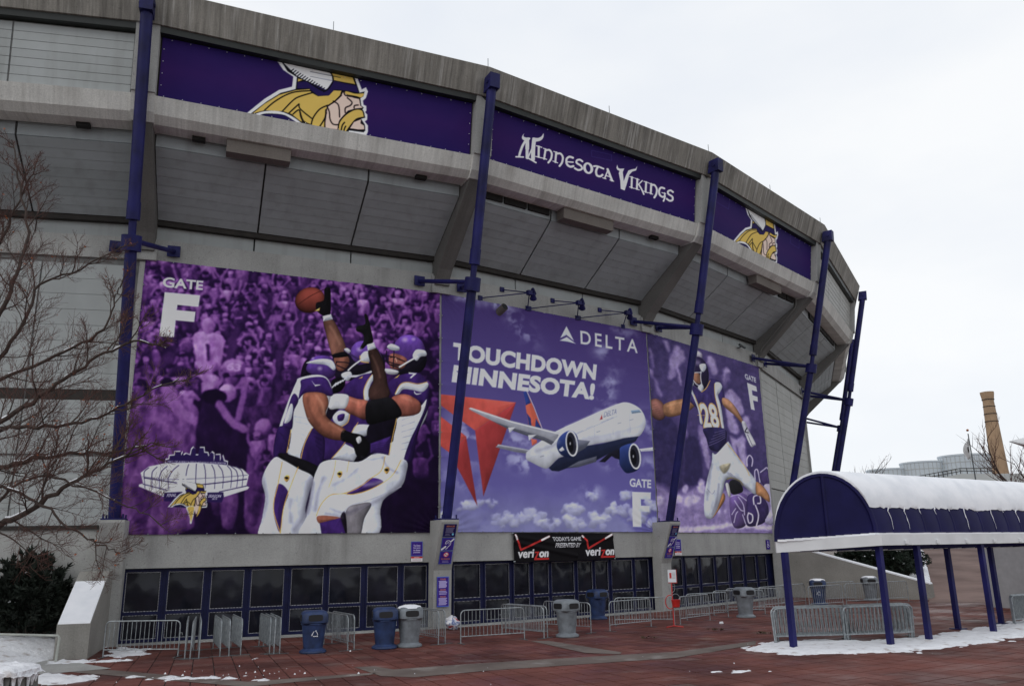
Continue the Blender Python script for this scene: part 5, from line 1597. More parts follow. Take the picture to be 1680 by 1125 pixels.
F3(Z8, (150, 104, 78), (518, 330), (582, 338), (588, 430), (530, 432))
for p in ([(494, 335), (540, 322), (600, 318)], [(498, 380), (540, 440), (592, 470)], [(596, 308), (592, 380), (606, 470)], [(500, 300), (496, 380)]):
    c3.line(Z8(*p), 1.4, (196, 196, 206))
F3(Z8, WHT, (560, 480), (600, 440), (622, 480), (600, 525), edge=0.15)
c3.line(Z8((600, 525), (650, 480), (690, 400)), 1.2, GLD)
F3(Z8, WHT, (470, 420), (500, 400), (520, 450), (490, 475), edge=0.2)
F3(Z9, WHT, (700, 282), (740, 290), (850, 172), (880, 170), (952, 290), (1052, 420), (1152, 560), (1147, 682), (1100, 672), (1010, 602), (900, 532), (830, 562), (800, 682), (742, 850), (692, 942), (640, 948), (608, 900), (608, 750), (640, 560), (690, 380), edge=0.25, ew=4)
F3(Z9, (150, 142, 118), (775, 412), (882, 378), (862, 450), (810, 487), feather=1.5)
c3.line(Z9((850, 175), (950, 290), (1050, 430), (1080, 500)), 1.0, GLD)
c3.line(Z9((640, 650), (690, 700), (720, 665)), 0.9, (140, 138, 156))
c3.line(Z9((880, 480), (980, 560), (1020, 590)), 0.9, (140, 138, 156))
F3(Z9, (178, 124, 78), (1152, 562), (1230, 612), (1287, 700), (1282, 762), (1200, 712), (1147, 682), edge=0.35)
F3(Z9, (176, 120, 66), (800, 690), (822, 750), (742, 880), (692, 942), (742, 850), edge=0.3)
F3(Z9, (178, 172, 200), (1288, 690), (1320, 740), (1342, 830), (1300, 800))
F3(Z9, (34, 33, 38), (872, 570), (960, 548), (1012, 640), (982, 682), (892, 692))
F3(Z9, (196, 194, 190), (830, 600), (860, 590), (882, 700), (860, 720))
c3.line(Z9((850, 545), (900, 530), (980, 560), (1010, 600)), 2.2, (122, 112, 70))
for w_s, al, col_, z_, pts_ in ((4, .4, (84, 80, 104), Z9, [(690, 400), (660, 560), (640, 760)]), (3.5, .4, (84, 80, 104), Z9, [(860, 480), (960, 560), (1090, 650)]), (3, .4, (84, 80, 104), Z9, [(760, 600), (740, 760), (690, 900)]),
                          (3, .35, (232, 232, 238), Z9, [(720, 420), (700, 560), (680, 700)]), (3, .35, (232, 232, 238), Z9, [(900, 330), (980, 430), (1060, 540)]), (2.5, .4, (96, 58, 40), Z8, [(220, 770), (310, 780), (430, 730)]), (2.2, .4, (218, 168, 124), Z8, [(240, 690), (330, 660), (400, 640)]),
                          (2.2, .4, (96, 58, 40), Z8, [(840, 650), (930, 730), (1010, 820)]), (3, .4, (34, 28, 62), Z8, [(620, 560), (600, 640)]), (3, .4, (34, 28, 62), Z8, [(700, 560), (720, 640)]), (2.5, .35, (96, 84, 140), Z8, [(660, 560), (650, 620)])):
    c3.line(z_(*pts_), w_s, col_, alpha=al, feather=w_s * 0.55)
c3.ell(Z8((560, 215))[0], 5, 4, 0, (190, 176, 214), feather=3, alpha=0.5)
for i in range(7):
    c3.line(Z8((90 + i * 14, 690 + i * 20), (130 + i * 10, 680 + i * 22)), 0.7, (96, 56, 50), smooth=False, alpha=0.6)
c3.a *= (0.88 + 0.24 * c3.noise(6, 82, 4, 0.6))[..., None]
c3.text('GATE', Z8((1060, 302), (1180, 342), (1182, 396), (1068, 362)), LT, 0.025)
c3.fill(Z8((1085, 400), (1184, 436), (1190, 490), (1134, 478), (1138, 530), (1190, 546), (1195, 597), (1144, 586), (1158, 690), (1119, 680)), (204, 210, 226), smooth=False)
big_banner('runner_banner', 2, c3, 'purple banner of one football player numbered 28 running with the ball', t0=0.004, t1=0.985, seed=3)

# ================================================================== upper banners
def upper_banner(k, cv, label, seed):
    z0, z1, o0, o1, t0, t1 = 20.62, 23.10, 4.40, 4.70, 0.036, 0.964
    root = empty('upper_banner', bp(k, 0.5, o0, z0))
    off = np.array(root.location)
    base = quad_fn(bp(k, t0, o1, z1), bp(k, t1, o1, z1), bp(k, t1, o0, z0), bp(k, t0, o0, z0))
    d = bay_dir(k)
    nvec = np.array((d.y, -d.x, 0.0))
    dsp = 0.015 * (cv.noise(30, seed, 3) - 0.5) * 2
    print_sheet('printed_sheet', cv, lambda a, b_: base(a, b_) - off, root, (nvec, dsp))
    rv = MB()
    def dot(uu, vv):
        p = base(np.array(uu, float), np.array(vv, float)).reshape(3) - off
        rv.box(tuple(p + nvec * 0.03), (0.024, 0.024, 0.024), math.atan2(d.y, d.x))
    n_ = 19
    for i in range(n_):
        dot((i + 0.5) / n_, 0.03); dot((i + 0.3) / n_, 0.975)
    for i in range(1, 5):
        dot(0.006, i / 5); dot(0.994, i / 5)
    tag(rv.build('rivets', 'white_print', root), kind='stuff')
    tag(root, label, 'banner')
    return root
def upper_canvas(W, H, corners, seed):
    cv = Canvas(W, H, corners, (44, 26, 88))
    n_ = cv.noise(60, seed, 3, 1.0)
    e = np.minimum(cv.uv[..., 1], 1 - cv.uv[..., 1]) * 2
    cv.a[:] = np.array((36, 24, 84), np.float32) + (np.array((52, 26, 88), np.float32) - np.array((36, 24, 84), np.float32)) * np.clip(n_ * 0.5 + e * 0.7, 0, 1)[..., None]
    return cv
def hatch(cv, q):
    for i in range(len(q)):
        cv.line([q[i - 1], q[i]], 0.8, (58, 44, 108), smooth=False)
u1 = upper_canvas(560, 104, [(256, 50), (788, 163), (775, 251), (248, 157)], 21)
head_emblem(u1, Zoom(390, 70, 7.0), 1.0)
u1.line(Zoom(390, 70, 7.0)((870, 280), (1230, 352)), 0.9, BLACK, smooth=False)
u1.line(Zoom(390, 70, 7.0)((865, 340), (1225, 408)), 0.6, (60, 60, 80), smooth=False)
upper_banner(0, u1, 'purple banner with horned warrior head above the celebrating players', 31)
u2 = upper_canvas(600, 150, [(814, 169), (1153, 291), (1140, 363), (806, 260)], 22)
ZM = Zoom(840, 200, 6.0)
LM = (208, 206, 218)
def M2(*p, smooth=False, **kw):
    u2.fill(ZM(*p), LM, smooth=smooth, **kw)
def S2(w, *p, **kw):
    u2.line(ZM(*p), w / 6.0, LM, **kw)
# M with horns
M2((162, 76), (140, 108), (140, 132), (160, 150), (190, 160), (222, 132), (214, 118), (178, 118), (154, 104), smooth=True)
M2((245, 120), (300, 122), (338, 104), (362, 72), (358, 112), (332, 146), (286, 160), (262, 165), smooth=True)
S2(24, (178, 145), (140, 205), (112, 270), (98, 316)); S2(15, (66, 322), (140, 324), smooth=False)
S2(38, (192, 140), (186, 235), smooth=False); S2(30, (186, 225), (178, 330), smooth=False)
S2(15, (182, 338), (262, 180), smooth=False)
S2(40, (262, 138), (246, 240), (236, 345)); S2(16, (196, 338), (264, 380), smooth=False)
# I N N E S O T A
S2(22, (305, 212), (295, 320), smooth=False); S2(11, (282, 204), (335, 220), smooth=False); S2(11, (266, 316), (322, 330), smooth=False)
S2(20, (372, 240), (350, 340), smooth=False); S2(10, (352, 230), (385, 245), smooth=False); S2(10, (328, 330), (375, 345), smooth=False)
S2(20, (380, 250), (412, 248), (432, 285), (420, 340), (390, 378))
S2(20, (478, 272), (462, 372), smooth=False); S2(10, (455, 262), (490, 275), smooth=False); S2(10, (438, 362), (485, 380), smooth=False)
S2(20, (488, 285), (520, 284), (542, 320), (530, 375), (502, 412))
S2(22, (645, 325), (610, 316), (580, 340), (578, 390), (608, 418), (642, 412)); S2(14, (590, 368), (642, 372), smooth=False)
S2(20, (738, 362), (715, 345), (685, 352), (678, 378), (720, 410), (726, 440), (690, 452), (655, 435))
u2.ell(ZM((790, 432))[0], 51 / 6, 60 / 6, -0.1, LM)
u2.ell(ZM((790, 432))[0], 23 / 6, 40 / 6, -0.05, (44, 26, 88))
S2(18, (850, 412), (885, 412), (945, 436)); S2(22, (890, 418), (868, 460), (872, 505), (905, 515), (928, 500))
S2(14, (990, 450), (948, 535), smooth=False); S2(24, (988, 442), (1020, 555), smooth=False); S2(10, (958, 506), (1005, 520), smooth=False); S2(10, (930, 530), (960, 540), smooth=False); S2(10, (1000, 552), (1036, 564), smooth=False)
# V with horns
M2((1092, 394), (1080, 425), (1086, 445), (1108, 458), (1098, 480), (1105, 560), (1100, 640), (1138, 656), (1175, 570), (1205, 495), (1240, 462), (1280, 450), (1297, 405), (1275, 432), (1235, 440), (1200, 452), (1170, 500), (1140, 560), (1140, 470), (1160, 432), (1115, 435), (1097, 425))
# I K I N G S
S2(20, (1228, 520), (1212, 626), smooth=False); S2(9, (1206, 514), (1250, 528), smooth=False); S2(9, (1192, 620), (1236, 634), smooth=False)
S2(20, (1282, 540), (1265, 640), smooth=False); S2(9, (1262, 532), (1300, 546), smooth=False); S2(9, (1245, 634), (1288, 650), smooth=False)
S2(12, (1330, 555), (1285, 595), smooth=False); S2(16, (1290, 595), (1312, 640), (1328, 692))
S2(20, (1368, 570), (1350, 668), smooth=False); S2(9, (1346, 562), (1390, 576), smooth=False); S2(9, (1330, 662), (1372, 678), smooth=False)
S2(20, (1418, 588), (1400, 684), smooth=False); S2(9, (1398, 580), (1430, 590), smooth=False); S2(9, (1380, 676), (1418, 692), smooth=False)
S2(19, (1425, 598), (1452, 600), (1468, 640), (1455, 690), (1430, 725))
S2(20, (1545, 632), (1515, 624), (1490, 650), (1488, 695), (1512, 718), (1538, 712)); S2(16, (1540, 680), (1538, 720), (1518, 760)); S2(9, (1515, 676), (1552, 686), smooth=False)
S2(19, (1628, 668), (1605, 652), (1578, 664), (1580, 690), (1615, 715), (1612, 748), (1582, 756), (1555, 738))
hatch(u2, ZM((845, 245), (1045, 290), (1040, 350), (840, 310)))
upper_banner(1, u2, 'purple banner with white horned team lettering above the airliner banner', 32)
u3 = upper_canvas(240, 110, [(1176, 305), (1342, 402), (1331, 460), (1168, 377)], 23)
_h3 = homography([(75, 795), (1500, 1045), (465, 148), (1390, 335)], [(1209, 398), (1277, 432.5), (1237, 341), (1281.5, 365)])
head_emblem(u3, lambda *p: [tuple(q) for q in happly(_h3, p)], 0.42)
hatch(u3, [(1190, 316), (1212, 328), (1208, 344), (1188, 332)])
hatch(u3, [(1308, 386), (1322, 394), (1320, 406), (1306, 398)])
upper_banner(2, u3, 'small purple banner with horned warrior head above the running player', 33)

# ================================================================== black sponsor banner over the middle doors
ZV = Zoom(830, 870, 8.842)
cv_ = Canvas(300, 90, ZV((80, 60), (1562, 55), (1585, 432), (95, 466)), (24, 22, 25))
sheen = np.exp(-((cv_.uv[..., 1] - 0.10 - 0.45 * (0.5 - np.abs(cv_.uv[..., 0] - 0.5))) / 0.10) ** 2)
def VZ(dx, dy, check):
    for i, (a, b_) in enumerate(zip(check[:-1], check[1:])):
        cv_.line(ZV(a, b_), 3.0, (176, 34, 32), smooth=False)
    for a, b_ in ((check[0], check[1]), (check[-1], check[-2])):
        m2 = (a[0] + (b_[0] - a[0]) * 0.28, a[1] + (b_[1] - a[1]) * 0.28)
        cv_.line(ZV(a, m2), 2.8, (196, 190, 192), smooth=False)
    T = lambda *p: ZV(*[(x + dx, y + dy) for x, y in p])
    cv_.text('veri', T((150, 292), (385, 284), (378, 402), (150, 410)), (208, 210, 216), 0.03, 0.12)
    cv_.fill(T((392, 320), (458, 318), (412, 408), (590, 404), (588, 430), (378, 436), (376, 420), (425, 338), (388, 342)), (176, 34, 32), smooth=False)
    cv_.text('on', T((452, 316), (592, 312), (586, 396), (450, 402)), (208, 210, 216), 0.05, 0.12)
VZ(0, 0, [(118, 92), (195, 295), (612, 108)])
VZ(985, -26, [(1105, 98), (1160, 158), (1185, 275), (1545, 75)])
cv_.text("TODAY'S GAME", ZV((655, 115), (1080, 108), (1085, 165), (672, 174)), (200, 200, 208), 0.02, 0.15)
cv_.text('PRESENTED BY', ZV((692, 200), (1072, 196), (1062, 258), (690, 264)), (200, 200, 208), 0.02, 0.15)
vroot = empty('sponsor_banner', bp(1, 0.525, 0.1, 2.66))
off = np.array(vroot.location)
vb = quad_fn(bp(1, 0.292, 0.06, 4.07), bp(1, 0.755, 0.06, 4.04), bp(1, 0.763, 0.08, 2.72), bp(1, 0.297, 0.08, 2.70))
dd = bay_dir(1)
u, v = cv_.uv[..., 0], cv_.uv[..., 1]
sag = 0.06 * np.sin(np.pi * u) * (0.3 + v) + 0.05 * np.exp(-((v - 0.12 - 0.55 * np.minimum(u, 1 - u) * 1.2) / 0.09) ** 2) + 0.05 * np.exp(-((v - 0.3 - 0.9 * u) / 0.08) ** 2) * (u < 0.6)
print_sheet('printed_sheet', cv_, lambda a, b_: vb(a, b_) - off, vroot, (np.array((dd.y, -dd.x, 0)), sag + 0.03))
tm = MB()
for uu, vv in ((0.005, 0.02), (0.995, 0.02), (0.005, 0.97), (0.995, 0.97)):
    p = vb(np.array(uu), np.array(vv)).reshape(3) - off
    tm.box(tuple(p), (0.09, 0.09, 0.05))
tag(tm.build('lashings', 'steel', vroot), kind='stuff')
tag(vroot, 'black banner with two red ticks hung over the middle doors', 'banner')
# ------------------------------------------------------------------ blue steel masts
MAST_LABELS = ['blue steel mast between the bare tree and the celebrating players banner', 'blue steel mast between the celebrating players and the airliner banner', 'blue steel mast in front of the running player banner',
               'blue steel mast rising behind the blue barrel canopy', 'blue steel mast standing clear of the wall beyond the canopy, the nearer of two', 'farther blue steel mast half hidden behind the last curve of the stadium']
BASE_, COLL_, TOP_ = (0.88, 4.66), (3.60, 14.88), (5.74, 23.85)
for k in range(6):
    n = nrm(k)
    t = Vector((-n[1], n[0], 0))
    P = lambda o, z, lat=0.0: Vector((*colp(k, o), z)) + t * lat
    root = empty('steel_mast', P(*BASE_))
    inv = Matrix.Translation(-P(*BASE_))
    def mp(mb, name, mat='navy_paint', parent=None, smooth=True):
        o_ = mb.build(name, mat, None, smooth, fix=True)
        o_.data.transform(inv)
        o_.parent = parent or root
        return o_
    def at(f, a=COLL_, b_=TOP_):
        return P(a[0] + (b_[0] - a[0]) * f, a[1] + (b_[1] - a[1]) * f)
    mp(MB().tube([P(*BASE_), P(*COLL_)], 0.215, 16), 'lower_shaft')
    mp(MB().tube([at(-0.02), at(0.1)], 0.14, 12), 'neck')
    mp(MB().tube([at(0.085), at(0.95)], 0.225, 10), 'upper_shaft')
    mp(MB().tube([at(0.085), at(0.16)], 0.25, 10), 'sleeve')
    mp(MB().tube([at(-0.045), at(0.02)], 0.36, 18), 'collar')
    tb = MB()
    tb.prism([P(5.28, 23.35, -0.24), P(5.98, 23.35, -0.24), P(6.02, 24.05, -0.24), P(5.42, 24.05, -0.24)], t * 0.48)
    hb = mp(tb, 'head_bracket', smooth=False)
    for lat in (-0.27, 0.27):
        mp(MB().tube([P(5.72, 23.72, lat - 0.02), P(5.72, 23.72, lat + 0.02)], 0.09, 8), 'pin', parent=hb)
    for lat in (-1.12, 1.12):
        q = P(0.14, 15.82, lat)
        ar = mp(MB().tube([P(*COLL_), q], 0.10, 10), 'brace')
        pl = MB()
        pl.prism([P(0.065, 15.60, lat - 0.26), P(0.065, 15.60, lat + 0.26), P(0.065, 16.08, lat + 0.26), P(0.065, 16.08, lat - 0.26)], Vector((n[0], n[1], 0)) * 0.07)
        mp(pl, 'wall_plate', parent=ar, smooth=False)
    bpq = MB()
    bpq.prism([P(0.36, 4.604, -0.42), P(1.24, 4.604, -0.42), P(1.24, 4.66, -0.42), P(0.36, 4.66, -0.42)], t * 0.84)
    bo = mp(bpq, 'base_plate', smooth=False)
    for so in (0.44, 1.16):
        for lat in (-0.34, 0.34):
            mp(MB().tube([P(so, 4.655, lat), P(so, 4.82, lat)], 0.035, 6), 'anchor_bolt', parent=bo)
    tag(root, MAST_LABELS[k], 'mast', 'blue masts along the stadium wall')

# ------------------------------------------------------------------ signs
def sign(name, label, tl, tr, br, bl, base, draw, w=60, h=72, th=0.03, cat='sign', group=None):
    tl, tr, br, bl = (Vector(p) for p in (tl, tr, br, bl))
    nv = (tr - tl).cross(bl - tl).normalized() * -1
    root = empty(name, bl)
    off = np.array(bl)
    b_ = MB()
    b_.hexa([bl, br, tr, tl], [bl + nv * th, br + nv * th, tr + nv * th, tl + nv * th])
    bo = b_.build('board', 'purple_dark_sign', None, fix=True)
    bo.data.transform(Matrix.Translation(-bl))
    bo.parent = root
    cv = Canvas(w, h, [(0, 0), (100, 0), (100, 100), (0, 100)], base)
    draw(cv)
    f = quad_fn(tl + nv * (th + 0.004), tr + nv * (th + 0.004), br + nv * (th + 0.004), bl + nv * (th + 0.004))
    print_sheet('printed_face', cv, lambda a, c: f(a, c) - off, root, gain=1.6)
    tag(root, label, cat, group)
    return root
def box_text(cv, s, x0, x1, y0, y1, col, bold=0.01):
    cv.text(s, [(x0, y0), (x1, y0), (x1, y1), (x0, y1)], col, bold)
def edge_frame(cv, col=(70, 100, 190), w=6):
    for a, b_ in (((0, 0), (100, 0)), ((100, 0), (100, 100)), ((100, 100), (0, 100)), ((0, 100), (0, 0))):
        cv.line([a, b_], w, col, smooth=False)
WH_, OR_ = (205, 205, 220), (208, 120, 62)
def d_guns(cv):
    edge_frame(cv)
    for i, s in enumerate(('The Dome', 'bans guns', 'in these', 'premises.')):
        box_text(cv, s, 20, 80, 22 + i * 16, 34 + i * 16, WH_, 0.02)
def d_notice(cv):
    cv.fill([(0, 0), (100, 0), (100, 34), (0, 34)], (186, 36, 40), smooth=False)
    box_text(cv, 'NOTICE', 28, 72, 9, 26, (230, 225, 225), 0.02)
    for i in range(3):
        cv.line([(12, 52 + i * 15), (88, 52 + i * 15)], 5, (150, 110, 120), smooth=False)
def body(cv, y0, y1, n, x0=14, x1=86):
    r_ = random.Random(int(y0 * 7 + n))
    for i in range(n):
        y = y0 + (y1 - y0) * i / max(1, n - 1)
        cv.line([(x0 + r_.uniform(0, 6), y), (x1 - r_.uniform(0, 12), y)], 2.2, WH_, alpha=0.75, smooth=False)
def d_services(cv):
    edge_frame(cv, (50, 66, 120))
    box_text(cv, 'SERVICES', 18, 84, 10, 22, OR_, 0.02)
    body(cv, 32, 66, 5)
    body(cv, 78, 88, 2, 14, 60)
    cv.ell((78, 80), 8, 9, 0, (90, 170, 200))
def d_ear(cv):
    edge_frame(cv)
    cv.line([(8, 92), (34, 70)], 14, WH_, smooth=False)
    cv.line([(72, 30), (92, 10)], 11, WH_, smooth=False)
    cv.line([(30, 48), (36, 28), (56, 22), (72, 36), (70, 56), (56, 70), (48, 84), (36, 88)], 5, WH_)
    cv.line([(40, 50), (46, 38), (58, 38), (60, 50)], 4, WH_)
def d_smoke(cv):
    edge_frame(cv)
    cv.ell((50, 26), 21, 19, 0, (200, 60, 60))
    cv.ell((50, 26), 15, 13.5, 0, (226, 222, 226))
    cv.line([(40, 28), (62, 28)], 4, (40, 30, 50), smooth=False)
    cv.line([(38, 14), (62, 38)], 4.5, (200, 60, 60), smooth=False)
    box_text(cv, 'NO SMOKING', 16, 84, 54, 66, OR_, 0.02)
    body(cv, 76, 86, 2, 24, 80)
def d_tours(cv):
    edge_frame(cv, w=5)
    for s, y in (('TOURS', 6), ('GROUPS', 41), ('WALK-UPS', 64)):
        box_text(cv, s, 26, 74, y, y + 5.5, OR_, 0.02)
    body(cv, 15, 36, 8)
    body(cv, 49, 58, 3)
    body(cv, 72, 93, 7)
def d_access(cv):
    edge_frame(cv, (60, 50, 130))
    cv.ell((48, 20), 8, 6, 0, WH_)
    cv.line([(48, 26), (48, 52), (66, 54), (74, 72)], 8, WH_)
    cv.line([(40, 42), (28, 58), (36, 76), (56, 76)], 6, WH_)
PS, PD = (64, 40, 128), (36, 26, 78)
def bay_sign(name, label, k, t0, t1, z0, z1, base, draw, o=0.012, group=None, **kw):
    return sign(name, label, bp(k, t0, o, z1), bp(k, t1, o, z1), bp(k, t1, o, z0), bp(k, t0, o, z0), base, draw, group=group, **kw)
bay_sign('wall_sign', 'purple notice board above the doors below the celebrating players banner', 0, 0.902, 0.942, 3.08, 3.70, PS, d_guns)
bay_sign('wall_sign', 'red and white notice under a purple board below the celebrating players', 0, 0.902, 0.942, 2.84, 3.05, (205, 200, 204), d_notice, h=40)
bay_sign('wall_sign', 'purple notice board above the doors below the running player banner', 2, 0.112, 0.160, 3.08, 3.70, PS, d_guns)
bay_sign('wall_sign', 'red and white notice under a purple board below the running player', 2, 0.112, 0.160, 2.84, 3.05, (205, 200, 204), d_notice, h=40)
bay_sign('wall_sign', 'small purple wheelchair access sign on the concrete beside the blue canopy', 2, 0.90, 0.935, 3.05, 3.65, PS, d_access, w=40, h=52)
for k, where in ((1, 'on the pedestal between celebrating players and airliner banners'), (2, 'on the pedestal between airliner and running player banners')):
    n = nrm(k)
    t = Vector((-n[1], n[0], 0))
    def FP(s_, lat):
        o, z = 0.46 + (1.26 - 0.46) * s_, 2.45 + (4.50 - 2.45) * s_
        return Vector((*colp(k, o + 0.006), z - 0.004)) + t * lat
    for (s0, s1, base, dr, what) in ((0.70, 0.96, PD, d_services, 'dark purple information board, topmost'), (0.42, 0.68, PS, d_ear, 'purple hearing aid sign with white ear'), (0.14, 0.40, PS, d_smoke, 'purple no smoking sign with red ring')):
        sign('pedestal_sign', what + ' ' + where, FP(s1, -0.27), FP(s1, 0.33), FP(s0, 0.33), FP(s0, -0.27), base, dr)
    if k == 1:
        VP = lambda z, lat: Vector((*colp(k, 0.448 + 0.012 * z / 2.45), z)) + t * lat
        sign('pedestal_sign', 'tall purple ticket sign with orange headings low on the pedestal', VP(2.18, -0.28), VP(2.18, 0.28), VP(0.92, 0.28), VP(0.92, -0.28), PS, d_tours, w=70, h=150, th=0.045)

# ------------------------------------------------------------------ floodlights over the airliner banner
FL = [(0.335, (0.165, 15.52), (0.262, 16.2), (0.379, 15.45)), (0.567, (0.386, 15.46), (0.50, 16.15), (0.622, 15.45)), (0.815, (0.630, 15.46), (0.742, 16.16), (0.866, 15.45))]
FLAB = ['blue twin floodlight on struts beside the mast above the red triangle', 'blue twin floodlight on struts above the middle of the airliner banner', 'blue twin floodlight on struts above the airliner banner next to the right mast brace']
for (tl_, w0, w1, w2), lab in zip(FL, FLAB):
    hd = Vector(bp(1, tl_, 1.15, 15.90))
    root = empty('floodlight', hd)
    tag(root, lab, 'floodlight', 'floodlights over the airliner banner')
    inv = Matrix.Translation(-hd)
    d = bay_dir(1)
    d3, n3 = Vector((d.x, d.y, 0)), Vector((d.y, -d.x, 0))
    def lp(mb, nm, mat='navy_paint', parent=None):
        o_ = mb.build(nm, mat, None, True, fix=True)
        o_.data.transform(inv)
        o_.parent = parent or root
        return o_
    for (tw, zw) in (w0, w1, w2):
        q = Vector(bp(1, tw, 0.08, zw))
        a_ = lp(MB().tube([hd, q], 0.028, 6), 'strut')
        lp(MB().box(tuple(q), (0.24, 0.10, 0.24), math.atan2(d.y, d.x)), 'wall_plate', parent=a_)
    lp(MB().box(tuple(hd), (0.26, 0.22, 0.22), math.atan2(d.y, d.x)), 'junction_box')
    for sx, zz in ((0.22, 0.17), (0.24, -0.10)):
        c_ = hd + d3 * sx + Vector((0, 0, zz))
        ax = (d3 * 0.35 - n3 * 0.5 + Vector((0, 0, -0.35))).normalized()
        h_ = lp(MB().tube([c_ - ax * 0.12, c_ - ax * 0.02, c_ + ax * 0.22], [0.07, 0.11, 0.19], 12), 'lamp_head')
        lp(MB().tube([c_ + ax * 0.221, c_ + ax * 0.235], 0.17, 12), 'lens', 'glass_lens', h_)
# stub of vent pipe poking through the airliner banner
q = Vector(bp(1, 0.248, 0.10, 14.98))
d = bay_dir(1)
n3 = Vector((d.y, -d.x, 0))
vp = empty('vent_pipe', q)
tag(vp, 'rusty vent pipe with black mouth poking through the airliner banner', 'pipe')
ax = (n3 * 0.75 + Vector((0.15, 0, 0.35))).normalized()
mo = MB()
ringn = 16
o_ = MB().tube([q - ax * 0.1, q + ax * 0.45], 0.20, 16).build('pipe', 'concrete_brown', None, True)
o_.data.transform(Matrix.Translation(-q)); o_.parent = vp
o_ = MB().tube([q + ax * 0.451, q + ax * 0.47], 0.18, 16).build('mouth', 'opening_dark', None, True)
o_.data.transform(Matrix.Translation(-q)); o_.parent = vp
# small wall camera over the running player
q = Vector(bp(2, 0.79, 0.06, 16.28))
d = bay_dir(2); n3 = Vector((d.y, -d.x, 0)); d3 = Vector((d.x, d.y, 0))
wc = empty('wall_camera', q)
tag(wc, 'small grey security camera on the beam above the running player', 'camera')
for nm, mb in (('bracket', MB().tube([(0, 0, 0), tuple(n3 * 0.3 + Vector((0, 0, 0.05)))], 0.04, 6)), ('housing', MB().tube([tuple(n3 * 0.3 - d3 * 0.3 + Vector((0, 0, 0.14))), tuple(n3 * 0.4 + d3 * 0.25)], 0.10, 10))):
    mb.build(nm, 'steel_dark', wc, True)
# ------------------------------------------------------------------ steel crowd barriers
GZ = 0.022
BL_, BH_ = 2.55, 1.14
def make_barrier():
    root = empty('crowd_barrier')
    fr = MB()
    x, r_ = BL_ / 2, 0.16
    loop = [(-x, 0, 0.0), (-x, 0, BH_ - r_)]
    loop += [(-x + r_ - r_ * math.cos(a), 0, BH_ - r_ + r_ * math.sin(a)) for a in (R(30), R(60), R(90))]
    loop += [(x - r_ + r_ * math.sin(a), 0, BH_ - r_ + r_ * math.cos(a)) for a in (0, R(30), R(60), R(90))]
    loop += [(x, 0, 0.0)]
    fr.tube(loop, 0.022, 6)
    fr.build('frame', 'steel', root, True)
    MB().tube([(-x, 0, 0.24), (x, 0, 0.24)], 0.019, 6).build('bottom_rail', 'steel', root, True)
    nb = 16
    bar = MB().tube([(0, 0, 0.24), (0, 0, BH_ - 0.01)], 0.011, 5).mesh('bar', 'steel', True)
    for i in range(nb):
        o = link('bar', bar, root)
        o.location = (-x + BL_ * (i + 1) / (nb + 1), 0, 0)
    foot = MB().box((0, 0, 0.008), (0.07, 0.62, 0.014)).mesh('foot', 'steel_dark')
    for sx in (-1, 1):
        o = link('foot', foot, root)
        o.location = (sx * (x - 0.02), 0, 0)
    hk = MB().tube([(x, 0, 0.75), (x + 0.09, 0, 0.75), (x + 0.09, 0, 0.68)], 0.012, 5)
    hk.build('hook', 'steel', root, True)
    return root
_bar0 = make_barrier()
_first = [True]
def barrier(a, b_, label, group=None, fixed_from=None, tilt=0.0, z=GZ):
    """stand a barrier with its middle between a and b (or one end at a, heading to b)"""
    a, b_ = Vector(a), Vector(b_)
    d = (b_ - a).normalized()
    c = a + d * BL_ / 2 if fixed_from else (a + b_) / 2
    o = _bar0 if _first[0] else copy_tree(_bar0)
    _first[0] = False
    o.location = (c.x, c.y, z)
    o.rotation_euler = (tilt, 0, math.atan2(d.y, d.x))
    tag(o, label, 'barrier', group)
    return o
barrier((-14.0, 28.45), (-11.0, 28.3), 'steel crowd barrier across the first doors beside the snowy wing wall')
G1 = 'barriers standing end-on before the doors'
ORD = ['first', 'second', 'third', 'fourth', 'fifth', 'sixth', 'seventh', 'eighth']
def ends(pts, d, label, grp):
    for q_, p in enumerate(pts):
        lab_ = ORD[q_] + ' ' + label + ', counting from the wing wall'
        dd_ = (d[0] + rng.uniform(-.03, .03), d[1])
        barrier(p, (p[0] + dd_[0], p[1] + dd_[1]), lab_, grp, True, rng.uniform(-0.02, 0.02))
ends([(-10.78, 27.75), (-10.55, 27.6), (-10.36, 27.85)], (-0.34, 0.93), 'steel barrier seen end-on in the tight cluster', 'cluster of barriers at the first doors')
ends([(-9.80, 28.2), (-9.52, 28.25), (-9.22, 28.5)], (-0.42, 0.90), 'steel barrier in the splayed trio before the fourth door', 'splayed trio of barriers')
ends([(-8.33, 28.75), (-8.14, 28.6), (-7.96, 28.65)], (-0.42, 0.9), 'steel barrier in the trio beside the recycling bin', 'trio of barriers beside the recycling bin')
ends([(-5.79, 29.2), (-5.60, 29.35)], (-0.50, 0.86), 'steel barrier in the pair between the two blue bins', 'pair of barriers between blue bins')
ends([(-2.82, 30.55), (-2.60, 30.85)], (-0.52, 0.85), 'steel barrier in the pair behind the pedestal grey bin', 'pair of barriers at the pedestal')
barrier((-2.1, 30.7), (0.35, 31.85), 'steel crowd barrier set square across the doors right of the pedestal')
ends([(1.02, 32.05), (1.16, 32.25)], (-0.62, 0.78), 'barrier in the angled pair beside the lone grey bin', 'angled pair beside the grey bin')
barrier((2.94, 33.75), (1.3, 35.4), 'steel crowd barrier behind the free standing grey bin', None, True)
barrier((3.56, 34.2), (5.9, 36.2), 'front steel crowd barrier before the doors left of the red kettle')
barrier((4.4, 36.9), (6.7, 36.7), 'rear steel crowd barrier before the doors left of the red kettle')
barrier((6.9, 36.6), (9.0, 38.9), 'front steel crowd barrier just right of the red kettle')
barrier((7.6, 38.7), (10.2, 40.2), 'rear steel crowd barrier right of the red kettle')
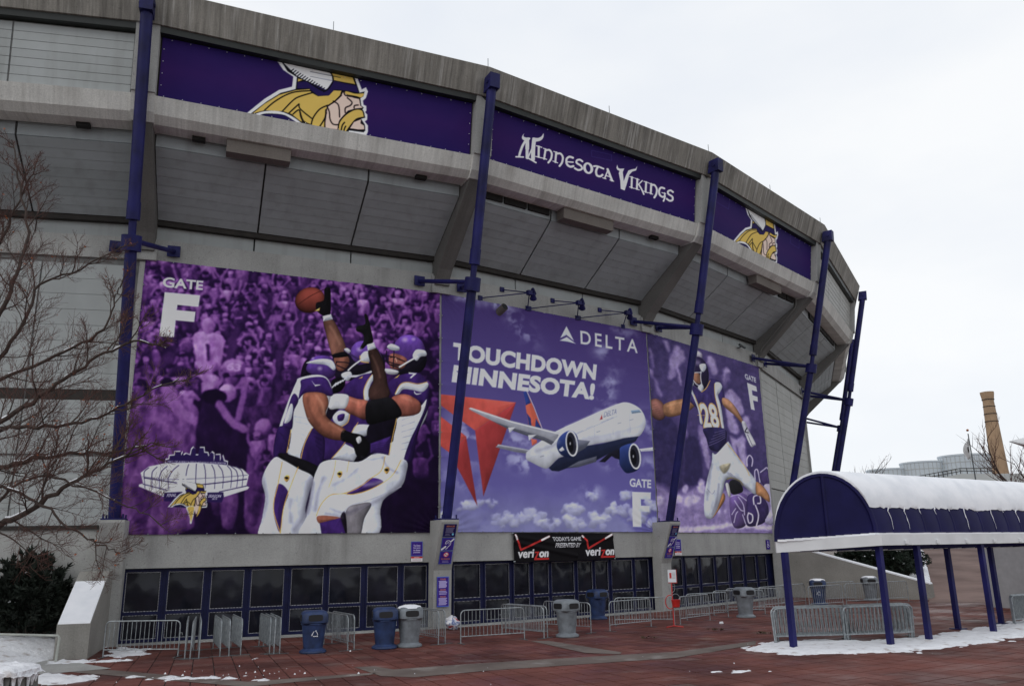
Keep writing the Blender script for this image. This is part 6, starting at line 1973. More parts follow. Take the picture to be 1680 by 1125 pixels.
barrier((9.6, 41.3), (12.2, 41.5), 'steel crowd barrier behind the grey bin below the running player')
barrier((10.8, 43.4), (13.3, 42.9), 'steel crowd barrier against the doors below the running player')
barrier((12.6, 44.0), (14.6, 45.8), 'steel barrier before the last doors, first of a line of three', 'line of barriers')
barrier((14.4, 45.9), (16.3, 47.6), 'steel crowd barrier before the last doors, second of a line of three', 'line of barriers')
barrier((17.6, 48.4), (20.0, 49.6), 'steel crowd barrier right of the far recycling bin, last of a line of three', 'line of barriers')
for (a_, b2, w_) in (((18.2, 46.6), (20.6, 47.4), 'steel barrier before the long wing wall, nearest the canopy stack'), ((20.4, 47.8), (22.7, 48.9), 'steel barrier below the ramp railing at the end of the wing wall'), ((15.4, 44.4), (17.6, 45.6), 'steel barrier standing short of the far recycling bin')):
    barrier(a_, b2, w_)
for i in range(8):
    barrier((8.75 + 0.05 * i + rng.uniform(-.2, .2), 29.0 + 0.14 * i), (11.3 + 0.05 * i, 29.25 + 0.15 * i), ORD[i] + ' barrier counted from the paving in the canopy stack, half beside the end post', 'first half of the barrier stack under the canopy', None, rng.uniform(-0.16, 0.10))
for i in range(8):
    barrier((11.2 + 0.06 * i + rng.uniform(-.2, .2), 29.15 + 0.13 * i + 0.07), (13.8 + 0.06 * i, 29.7 + 0.15 * i), ORD[i] + ' barrier counted from the paving in the canopy stack, half nearer the kiosk', 'second half of the barrier stack under the canopy', None, rng.uniform(-0.16, 0.10))
for i in range(5):
    barrier((19.6 + 0.06 * i, 33.6 + 0.14 * i), (22.1 + 0.06 * i, 34.9 + 0.14 * i), ORD[i] + ' barrier counted from the paving in the stack by the kiosk', 'barriers stacked by the kiosk')

# ------------------------------------------------------------------ litter bins
def make_bin(mat, recycle):
    root = empty('litter_bin')
    sq = lambda a: 1.0
    octo = lambda a: 1.0 - 0.055 * abs(math.cos(4 * a * 0.5 + math.pi / 2)) if False else 1 / max(abs(math.cos(((a + math.pi / 4) % (math.pi / 2)) - math.pi / 4)), 0.82) * 0.88
    MB().lathe([(0.43, 0.0), (0.45, 0.03), (0.44, 0.08), (0.36, 0.12), (0.33, 0.15)], 28).build('base', mat, root, True)
    MB().lathe([(0.325, 0.15), (0.33, 0.2), (0.40, 0.86), (0.415, 0.92)], 28).build('body', mat, root, True)
    hood = MB()
    hood.lathe([(0.415, 0.92), (0.49, 0.97), (0.495, 1.02), (0.485, 1.24), (0.44, 1.31), (0.34, 1.355), (0.0, 1.37)], 32, squash=octo)
    hd = hood.build('hood', mat, root, True)
    MB().lathe([(0.425, 0.905), (0.435, 0.915), (0.435, 0.945), (0.42, 0.955)], 28).build('rim', mat, root, True)
    for q in range(4):
        a = q * math.pi / 2
        op = MB()
        w_, z0, z1 = 0.235, 1.03, 1.235
        pts = []
        for i in range(20):
            f = 2 * math.pi * i / 20
            c_, s_ = math.cos(f), math.sin(f)
            pts.append((math.copysign(abs(c_) ** 0.45, c_) * w_, (z0 + z1) / 2 + math.copysign(abs(s_) ** 0.45, s_) * (z1 - z0) / 2))
        rad0, rad1 = 0.40, 0.446
        ring0 = [(rad0 * math.cos(a) - y * math.sin(a), rad0 * math.sin(a) + y * math.cos(a), z) for y, z in pts]
        d_ = (math.cos(a) * (rad1 - rad0), math.sin(a) * (rad1 - rad0), 0)
        op.prism(ring0, d_)
        op.build('opening', 'opening_dark', hd, fix=True)
    if recycle:
        sy = MB()
        for i in range(3):
            a0 = R(90 + 120 * i)
            pts = []
            for f in (0.15, 0.5, 0.85):
                an = a0 + R(120) * f
                rr = 0.095 if f != 0.5 else 0.075
                pts.append((rr * math.cos(an), rr * math.sin(an)))
            P3 = [(0.375 + 0.0, p[0], 0.62 + p[1]) for p in pts]
            tdir = (Vector(P3[2]) - Vector(P3[1])).normalized()
            sy.tube(P3, 0.013, 5)
            e = Vector(P3[2])
            sy.tube([e, e + tdir * 0.045], [0.032, 0.003], 5)
        sy.build('recycling_symbol', 'white_print', root)
    return root
bin_blue, bin_grey, bin_plain = make_bin('plastic_blue', True), make_bin('plastic_grey', False), make_bin('plastic_blue', False)
_used = set()
def put_bin(proto, x, y, rz, label, snow=False):
    o = proto if proto not in _used else copy_tree(proto)
    _used.add(proto)
    o.location = (x, y, GZ)
    o.rotation_euler = (0, 0, rz)
    tag(o, label, 'litter bin', 'litter bins on the plaza')
    if snow:
        snow_bins.append(o)
    return o
snow_bins = []
def cap_bins():
    for o in snow_bins:
        s_ = MB().lathe([(0.43, 1.30), (0.38, 1.36), (0.2, 1.405), (0.0, 1.41)], 20).build('snow', 'snow', o, True)
cam_to = lambda x, y: math.atan2(-y, -x)
put_bin(bin_blue, -6.89, 28.84, cam_to(-6.89, 28.84) + 0.12, 'blue recycling bin with white arrows beside the trio of barriers')
put_bin(bin_plain, -4.62, 29.75, cam_to(-4.6, 29.7) + 0.08, 'plain blue litter bin touching the grey bin near the pedestal')
put_bin(bin_grey, -3.80, 30.1, cam_to(-3.8, 30.1) + 0.22, 'grey litter bin touching the plain blue bin near the pedestal', True)
put_bin(bin_grey, 1.92, 32.52, cam_to(1.9, 32.5) + 0.72, 'free standing grey litter bin in front of the middle doors')
put_bin(bin_plain, 3.87, 40.3, cam_to(3.8, 40) + 0.75, 'dark blue litter bin close against the middle doors')
put_bin(bin_grey, 10.78, 39.88, cam_to(10.8, 39.9) + 0.7, 'grey litter bin in front of the running player banner doors')
put_bin(bin_blue, 17.02, 47.47, cam_to(17, 47.5) + 0.05, 'blue recycling bin at the foot of the long wing wall', True)
put_bin(bin_grey, 21.1, 50.2, cam_to(21, 50) + 0.3, 'grey snow capped litter bin beyond the far recycling bin', True)

cap_bins()
# ------------------------------------------------------------------ red kettle stand with a small board
ks = empty('kettle_stand', (6.6, 35.69, GZ))
ks.scale = (0.88, 0.88, 0.92)
tag(ks, 'red collection kettle hanging on a tall red stand with a white board', 'kettle stand')
for i in range(3):
    a = R(90 + 120 * i)
    MB().tube([(0, 0, 0.06), (0.45 * math.cos(a), 0.45 * math.sin(a), 0.02)], 0.025, 6).build('leg', 'red_paint', ks, True)
MB().tube([(0, 0, 0.02), (0, 0, 1.95)], 0.03, 8).build('pole', 'red_paint', ks, True)
kt = MB().lathe([(0.13, 0.0), (0.17, 0.03), (0.21, 0.3), (0.23, 0.34), (0.20, 0.345), (0.0, 0.35)], 20, (0.12, -0.18, 0.86)).build('kettle', 'red_paint', ks, True)
MB().tube([(0.12 + 0.22 * math.cos(a) - 0.26, -0.1, 1.1 + 0.30 * math.sin(a)) for a in [R(x) for x in range(60, 301, 20)]], 0.022, 6).build('hoop', 'red_paint', ks, True)
MB().tube([(0.12 + 0.22 * math.cos(R(x)), -0.18, 1.2 + 0.26 * math.sin(R(x))) for x in range(0, 181, 20)], 0.012, 5).build('handle', 'steel', kt, True)
bd = MB().box((0.06, -0.03, 2.22), (0.42, 0.05, 0.60), R(-25)).build('board', 'red_paint', ks)
MB().box((0.035, -0.075, 2.24), (0.40, 0.012, 0.56), R(-25)).build('paper', 'white_print', bd)
MB().box((-0.035, -0.055, 2.26), (0.10, 0.012, 0.24), R(-25)).build('shield', 'red_paint', bd)
for i in range(5):
    MB().box((0.105, -0.120, 2.38 - i * 0.06), (0.15, 0.006, 0.018), R(-25)).build('text_line', 'shutter', bd)
for sx in (-1, 1):
    MB().tube([(sx * 0.10, -0.02, 1.92), (sx * 0.14, -0.02, 1.8), (sx * 0.12, -0.02, 1.6), (sx * 0.02, -0.02, 1.5)], 0.012, 5).build('bracket', 'steel', ks, True)

# crumpled bag by the pedestal
bg = MB()
N1, N2 = 14, 18
for j in range(N1 + 1):
    for i in range(N2):
        v_, u_ = math.pi * j / N1, 2 * math.pi * i / N2
        r_ = 1 + 0.35 * clump_noise(math.cos(u_) * 1.8, math.sin(u_) * 1.8, v_ * 1.6)
        bg.v.append((0.30 * r_ * math.sin(v_) * math.cos(u_), 0.22 * r_ * math.sin(v_) * math.sin(u_), max(0.0, 0.26 + 0.28 * r_ * math.cos(v_))))
for j in range(N1):
    for i in range(N2):
        a, b_ = j * N2 + i, j * N2 + (i + 1) % N2
        bg.f.append((a, a + N2, b_ + N2, b_))
m, nt, b = new_mat('printed_bag')
nt.links.new(ramp(nt, nz(nt, 3.2, 2), [(0.42, (0.72, 0.72, 0.75)), (0.47, (0.05, 0.10, 0.30)), (0.55, (0.72, 0.72, 0.75)), (0.62, (0.4, 0.06, 0.08))]), b.inputs['Base Color'])
pb = bg.build('plastic_bag', 'printed_bag', None, True, True)
pb.location = (-2.75, 36.2, GZ)
tag(pb, 'crumpled white and blue plastic bag at the foot of the pedestal', 'bag')
# bits of litter
for (x, y, lab) in ((7.9, 34.0, 'small clump of dead leaves beside the red kettle stand'), (4.9, 31.6, 'clump of dead leaves on the paving short of the kettle stand'), (9.3, 32.4, 'clump of dead leaves between kettle stand and canopy')):
    lf = MB()
    for _ in range(26):
        a, r_ = rng.uniform(0, 6.28), rng.uniform(0, 0.22)
        c_ = Vector((r_ * math.cos(a) * 1.6, r_ * math.sin(a), rng.uniform(0.0, 0.05)))
        e1 = Vector((rng.uniform(-1, 1), rng.uniform(-1, 1), rng.uniform(-.3, .6))).normalized() * rng.uniform(0.04, 0.09)
        e2 = Vector((rng.uniform(-1, 1), rng.uniform(-1, 1), rng.uniform(-.3, .6))).normalized() * rng.uniform(0.03, 0.06)
        lf.add([c_ - e1, c_ + e2, c_ + e1, c_ - e2], [(0, 1, 2, 3)])
    o = lf.build('leaf_litter', 'leaf_litter')
    o.location = (x, y, 0.045)
    tag(o, lab, 'leaves')
o = MB().hexa([(-.09, -.06, 0), (.09, -.05, 0), (.1, .06, 0), (-.08, .07, 0)], [(-.05, -.03, .07), (.06, -.04, .09), (.05, .03, .06), (-.06, .03, .08)]).build('paper_cup', 'white_print')
o.location = (8.9, 37.0, GZ)
tag(o, 'crushed white paper scrap lying right of the kettle stand', 'litter')

# ------------------------------------------------------------------ barrel-roofed canopy
CA, CB = Vector((8.72, 27.64, 0)), Vector((12.08, 27.65, 0))
AX = Vector((0.84, 0.543, 0)).normalized()
CL = 19.0
ZFA, ZFB, FH = 3.02, 3.20, 0.36
can = empty('canopy', CB)
cinv = Matrix.Translation(-CB)
tag(can, 'blue barrel roofed walkway canopy with white fascia and snow on top', 'canopy')
def cpart(mb, nm, mat, parent=None, smooth=False):
    o_ = mb.build(nm, mat, None, smooth, fix=True)
    o_.data.transform(cinv)
    o_.parent = parent or can
    return o_
def arch(s_, phi, grow=0.0):
    """point on the vault: s along the axis, phi 0 at the near eave, pi at the far eave"""
    f = (1 + math.cos(phi)) / 2
    base = CA.lerp(CB, 0.5) + (CB - CA) * 0.5 * math.cos(phi) * (1 + grow / 1.7)
    zf = ZFA + (ZFB - ZFA) * f + FH
    return base + AX * s_ + Vector((0, 0, zf + (2.08 + grow) * math.sin(phi)))
def vault(mb, s0, s1, ph0, ph1, g0, g1, n=20):
    for a, gg in ((s0, g0), (s1, g0), (s0, g1), (s1, g1)):
        mb.v.extend([tuple(arch(a, ph0 + (ph1 - ph0) * i / n, gg)) for i in range(n + 1)])
    m_ = n + 1
    for i in range(n):
        mb.f += [(i, i + 1, m_ + i + 1, m_ + i), (2 * m_ + i, 3 * m_ + i, 3 * m_ + i + 1, 2 * m_ + i + 1), (i, 2 * m_ + i, 2 * m_ + i + 1, i + 1), (m_ + i, m_ + i + 1, 3 * m_ + i + 1, 3 * m_ + i)]
    for i in (0, n):
        mb.f.append((i, m_ + i, 3 * m_ + i, 2 * m_ + i))
    return mb
NP = 20
for i in range(NP):
    s0, s1 = CL * i / NP + 0.012, CL * (i + 1) / NP - 0.012
    pnl = cpart(vault(MB(), s0, s1, 0.0, math.pi, -0.03, 0.0), 'roof_panel', 'navy_canopy', smooth=True)
    if i:
        cpart(vault(MB(), s0 - 0.045, s0 + 0.022, 0.0, math.pi, 0.001, 0.035), 'seam', 'navy_canopy', pnl, True)
# end wall: two sheets, rim and mullion
ep = MB()
arc = [arch(0.03, math.pi * i / 28, -0.04) for i in range(29)]
for lo, hi in ((0, 14), (14, 28)):
    q = MB()
    seg = arc[lo:hi + 1]
    f0, f1 = (1 + math.cos(math.pi * lo / 28)) / 2, (1 + math.cos(math.pi * hi / 28)) / 2
    b0, b1 = arch(0.03, math.pi * lo / 28, -0.04), arch(0.03, math.pi * hi / 28, -0.04)
    low = lambda p, f: Vector((p.x, p.y, ZFA + (ZFB - ZFA) * f + FH - 0.02))
    q.prism(seg + [low(b1, f1), low(b0, f0)] if lo == 0 else seg + [low(b1, f1), low(b0, f0)], AX * 0.03)
    cpart(q, 'end_panel', 'navy_canopy')
cpart(vault(MB(), -0.07, 0.02, 0.0, math.pi, -0.05, 0.05), 'end_rim', 'navy_canopy', smooth=True)
top, bot = arch(-0.03, R(88), -0.05), arch(-0.03, R(88), 0)
mm = MB()
mid = CA.lerp(CB, 0.5)
mm.tube([Vector((top.x, top.y, top.z)), Vector((top.x, top.y, (ZFA + ZFB) / 2 + FH))], 0.05, 6)
cpart(mm, 'end_mullion', 'navy_canopy')
# white fascia boards
def fascia(p0, p1, z0, z1, out):
    mb = MB()
    o_ = out.normalized() * 0.10
    mb.hexa([p0 + Vector((0, 0, z0)), p1 + Vector((0, 0, z1)), p1 + o_ + Vector((0, 0, z1)), p0 + o_ + Vector((0, 0, z0))],
            [p0 + Vector((0, 0, z0 + FH)), p1 + Vector((0, 0, z1 + FH)), p1 + o_ + Vector((0, 0, z1 + FH)), p0 + o_ + Vector((0, 0, z0 + FH))])
    return cpart(mb, 'fascia', 'white_paint')
near_out = Vector((AX.y, -AX.x, 0))
fascia(CB, CB + AX * CL, ZFB, ZFB, near_out)
fascia(CA, CA + AX * CL, ZFA, ZFA, -near_out)
fascia(CA - AX * 0.0 - near_out * 0.1, CB + near_out * 0.1, ZFA, ZFB, Vector((0, -1, 0)))
for i in range(6):
    q = CB + AX * (1.4 + i * 1.9) + near_out * 0.13 + Vector((0, 0, ZFB + 0.10))
    cpart(MB().box(tuple(q), (0.12, 0.12, 0.12)).tube([q, q + Vector((0, 0, -0.1))], 0.04, 6), 'bracket', 'white_paint')
cl_ = MB()
for s0 in range(0, 19):
    a, b_ = CA + AX * (s0 + 0.1) + Vector((0, 0, ZFA + 0.04)), CB + AX * (s0 + 0.1) + Vector((0, 0, ZFB + 0.04))
    cl_.tube([a, b_], 0.03, 5)
cpart(cl_, 'tie_rods', 'navy_canopy')
# posts
def post(p, zt, r_=0.088):
    mb = MB()
    mb.box((p.x, p.y, (zt + 0.03) / 2 + 0.01), (2 * r_, 2 * r_, zt - 0.02), math.atan2(AX.y, AX.x))
    o_ = cpart(mb, 'post', 'navy_paint')
    cpart(MB().box((p.x, p.y, 0.045), (0.46, 0.46, 0.03), math.atan2(AX.y, AX.x)), 'base_plate', 'navy_paint', o_)
for s_ in (0.16, 2.35, 6.5, 10.8, 15.2):
    post(CB + AX * s_ - near_out * 0.12, ZFB)
for s_ in (0.16, 9.8, 13.0, 17.0):
    post(CA + AX * s_ + near_out * 0.12, ZFA)
# snow blanket on the vault
sn = MB()
ns, nph = 120, 40
for side in (0, 1):
    for i in range(ns + 1):
        s_ = -0.05 + (CL + 0.05) * i / ns
        lo = R(25 + 2.5 * clump_noise(s_ * 0.8, 3.0) + 2.2 * clump_noise(s_ * 5, 8.0) + 1.5 * clump_noise(s_ * 14, 5.0))
        for j in range(nph + 1):
            f = j / nph
            ph = lo + (R(168) - lo) * f
            th = 0.11 * (min(1, f * 12, (1 - f) * 5) ** 0.5) + 0.012 * clump_noise(s_ * 1.5, ph * 3)
            if i in (0, 1):
                th *= 0.75 + 0.25 * i
            p = arch(s_, ph, 0.036 + (max(0.012, th) if side == 0 else 0.0))
            sn.v.append(tuple(p))
W_ = nph + 1
off = (ns + 1) * W_
for i in range(ns):
    for j in range(nph):
        a = i * W_ + j
        sn.f.append((a, a + 1, a + W_ + 1, a + W_))
        sn.f.append((off + a, off + a + W_, off + a + W_ + 1, off + a + 1))
for i in range(ns):
    for j in (0, nph):
        a = i * W_ + j
        sn.f.append((a, a + W_, off + a + W_, off + a))
for j in range(nph):
    for i in (0, ns):
        a = i * W_ + j
        sn.f.append((a, a + 1, off + a + 1, off + a))
cpart(sn, 'snow', 'snow', None, True)
# snow lodged in the seams below the blanket
sl = MB()
for i in range(1, NP):
    s0 = CL * i / NP - 0.02
    h = R(24) * rng.choice((0.15, 0.3, 0.6, 0.9))
    pts = [arch(s0 + rng.uniform(-.02, .02) + (0.12 if q == 0 else 0), R(26) - h * q / 5, 0.03) for q in range(6)]
    sl.tube(pts, [0.03 * rng.uniform(0.3, 1.1) * (1 - q / 6.5) for q in range(6)], 5)
tag(cpart(sl, 'seam_snow', 'snow'), kind='stuff')
fs = MB()
for i in range(60):
    s0 = CL * i / 60
    q = CB + AX * s0 + near_out * 0.05 + Vector((0, 0, ZFB + FH))
    fs.box((q.x, q.y, q.z + 0.02), (CL / 60 * 0.98, 0.09, 0.04 + 0.02 * rng.random()), math.atan2(AX.y, AX.x))
for i in range(12):
    q = CA.lerp(CB, (i + 0.5) / 12) + Vector((0, -0.05, ZFA + (ZFB - ZFA) * (i + 0.5) / 12 + FH))
    fs.box((q.x, q.y, q.z + 0.02), (0.285, 0.09, 0.05 + 0.03 * rng.random()))
tag(cpart(fs, 'ledge_snow', 'snow'), kind='stuff')

# ------------------------------------------------------------------ shuttered kiosk beyond the canopy
kz = R(24)
kc = Vector((29.6, 42.6, 0))
ki = empty('kiosk', kc, kz)
tag(ki, 'pale grey refreshment kiosk with a closed roller shutter behind the canopy', 'kiosk')
MB().box((0, 1.6, 1.75), (8.6, 3.0, 3.5)).build('body', 'shutter', ki)
MB().box((0, 1.5, 3.58), (9.0, 3.5, 0.14)).build('roof', 'navy_paint', ki)
MB().box((0, -0.10, 1.05), (8.6, 0.5, 0.10)).build('counter', 'navy_paint', ki)
MB().box((0, 0.07, 0.50), (8.58, 0.06, 0.98)).build('plinth', 'navy_frame', ki)
for i in range(10):
    MB().box((0.3, 0.075, 1.28 + i * 0.2), (7.4, 0.05, 0.185)).build('shutter_slat', 'shutter', ki)
MB().box((-3.95, 0.04, 2.2), (0.5, 0.10, 2.1)).build('jamb', 'navy_paint', ki)
# ------------------------------------------------------------------ low wall, handrail at the left
pl = empty('low_wall', (-12.85, 20.4, 0))
tag(pl, 'low rough concrete wall end crusted with dirty snow and ice', 'wall')
w_ = MB()
nx, nz_ = 18, 10
def lw(u, v):
    x = -3.2 + 4.35 * u
    return (x, -0.55 + 0.06 * clump_noise(u * 8, v * 4), 0.02 + 0.66 * v)
for v in range(nz_ + 1):
    for u in range(nx + 1):
        w_.v.append(lw(u / nx, v / nz_))
for v in range(nz_):
    for u in range(nx):
        a = v * (nx + 1) + u
        w_.f.append((a, a + 1, a + nx + 2, a + nx + 1))
w_.hexa([(-3.2, -0.45, 0.02), (1.15, -0.45, 0.02), (1.22, 0.55, 0.02), (-3.2, 0.55, 0.02)], [(-3.2, -0.45, 0.68), (1.10, -0.45, 0.68), (1.16, 0.55, 0.68), (-3.2, 0.55, 0.68)])
w_.build('wall', 'concrete_strut', pl, True)
sw = MB()
n1, n2 = 60, 26
for j in range(n2 + 1):
    for i in range(n1 + 1):
        u, v = i / n1, j / n2
        e = min(1, 8 * min(u + 0.5, 1 - u), 5 * min(v + 0.02, 1 - v + 0.02))
        x, y = -3.25 + 4.55 * u, -0.66 + 1.32 * v
        z = 0.67 + 0.13 * max(0, e) ** 0.5 + 0.05 * clump_noise(x * 2.2, y * 2.2, 3) + 0.03 * clump_noise(x * 8, y * 8, 1) - (0.10 if e < 0.2 else 0)
        sw.v.append((x + 0.03 * clump_noise(x * 5, y * 5, 7), y + 0.04 * clump_noise(x * 4, y * 4, 9), z))
for j in range(n2):
    for i in range(n1):
        a = j * (n1 + 1) + i
        sw.f.append((a, a + 1, a + n1 + 2, a + n1 + 1))
sw.build('snow', 'snow_dirty', pl, True)
# ice runs down the face
ice = MB()
for i in range(16):
    x = -1.6 + rng.random() * 2.75
    L = rng.uniform(0.15, 0.55)
    w0 = rng.uniform(0.03, 0.11)
    ice.tube([(x, -0.60, 0.68), (x + rng.uniform(-.05, .05), -0.63, 0.68 - L * 0.5), (x + rng.uniform(-.06, .06), -0.60, 0.68 - L)], [w0, w0 * 0.9, w0 * 0.25], 6)
for i in range(8):
    y = -0.5 + rng.random() * 1.0
    L = rng.uniform(0.15, 0.5)
    ice.tube([(1.18, y, 0.68), (1.2, y, 0.68 - L)], [rng.uniform(0.05, 0.12), 0.02], 6)
ice.build('ice', 'snow_dirty', pl, True)
hr = empty('handrail', (-14.55, 27.0, 0.0))
tag(hr, 'pale bent pipe handrail in front of the snow bank', 'handrail')
MB().tube([(-6.0, 0.3, 1.05), (-1.9, 0, 0.93), (-0.02, 0, 0.86), (0.03, 0, 0.80), (0.0, 0, 0.1)], 0.038, 8).build('rail', 'rail_paint', hr, True)
MB().tube([(-3.6, 0.1, 0.95), (-3.6, 0.1, 0.1)], 0.034, 8).build('post', 'rail_paint', hr, True)

# ------------------------------------------------------------------ bare trees
def grow(mb, p, d, L, r0, lv, rg, leafmb=None, n=5, up=0.10, spread=(0.45, 1.0), maxlv=3, twig=None, kids=(0, 8, 8, 7)):
    """one branch as a thin tapering tube, then its side shoots"""
    pts = [p]
    d = d.normalized()
    q = p
    for i in range(n):
        d = (d + Vector((rg.uniform(-1, 1), rg.uniform(-1, 1), rg.uniform(-1, 1))) * 0.20 + Vector((0, 0, up * 0.5))).normalized()
        q = q + d * (L / n)
        pts.append(q)
    sides = 5 if lv <= 1 else (4 if lv == 2 else 3)
    target = mb if lv <= 1 else (twig or mb)
    target.tube(pts, [max(0.0035, r0 * (1 - 0.75 * i / n)) for i in range(n + 1)], sides, cap=False)
    if lv < maxlv:
        shoots(mb, pts, L, r0, lv + 1, rg, leafmb, up, maxlv, twig, kids, spread)
    elif leafmb is not None and rg.random() < 0.018:
        e = pts[-1]
        a, b_ = Vector((rg.uniform(-1, 1), rg.uniform(-1, 1), -1)).normalized() * 0.07, Vector((rg.uniform(-1, 1), rg.uniform(-1, 1), 0)).normalized() * 0.035
        leafmb.add([e, e + a * 0.5 + b_, e + a, e + a * 0.5 - b_], [(0, 1, 2, 3)])
def shoots(mb, pts, L, r0, lv, rg, leafmb, up, maxlv, twig, kids, spread):
    cnt = kids[min(lv, len(kids) - 1)]
    for c in range(cnt):
        f = 0.22 + 0.78 * (c + rg.random()) / cnt
        i = min(int(f * (len(pts) - 1)), len(pts) - 2)
        fr = f * (len(pts) - 1) - i
        p = pts[i].lerp(pts[i + 1], fr)
        t = (pts[i + 1] - pts[i]).normalized()
        side = t.cross(Vector((rg.uniform(-1, 1), rg.uniform(-1, 1), rg.uniform(-1, 1))))
        if side.length < 1e-3:
            continue
        d = (t * rg.uniform(0.5, 1.1) + side.normalized() * rg.uniform(*spread) + Vector((0, 0, up)))
        Lc = L * rg.uniform(0.34, 0.58) * (1.2 - (0.85 if lv == 1 else 0.5) * f)
        grow(mb, p, d, Lc, r0 * rg.uniform(0.32, 0.5), lv, rg, leafmb, 4 if lv >= 3 else 5, up, spread, maxlv, twig, kids)

def smooth_path(pts, n=5):
    return [Vector(p) for p in catmull(pts, n, closed=False)]
LIMBS = [([(-14.69, 22.5, 3.68), (-14.09, 22.5, 4.12), (-13.15, 22.4, 4.6), (-12.21, 22.3, 5.19), (-11.26, 22.4, 5.73), (-10.37, 22.5, 6.17)], 0.125),
         ([(-15.57, 23.2, 5.39), (-14.76, 23.2, 5.79), (-13.56, 23.1, 6.02), (-12.61, 23.0, 6.11), (-11.47, 23.1, 6.16), (-10.27, 23.2, 6.43)], 0.10),
         ([(-15.76, 23.5, 6.48), (-15.14, 23.5, 7.15), (-14.15, 23.6, 7.86), (-13.24, 23.5, 8.53), (-12.21, 23.4, 9.17), (-11.24, 23.5, 9.53), (-10.5, 23.5, 9.3)], 0.10),
         ([(-16.68, 24.5, 8.32), (-16.06, 24.5, 9.29), (-15.39, 24.4, 10.67), (-15.03, 24.4, 11.68), (-13.93, 24.5, 12.28), (-12.63, 24.5, 12.99)], 0.09),
         ([(-17.2, 25.0, 9.63), (-16.61, 25.0, 10.94), (-16.3, 25.0, 12.29), (-16.1, 25.0, 13.79), (-16.68, 25.0, 15.8), (-17.1, 25.0, 17.2)], 0.10),
         ([(-16.29, 24.0, 7.84), (-15.65, 24.0, 8.55), (-14.06, 24.0, 9.23), (-12.82, 24.0, 9.93), (-12.45, 24.0, 10.87), (-12.33, 24.0, 11.47)], 0.08),
         ([(-15.38, 22.8, 5.87), (-14.65, 22.8, 6.81), (-13.27, 22.7, 6.87), (-12.07, 22.8, 7.02), (-10.91, 22.8, 7.62), (-9.7, 22.8, 8.2)], 0.085),
         ([(-14.69, 22.0, 4.79), (-13.92, 22.0, 5.1), (-12.7, 22.0, 4.6), (-11.8, 22.0, 3.94), (-10.94, 22.0, 3.53), (-10.44, 22.0, 3.37)], 0.06),
         ([(-18.16, 25.5, 12.5), (-17.29, 25.5, 13.58), (-16.89, 25.5, 15.13), (-16.4, 25.5, 16.3)], 0.08),
         ([(-14.61, 22.2, 4.48), (-14.0, 22.2, 4.79), (-13.08, 22.2, 5.43), (-11.71, 22.2, 5.08), (-10.32, 22.2, 4.49), (-9.54, 22.2, 4.07)], 0.055)]
TB = Vector((-17.2, 24.2, 0))
tree = empty('bare_tree', TB)
tag(tree, 'bare reddish brown tree with snow along its branches beside the stadium', 'tree')
tinv = Matrix.Translation(-TB)
def tpart(mb, nm, mat, root, inv, smooth=True, kind=None):
    o_ = mb.build(nm, mat, None, smooth)
    o_.data.transform(inv)
    o_.parent = root
    return tag(o_, kind=kind) if kind else o_
rg = random.Random(12)
trunk_pts = [TB, TB + Vector((0.1, 0, 1.5)), TB + Vector((0.0, 0.1, 3.2)), TB + Vector((-0.1, 0.2, 6)), TB + Vector((-0.2, 0.4, 9)), TB + Vector((-0.4, 0.7, 12.5))]
tpart(MB().tube(smooth_path(trunk_pts), [0.34 - 0.26 * i / 25 for i in range(26)], 12), 'trunk', 'bark', tree, tinv)
twigs, snowb, leaves = MB(), MB(), MB()
for li, (pts, r0) in enumerate(LIMBS):
    a = Vector(pts[0])
    z0 = max(1.8, a.z - 1.3)
    f = z0 / 12.5
    start = TB + Vector((-0.4 * f * f, 0.7 * f * f, z0))
    path = smooth_path([tuple(start)] + pts)
    lm = MB()
    path = [p_ if i_ < 2 else p_ + Vector((rg.uniform(-1, 1), rg.uniform(-1, 1), rg.uniform(-1, 1))) * 0.055 for i_, p_ in enumerate(path)]
    rad = [0.85 * r0 * (1.15 - 0.95 * i / (len(path) - 1)) for i in range(len(path))]
    lm.tube(path, rad, 8)
    for i in range(2, len(path) - 1):
        seg = path[i + 1] - path[i]
        if seg.length > 0 and abs(seg.normalized().z) < 0.62 and rg.random() < 0.32:
            up_ = Vector((0, 0, 1))
            snowb.tube([path[i] + up_ * rad[i] * 0.85, path[i + 1] + up_ * rad[i + 1] * 0.85], [rad[i] * 0.6, rad[i + 1] * 0.6], 6)
    shoots(lm, path, 4.4, r0 * 0.6, 1, rg, leaves, 0.16, 3, twigs, (0, 15, 9, 8), (0.5, 1.1))
    tpart(lm, 'limb', 'bark', tree, tinv)
tpart(twigs, 'twigs', 'twig', tree, tinv, kind='stuff')
tpart(snowb, 'branch_snow', 'snow', tree, tinv, kind='stuff')
tpart(leaves, 'dead_leaves', 'orange_leaf', tree, tinv, False, kind='stuff')

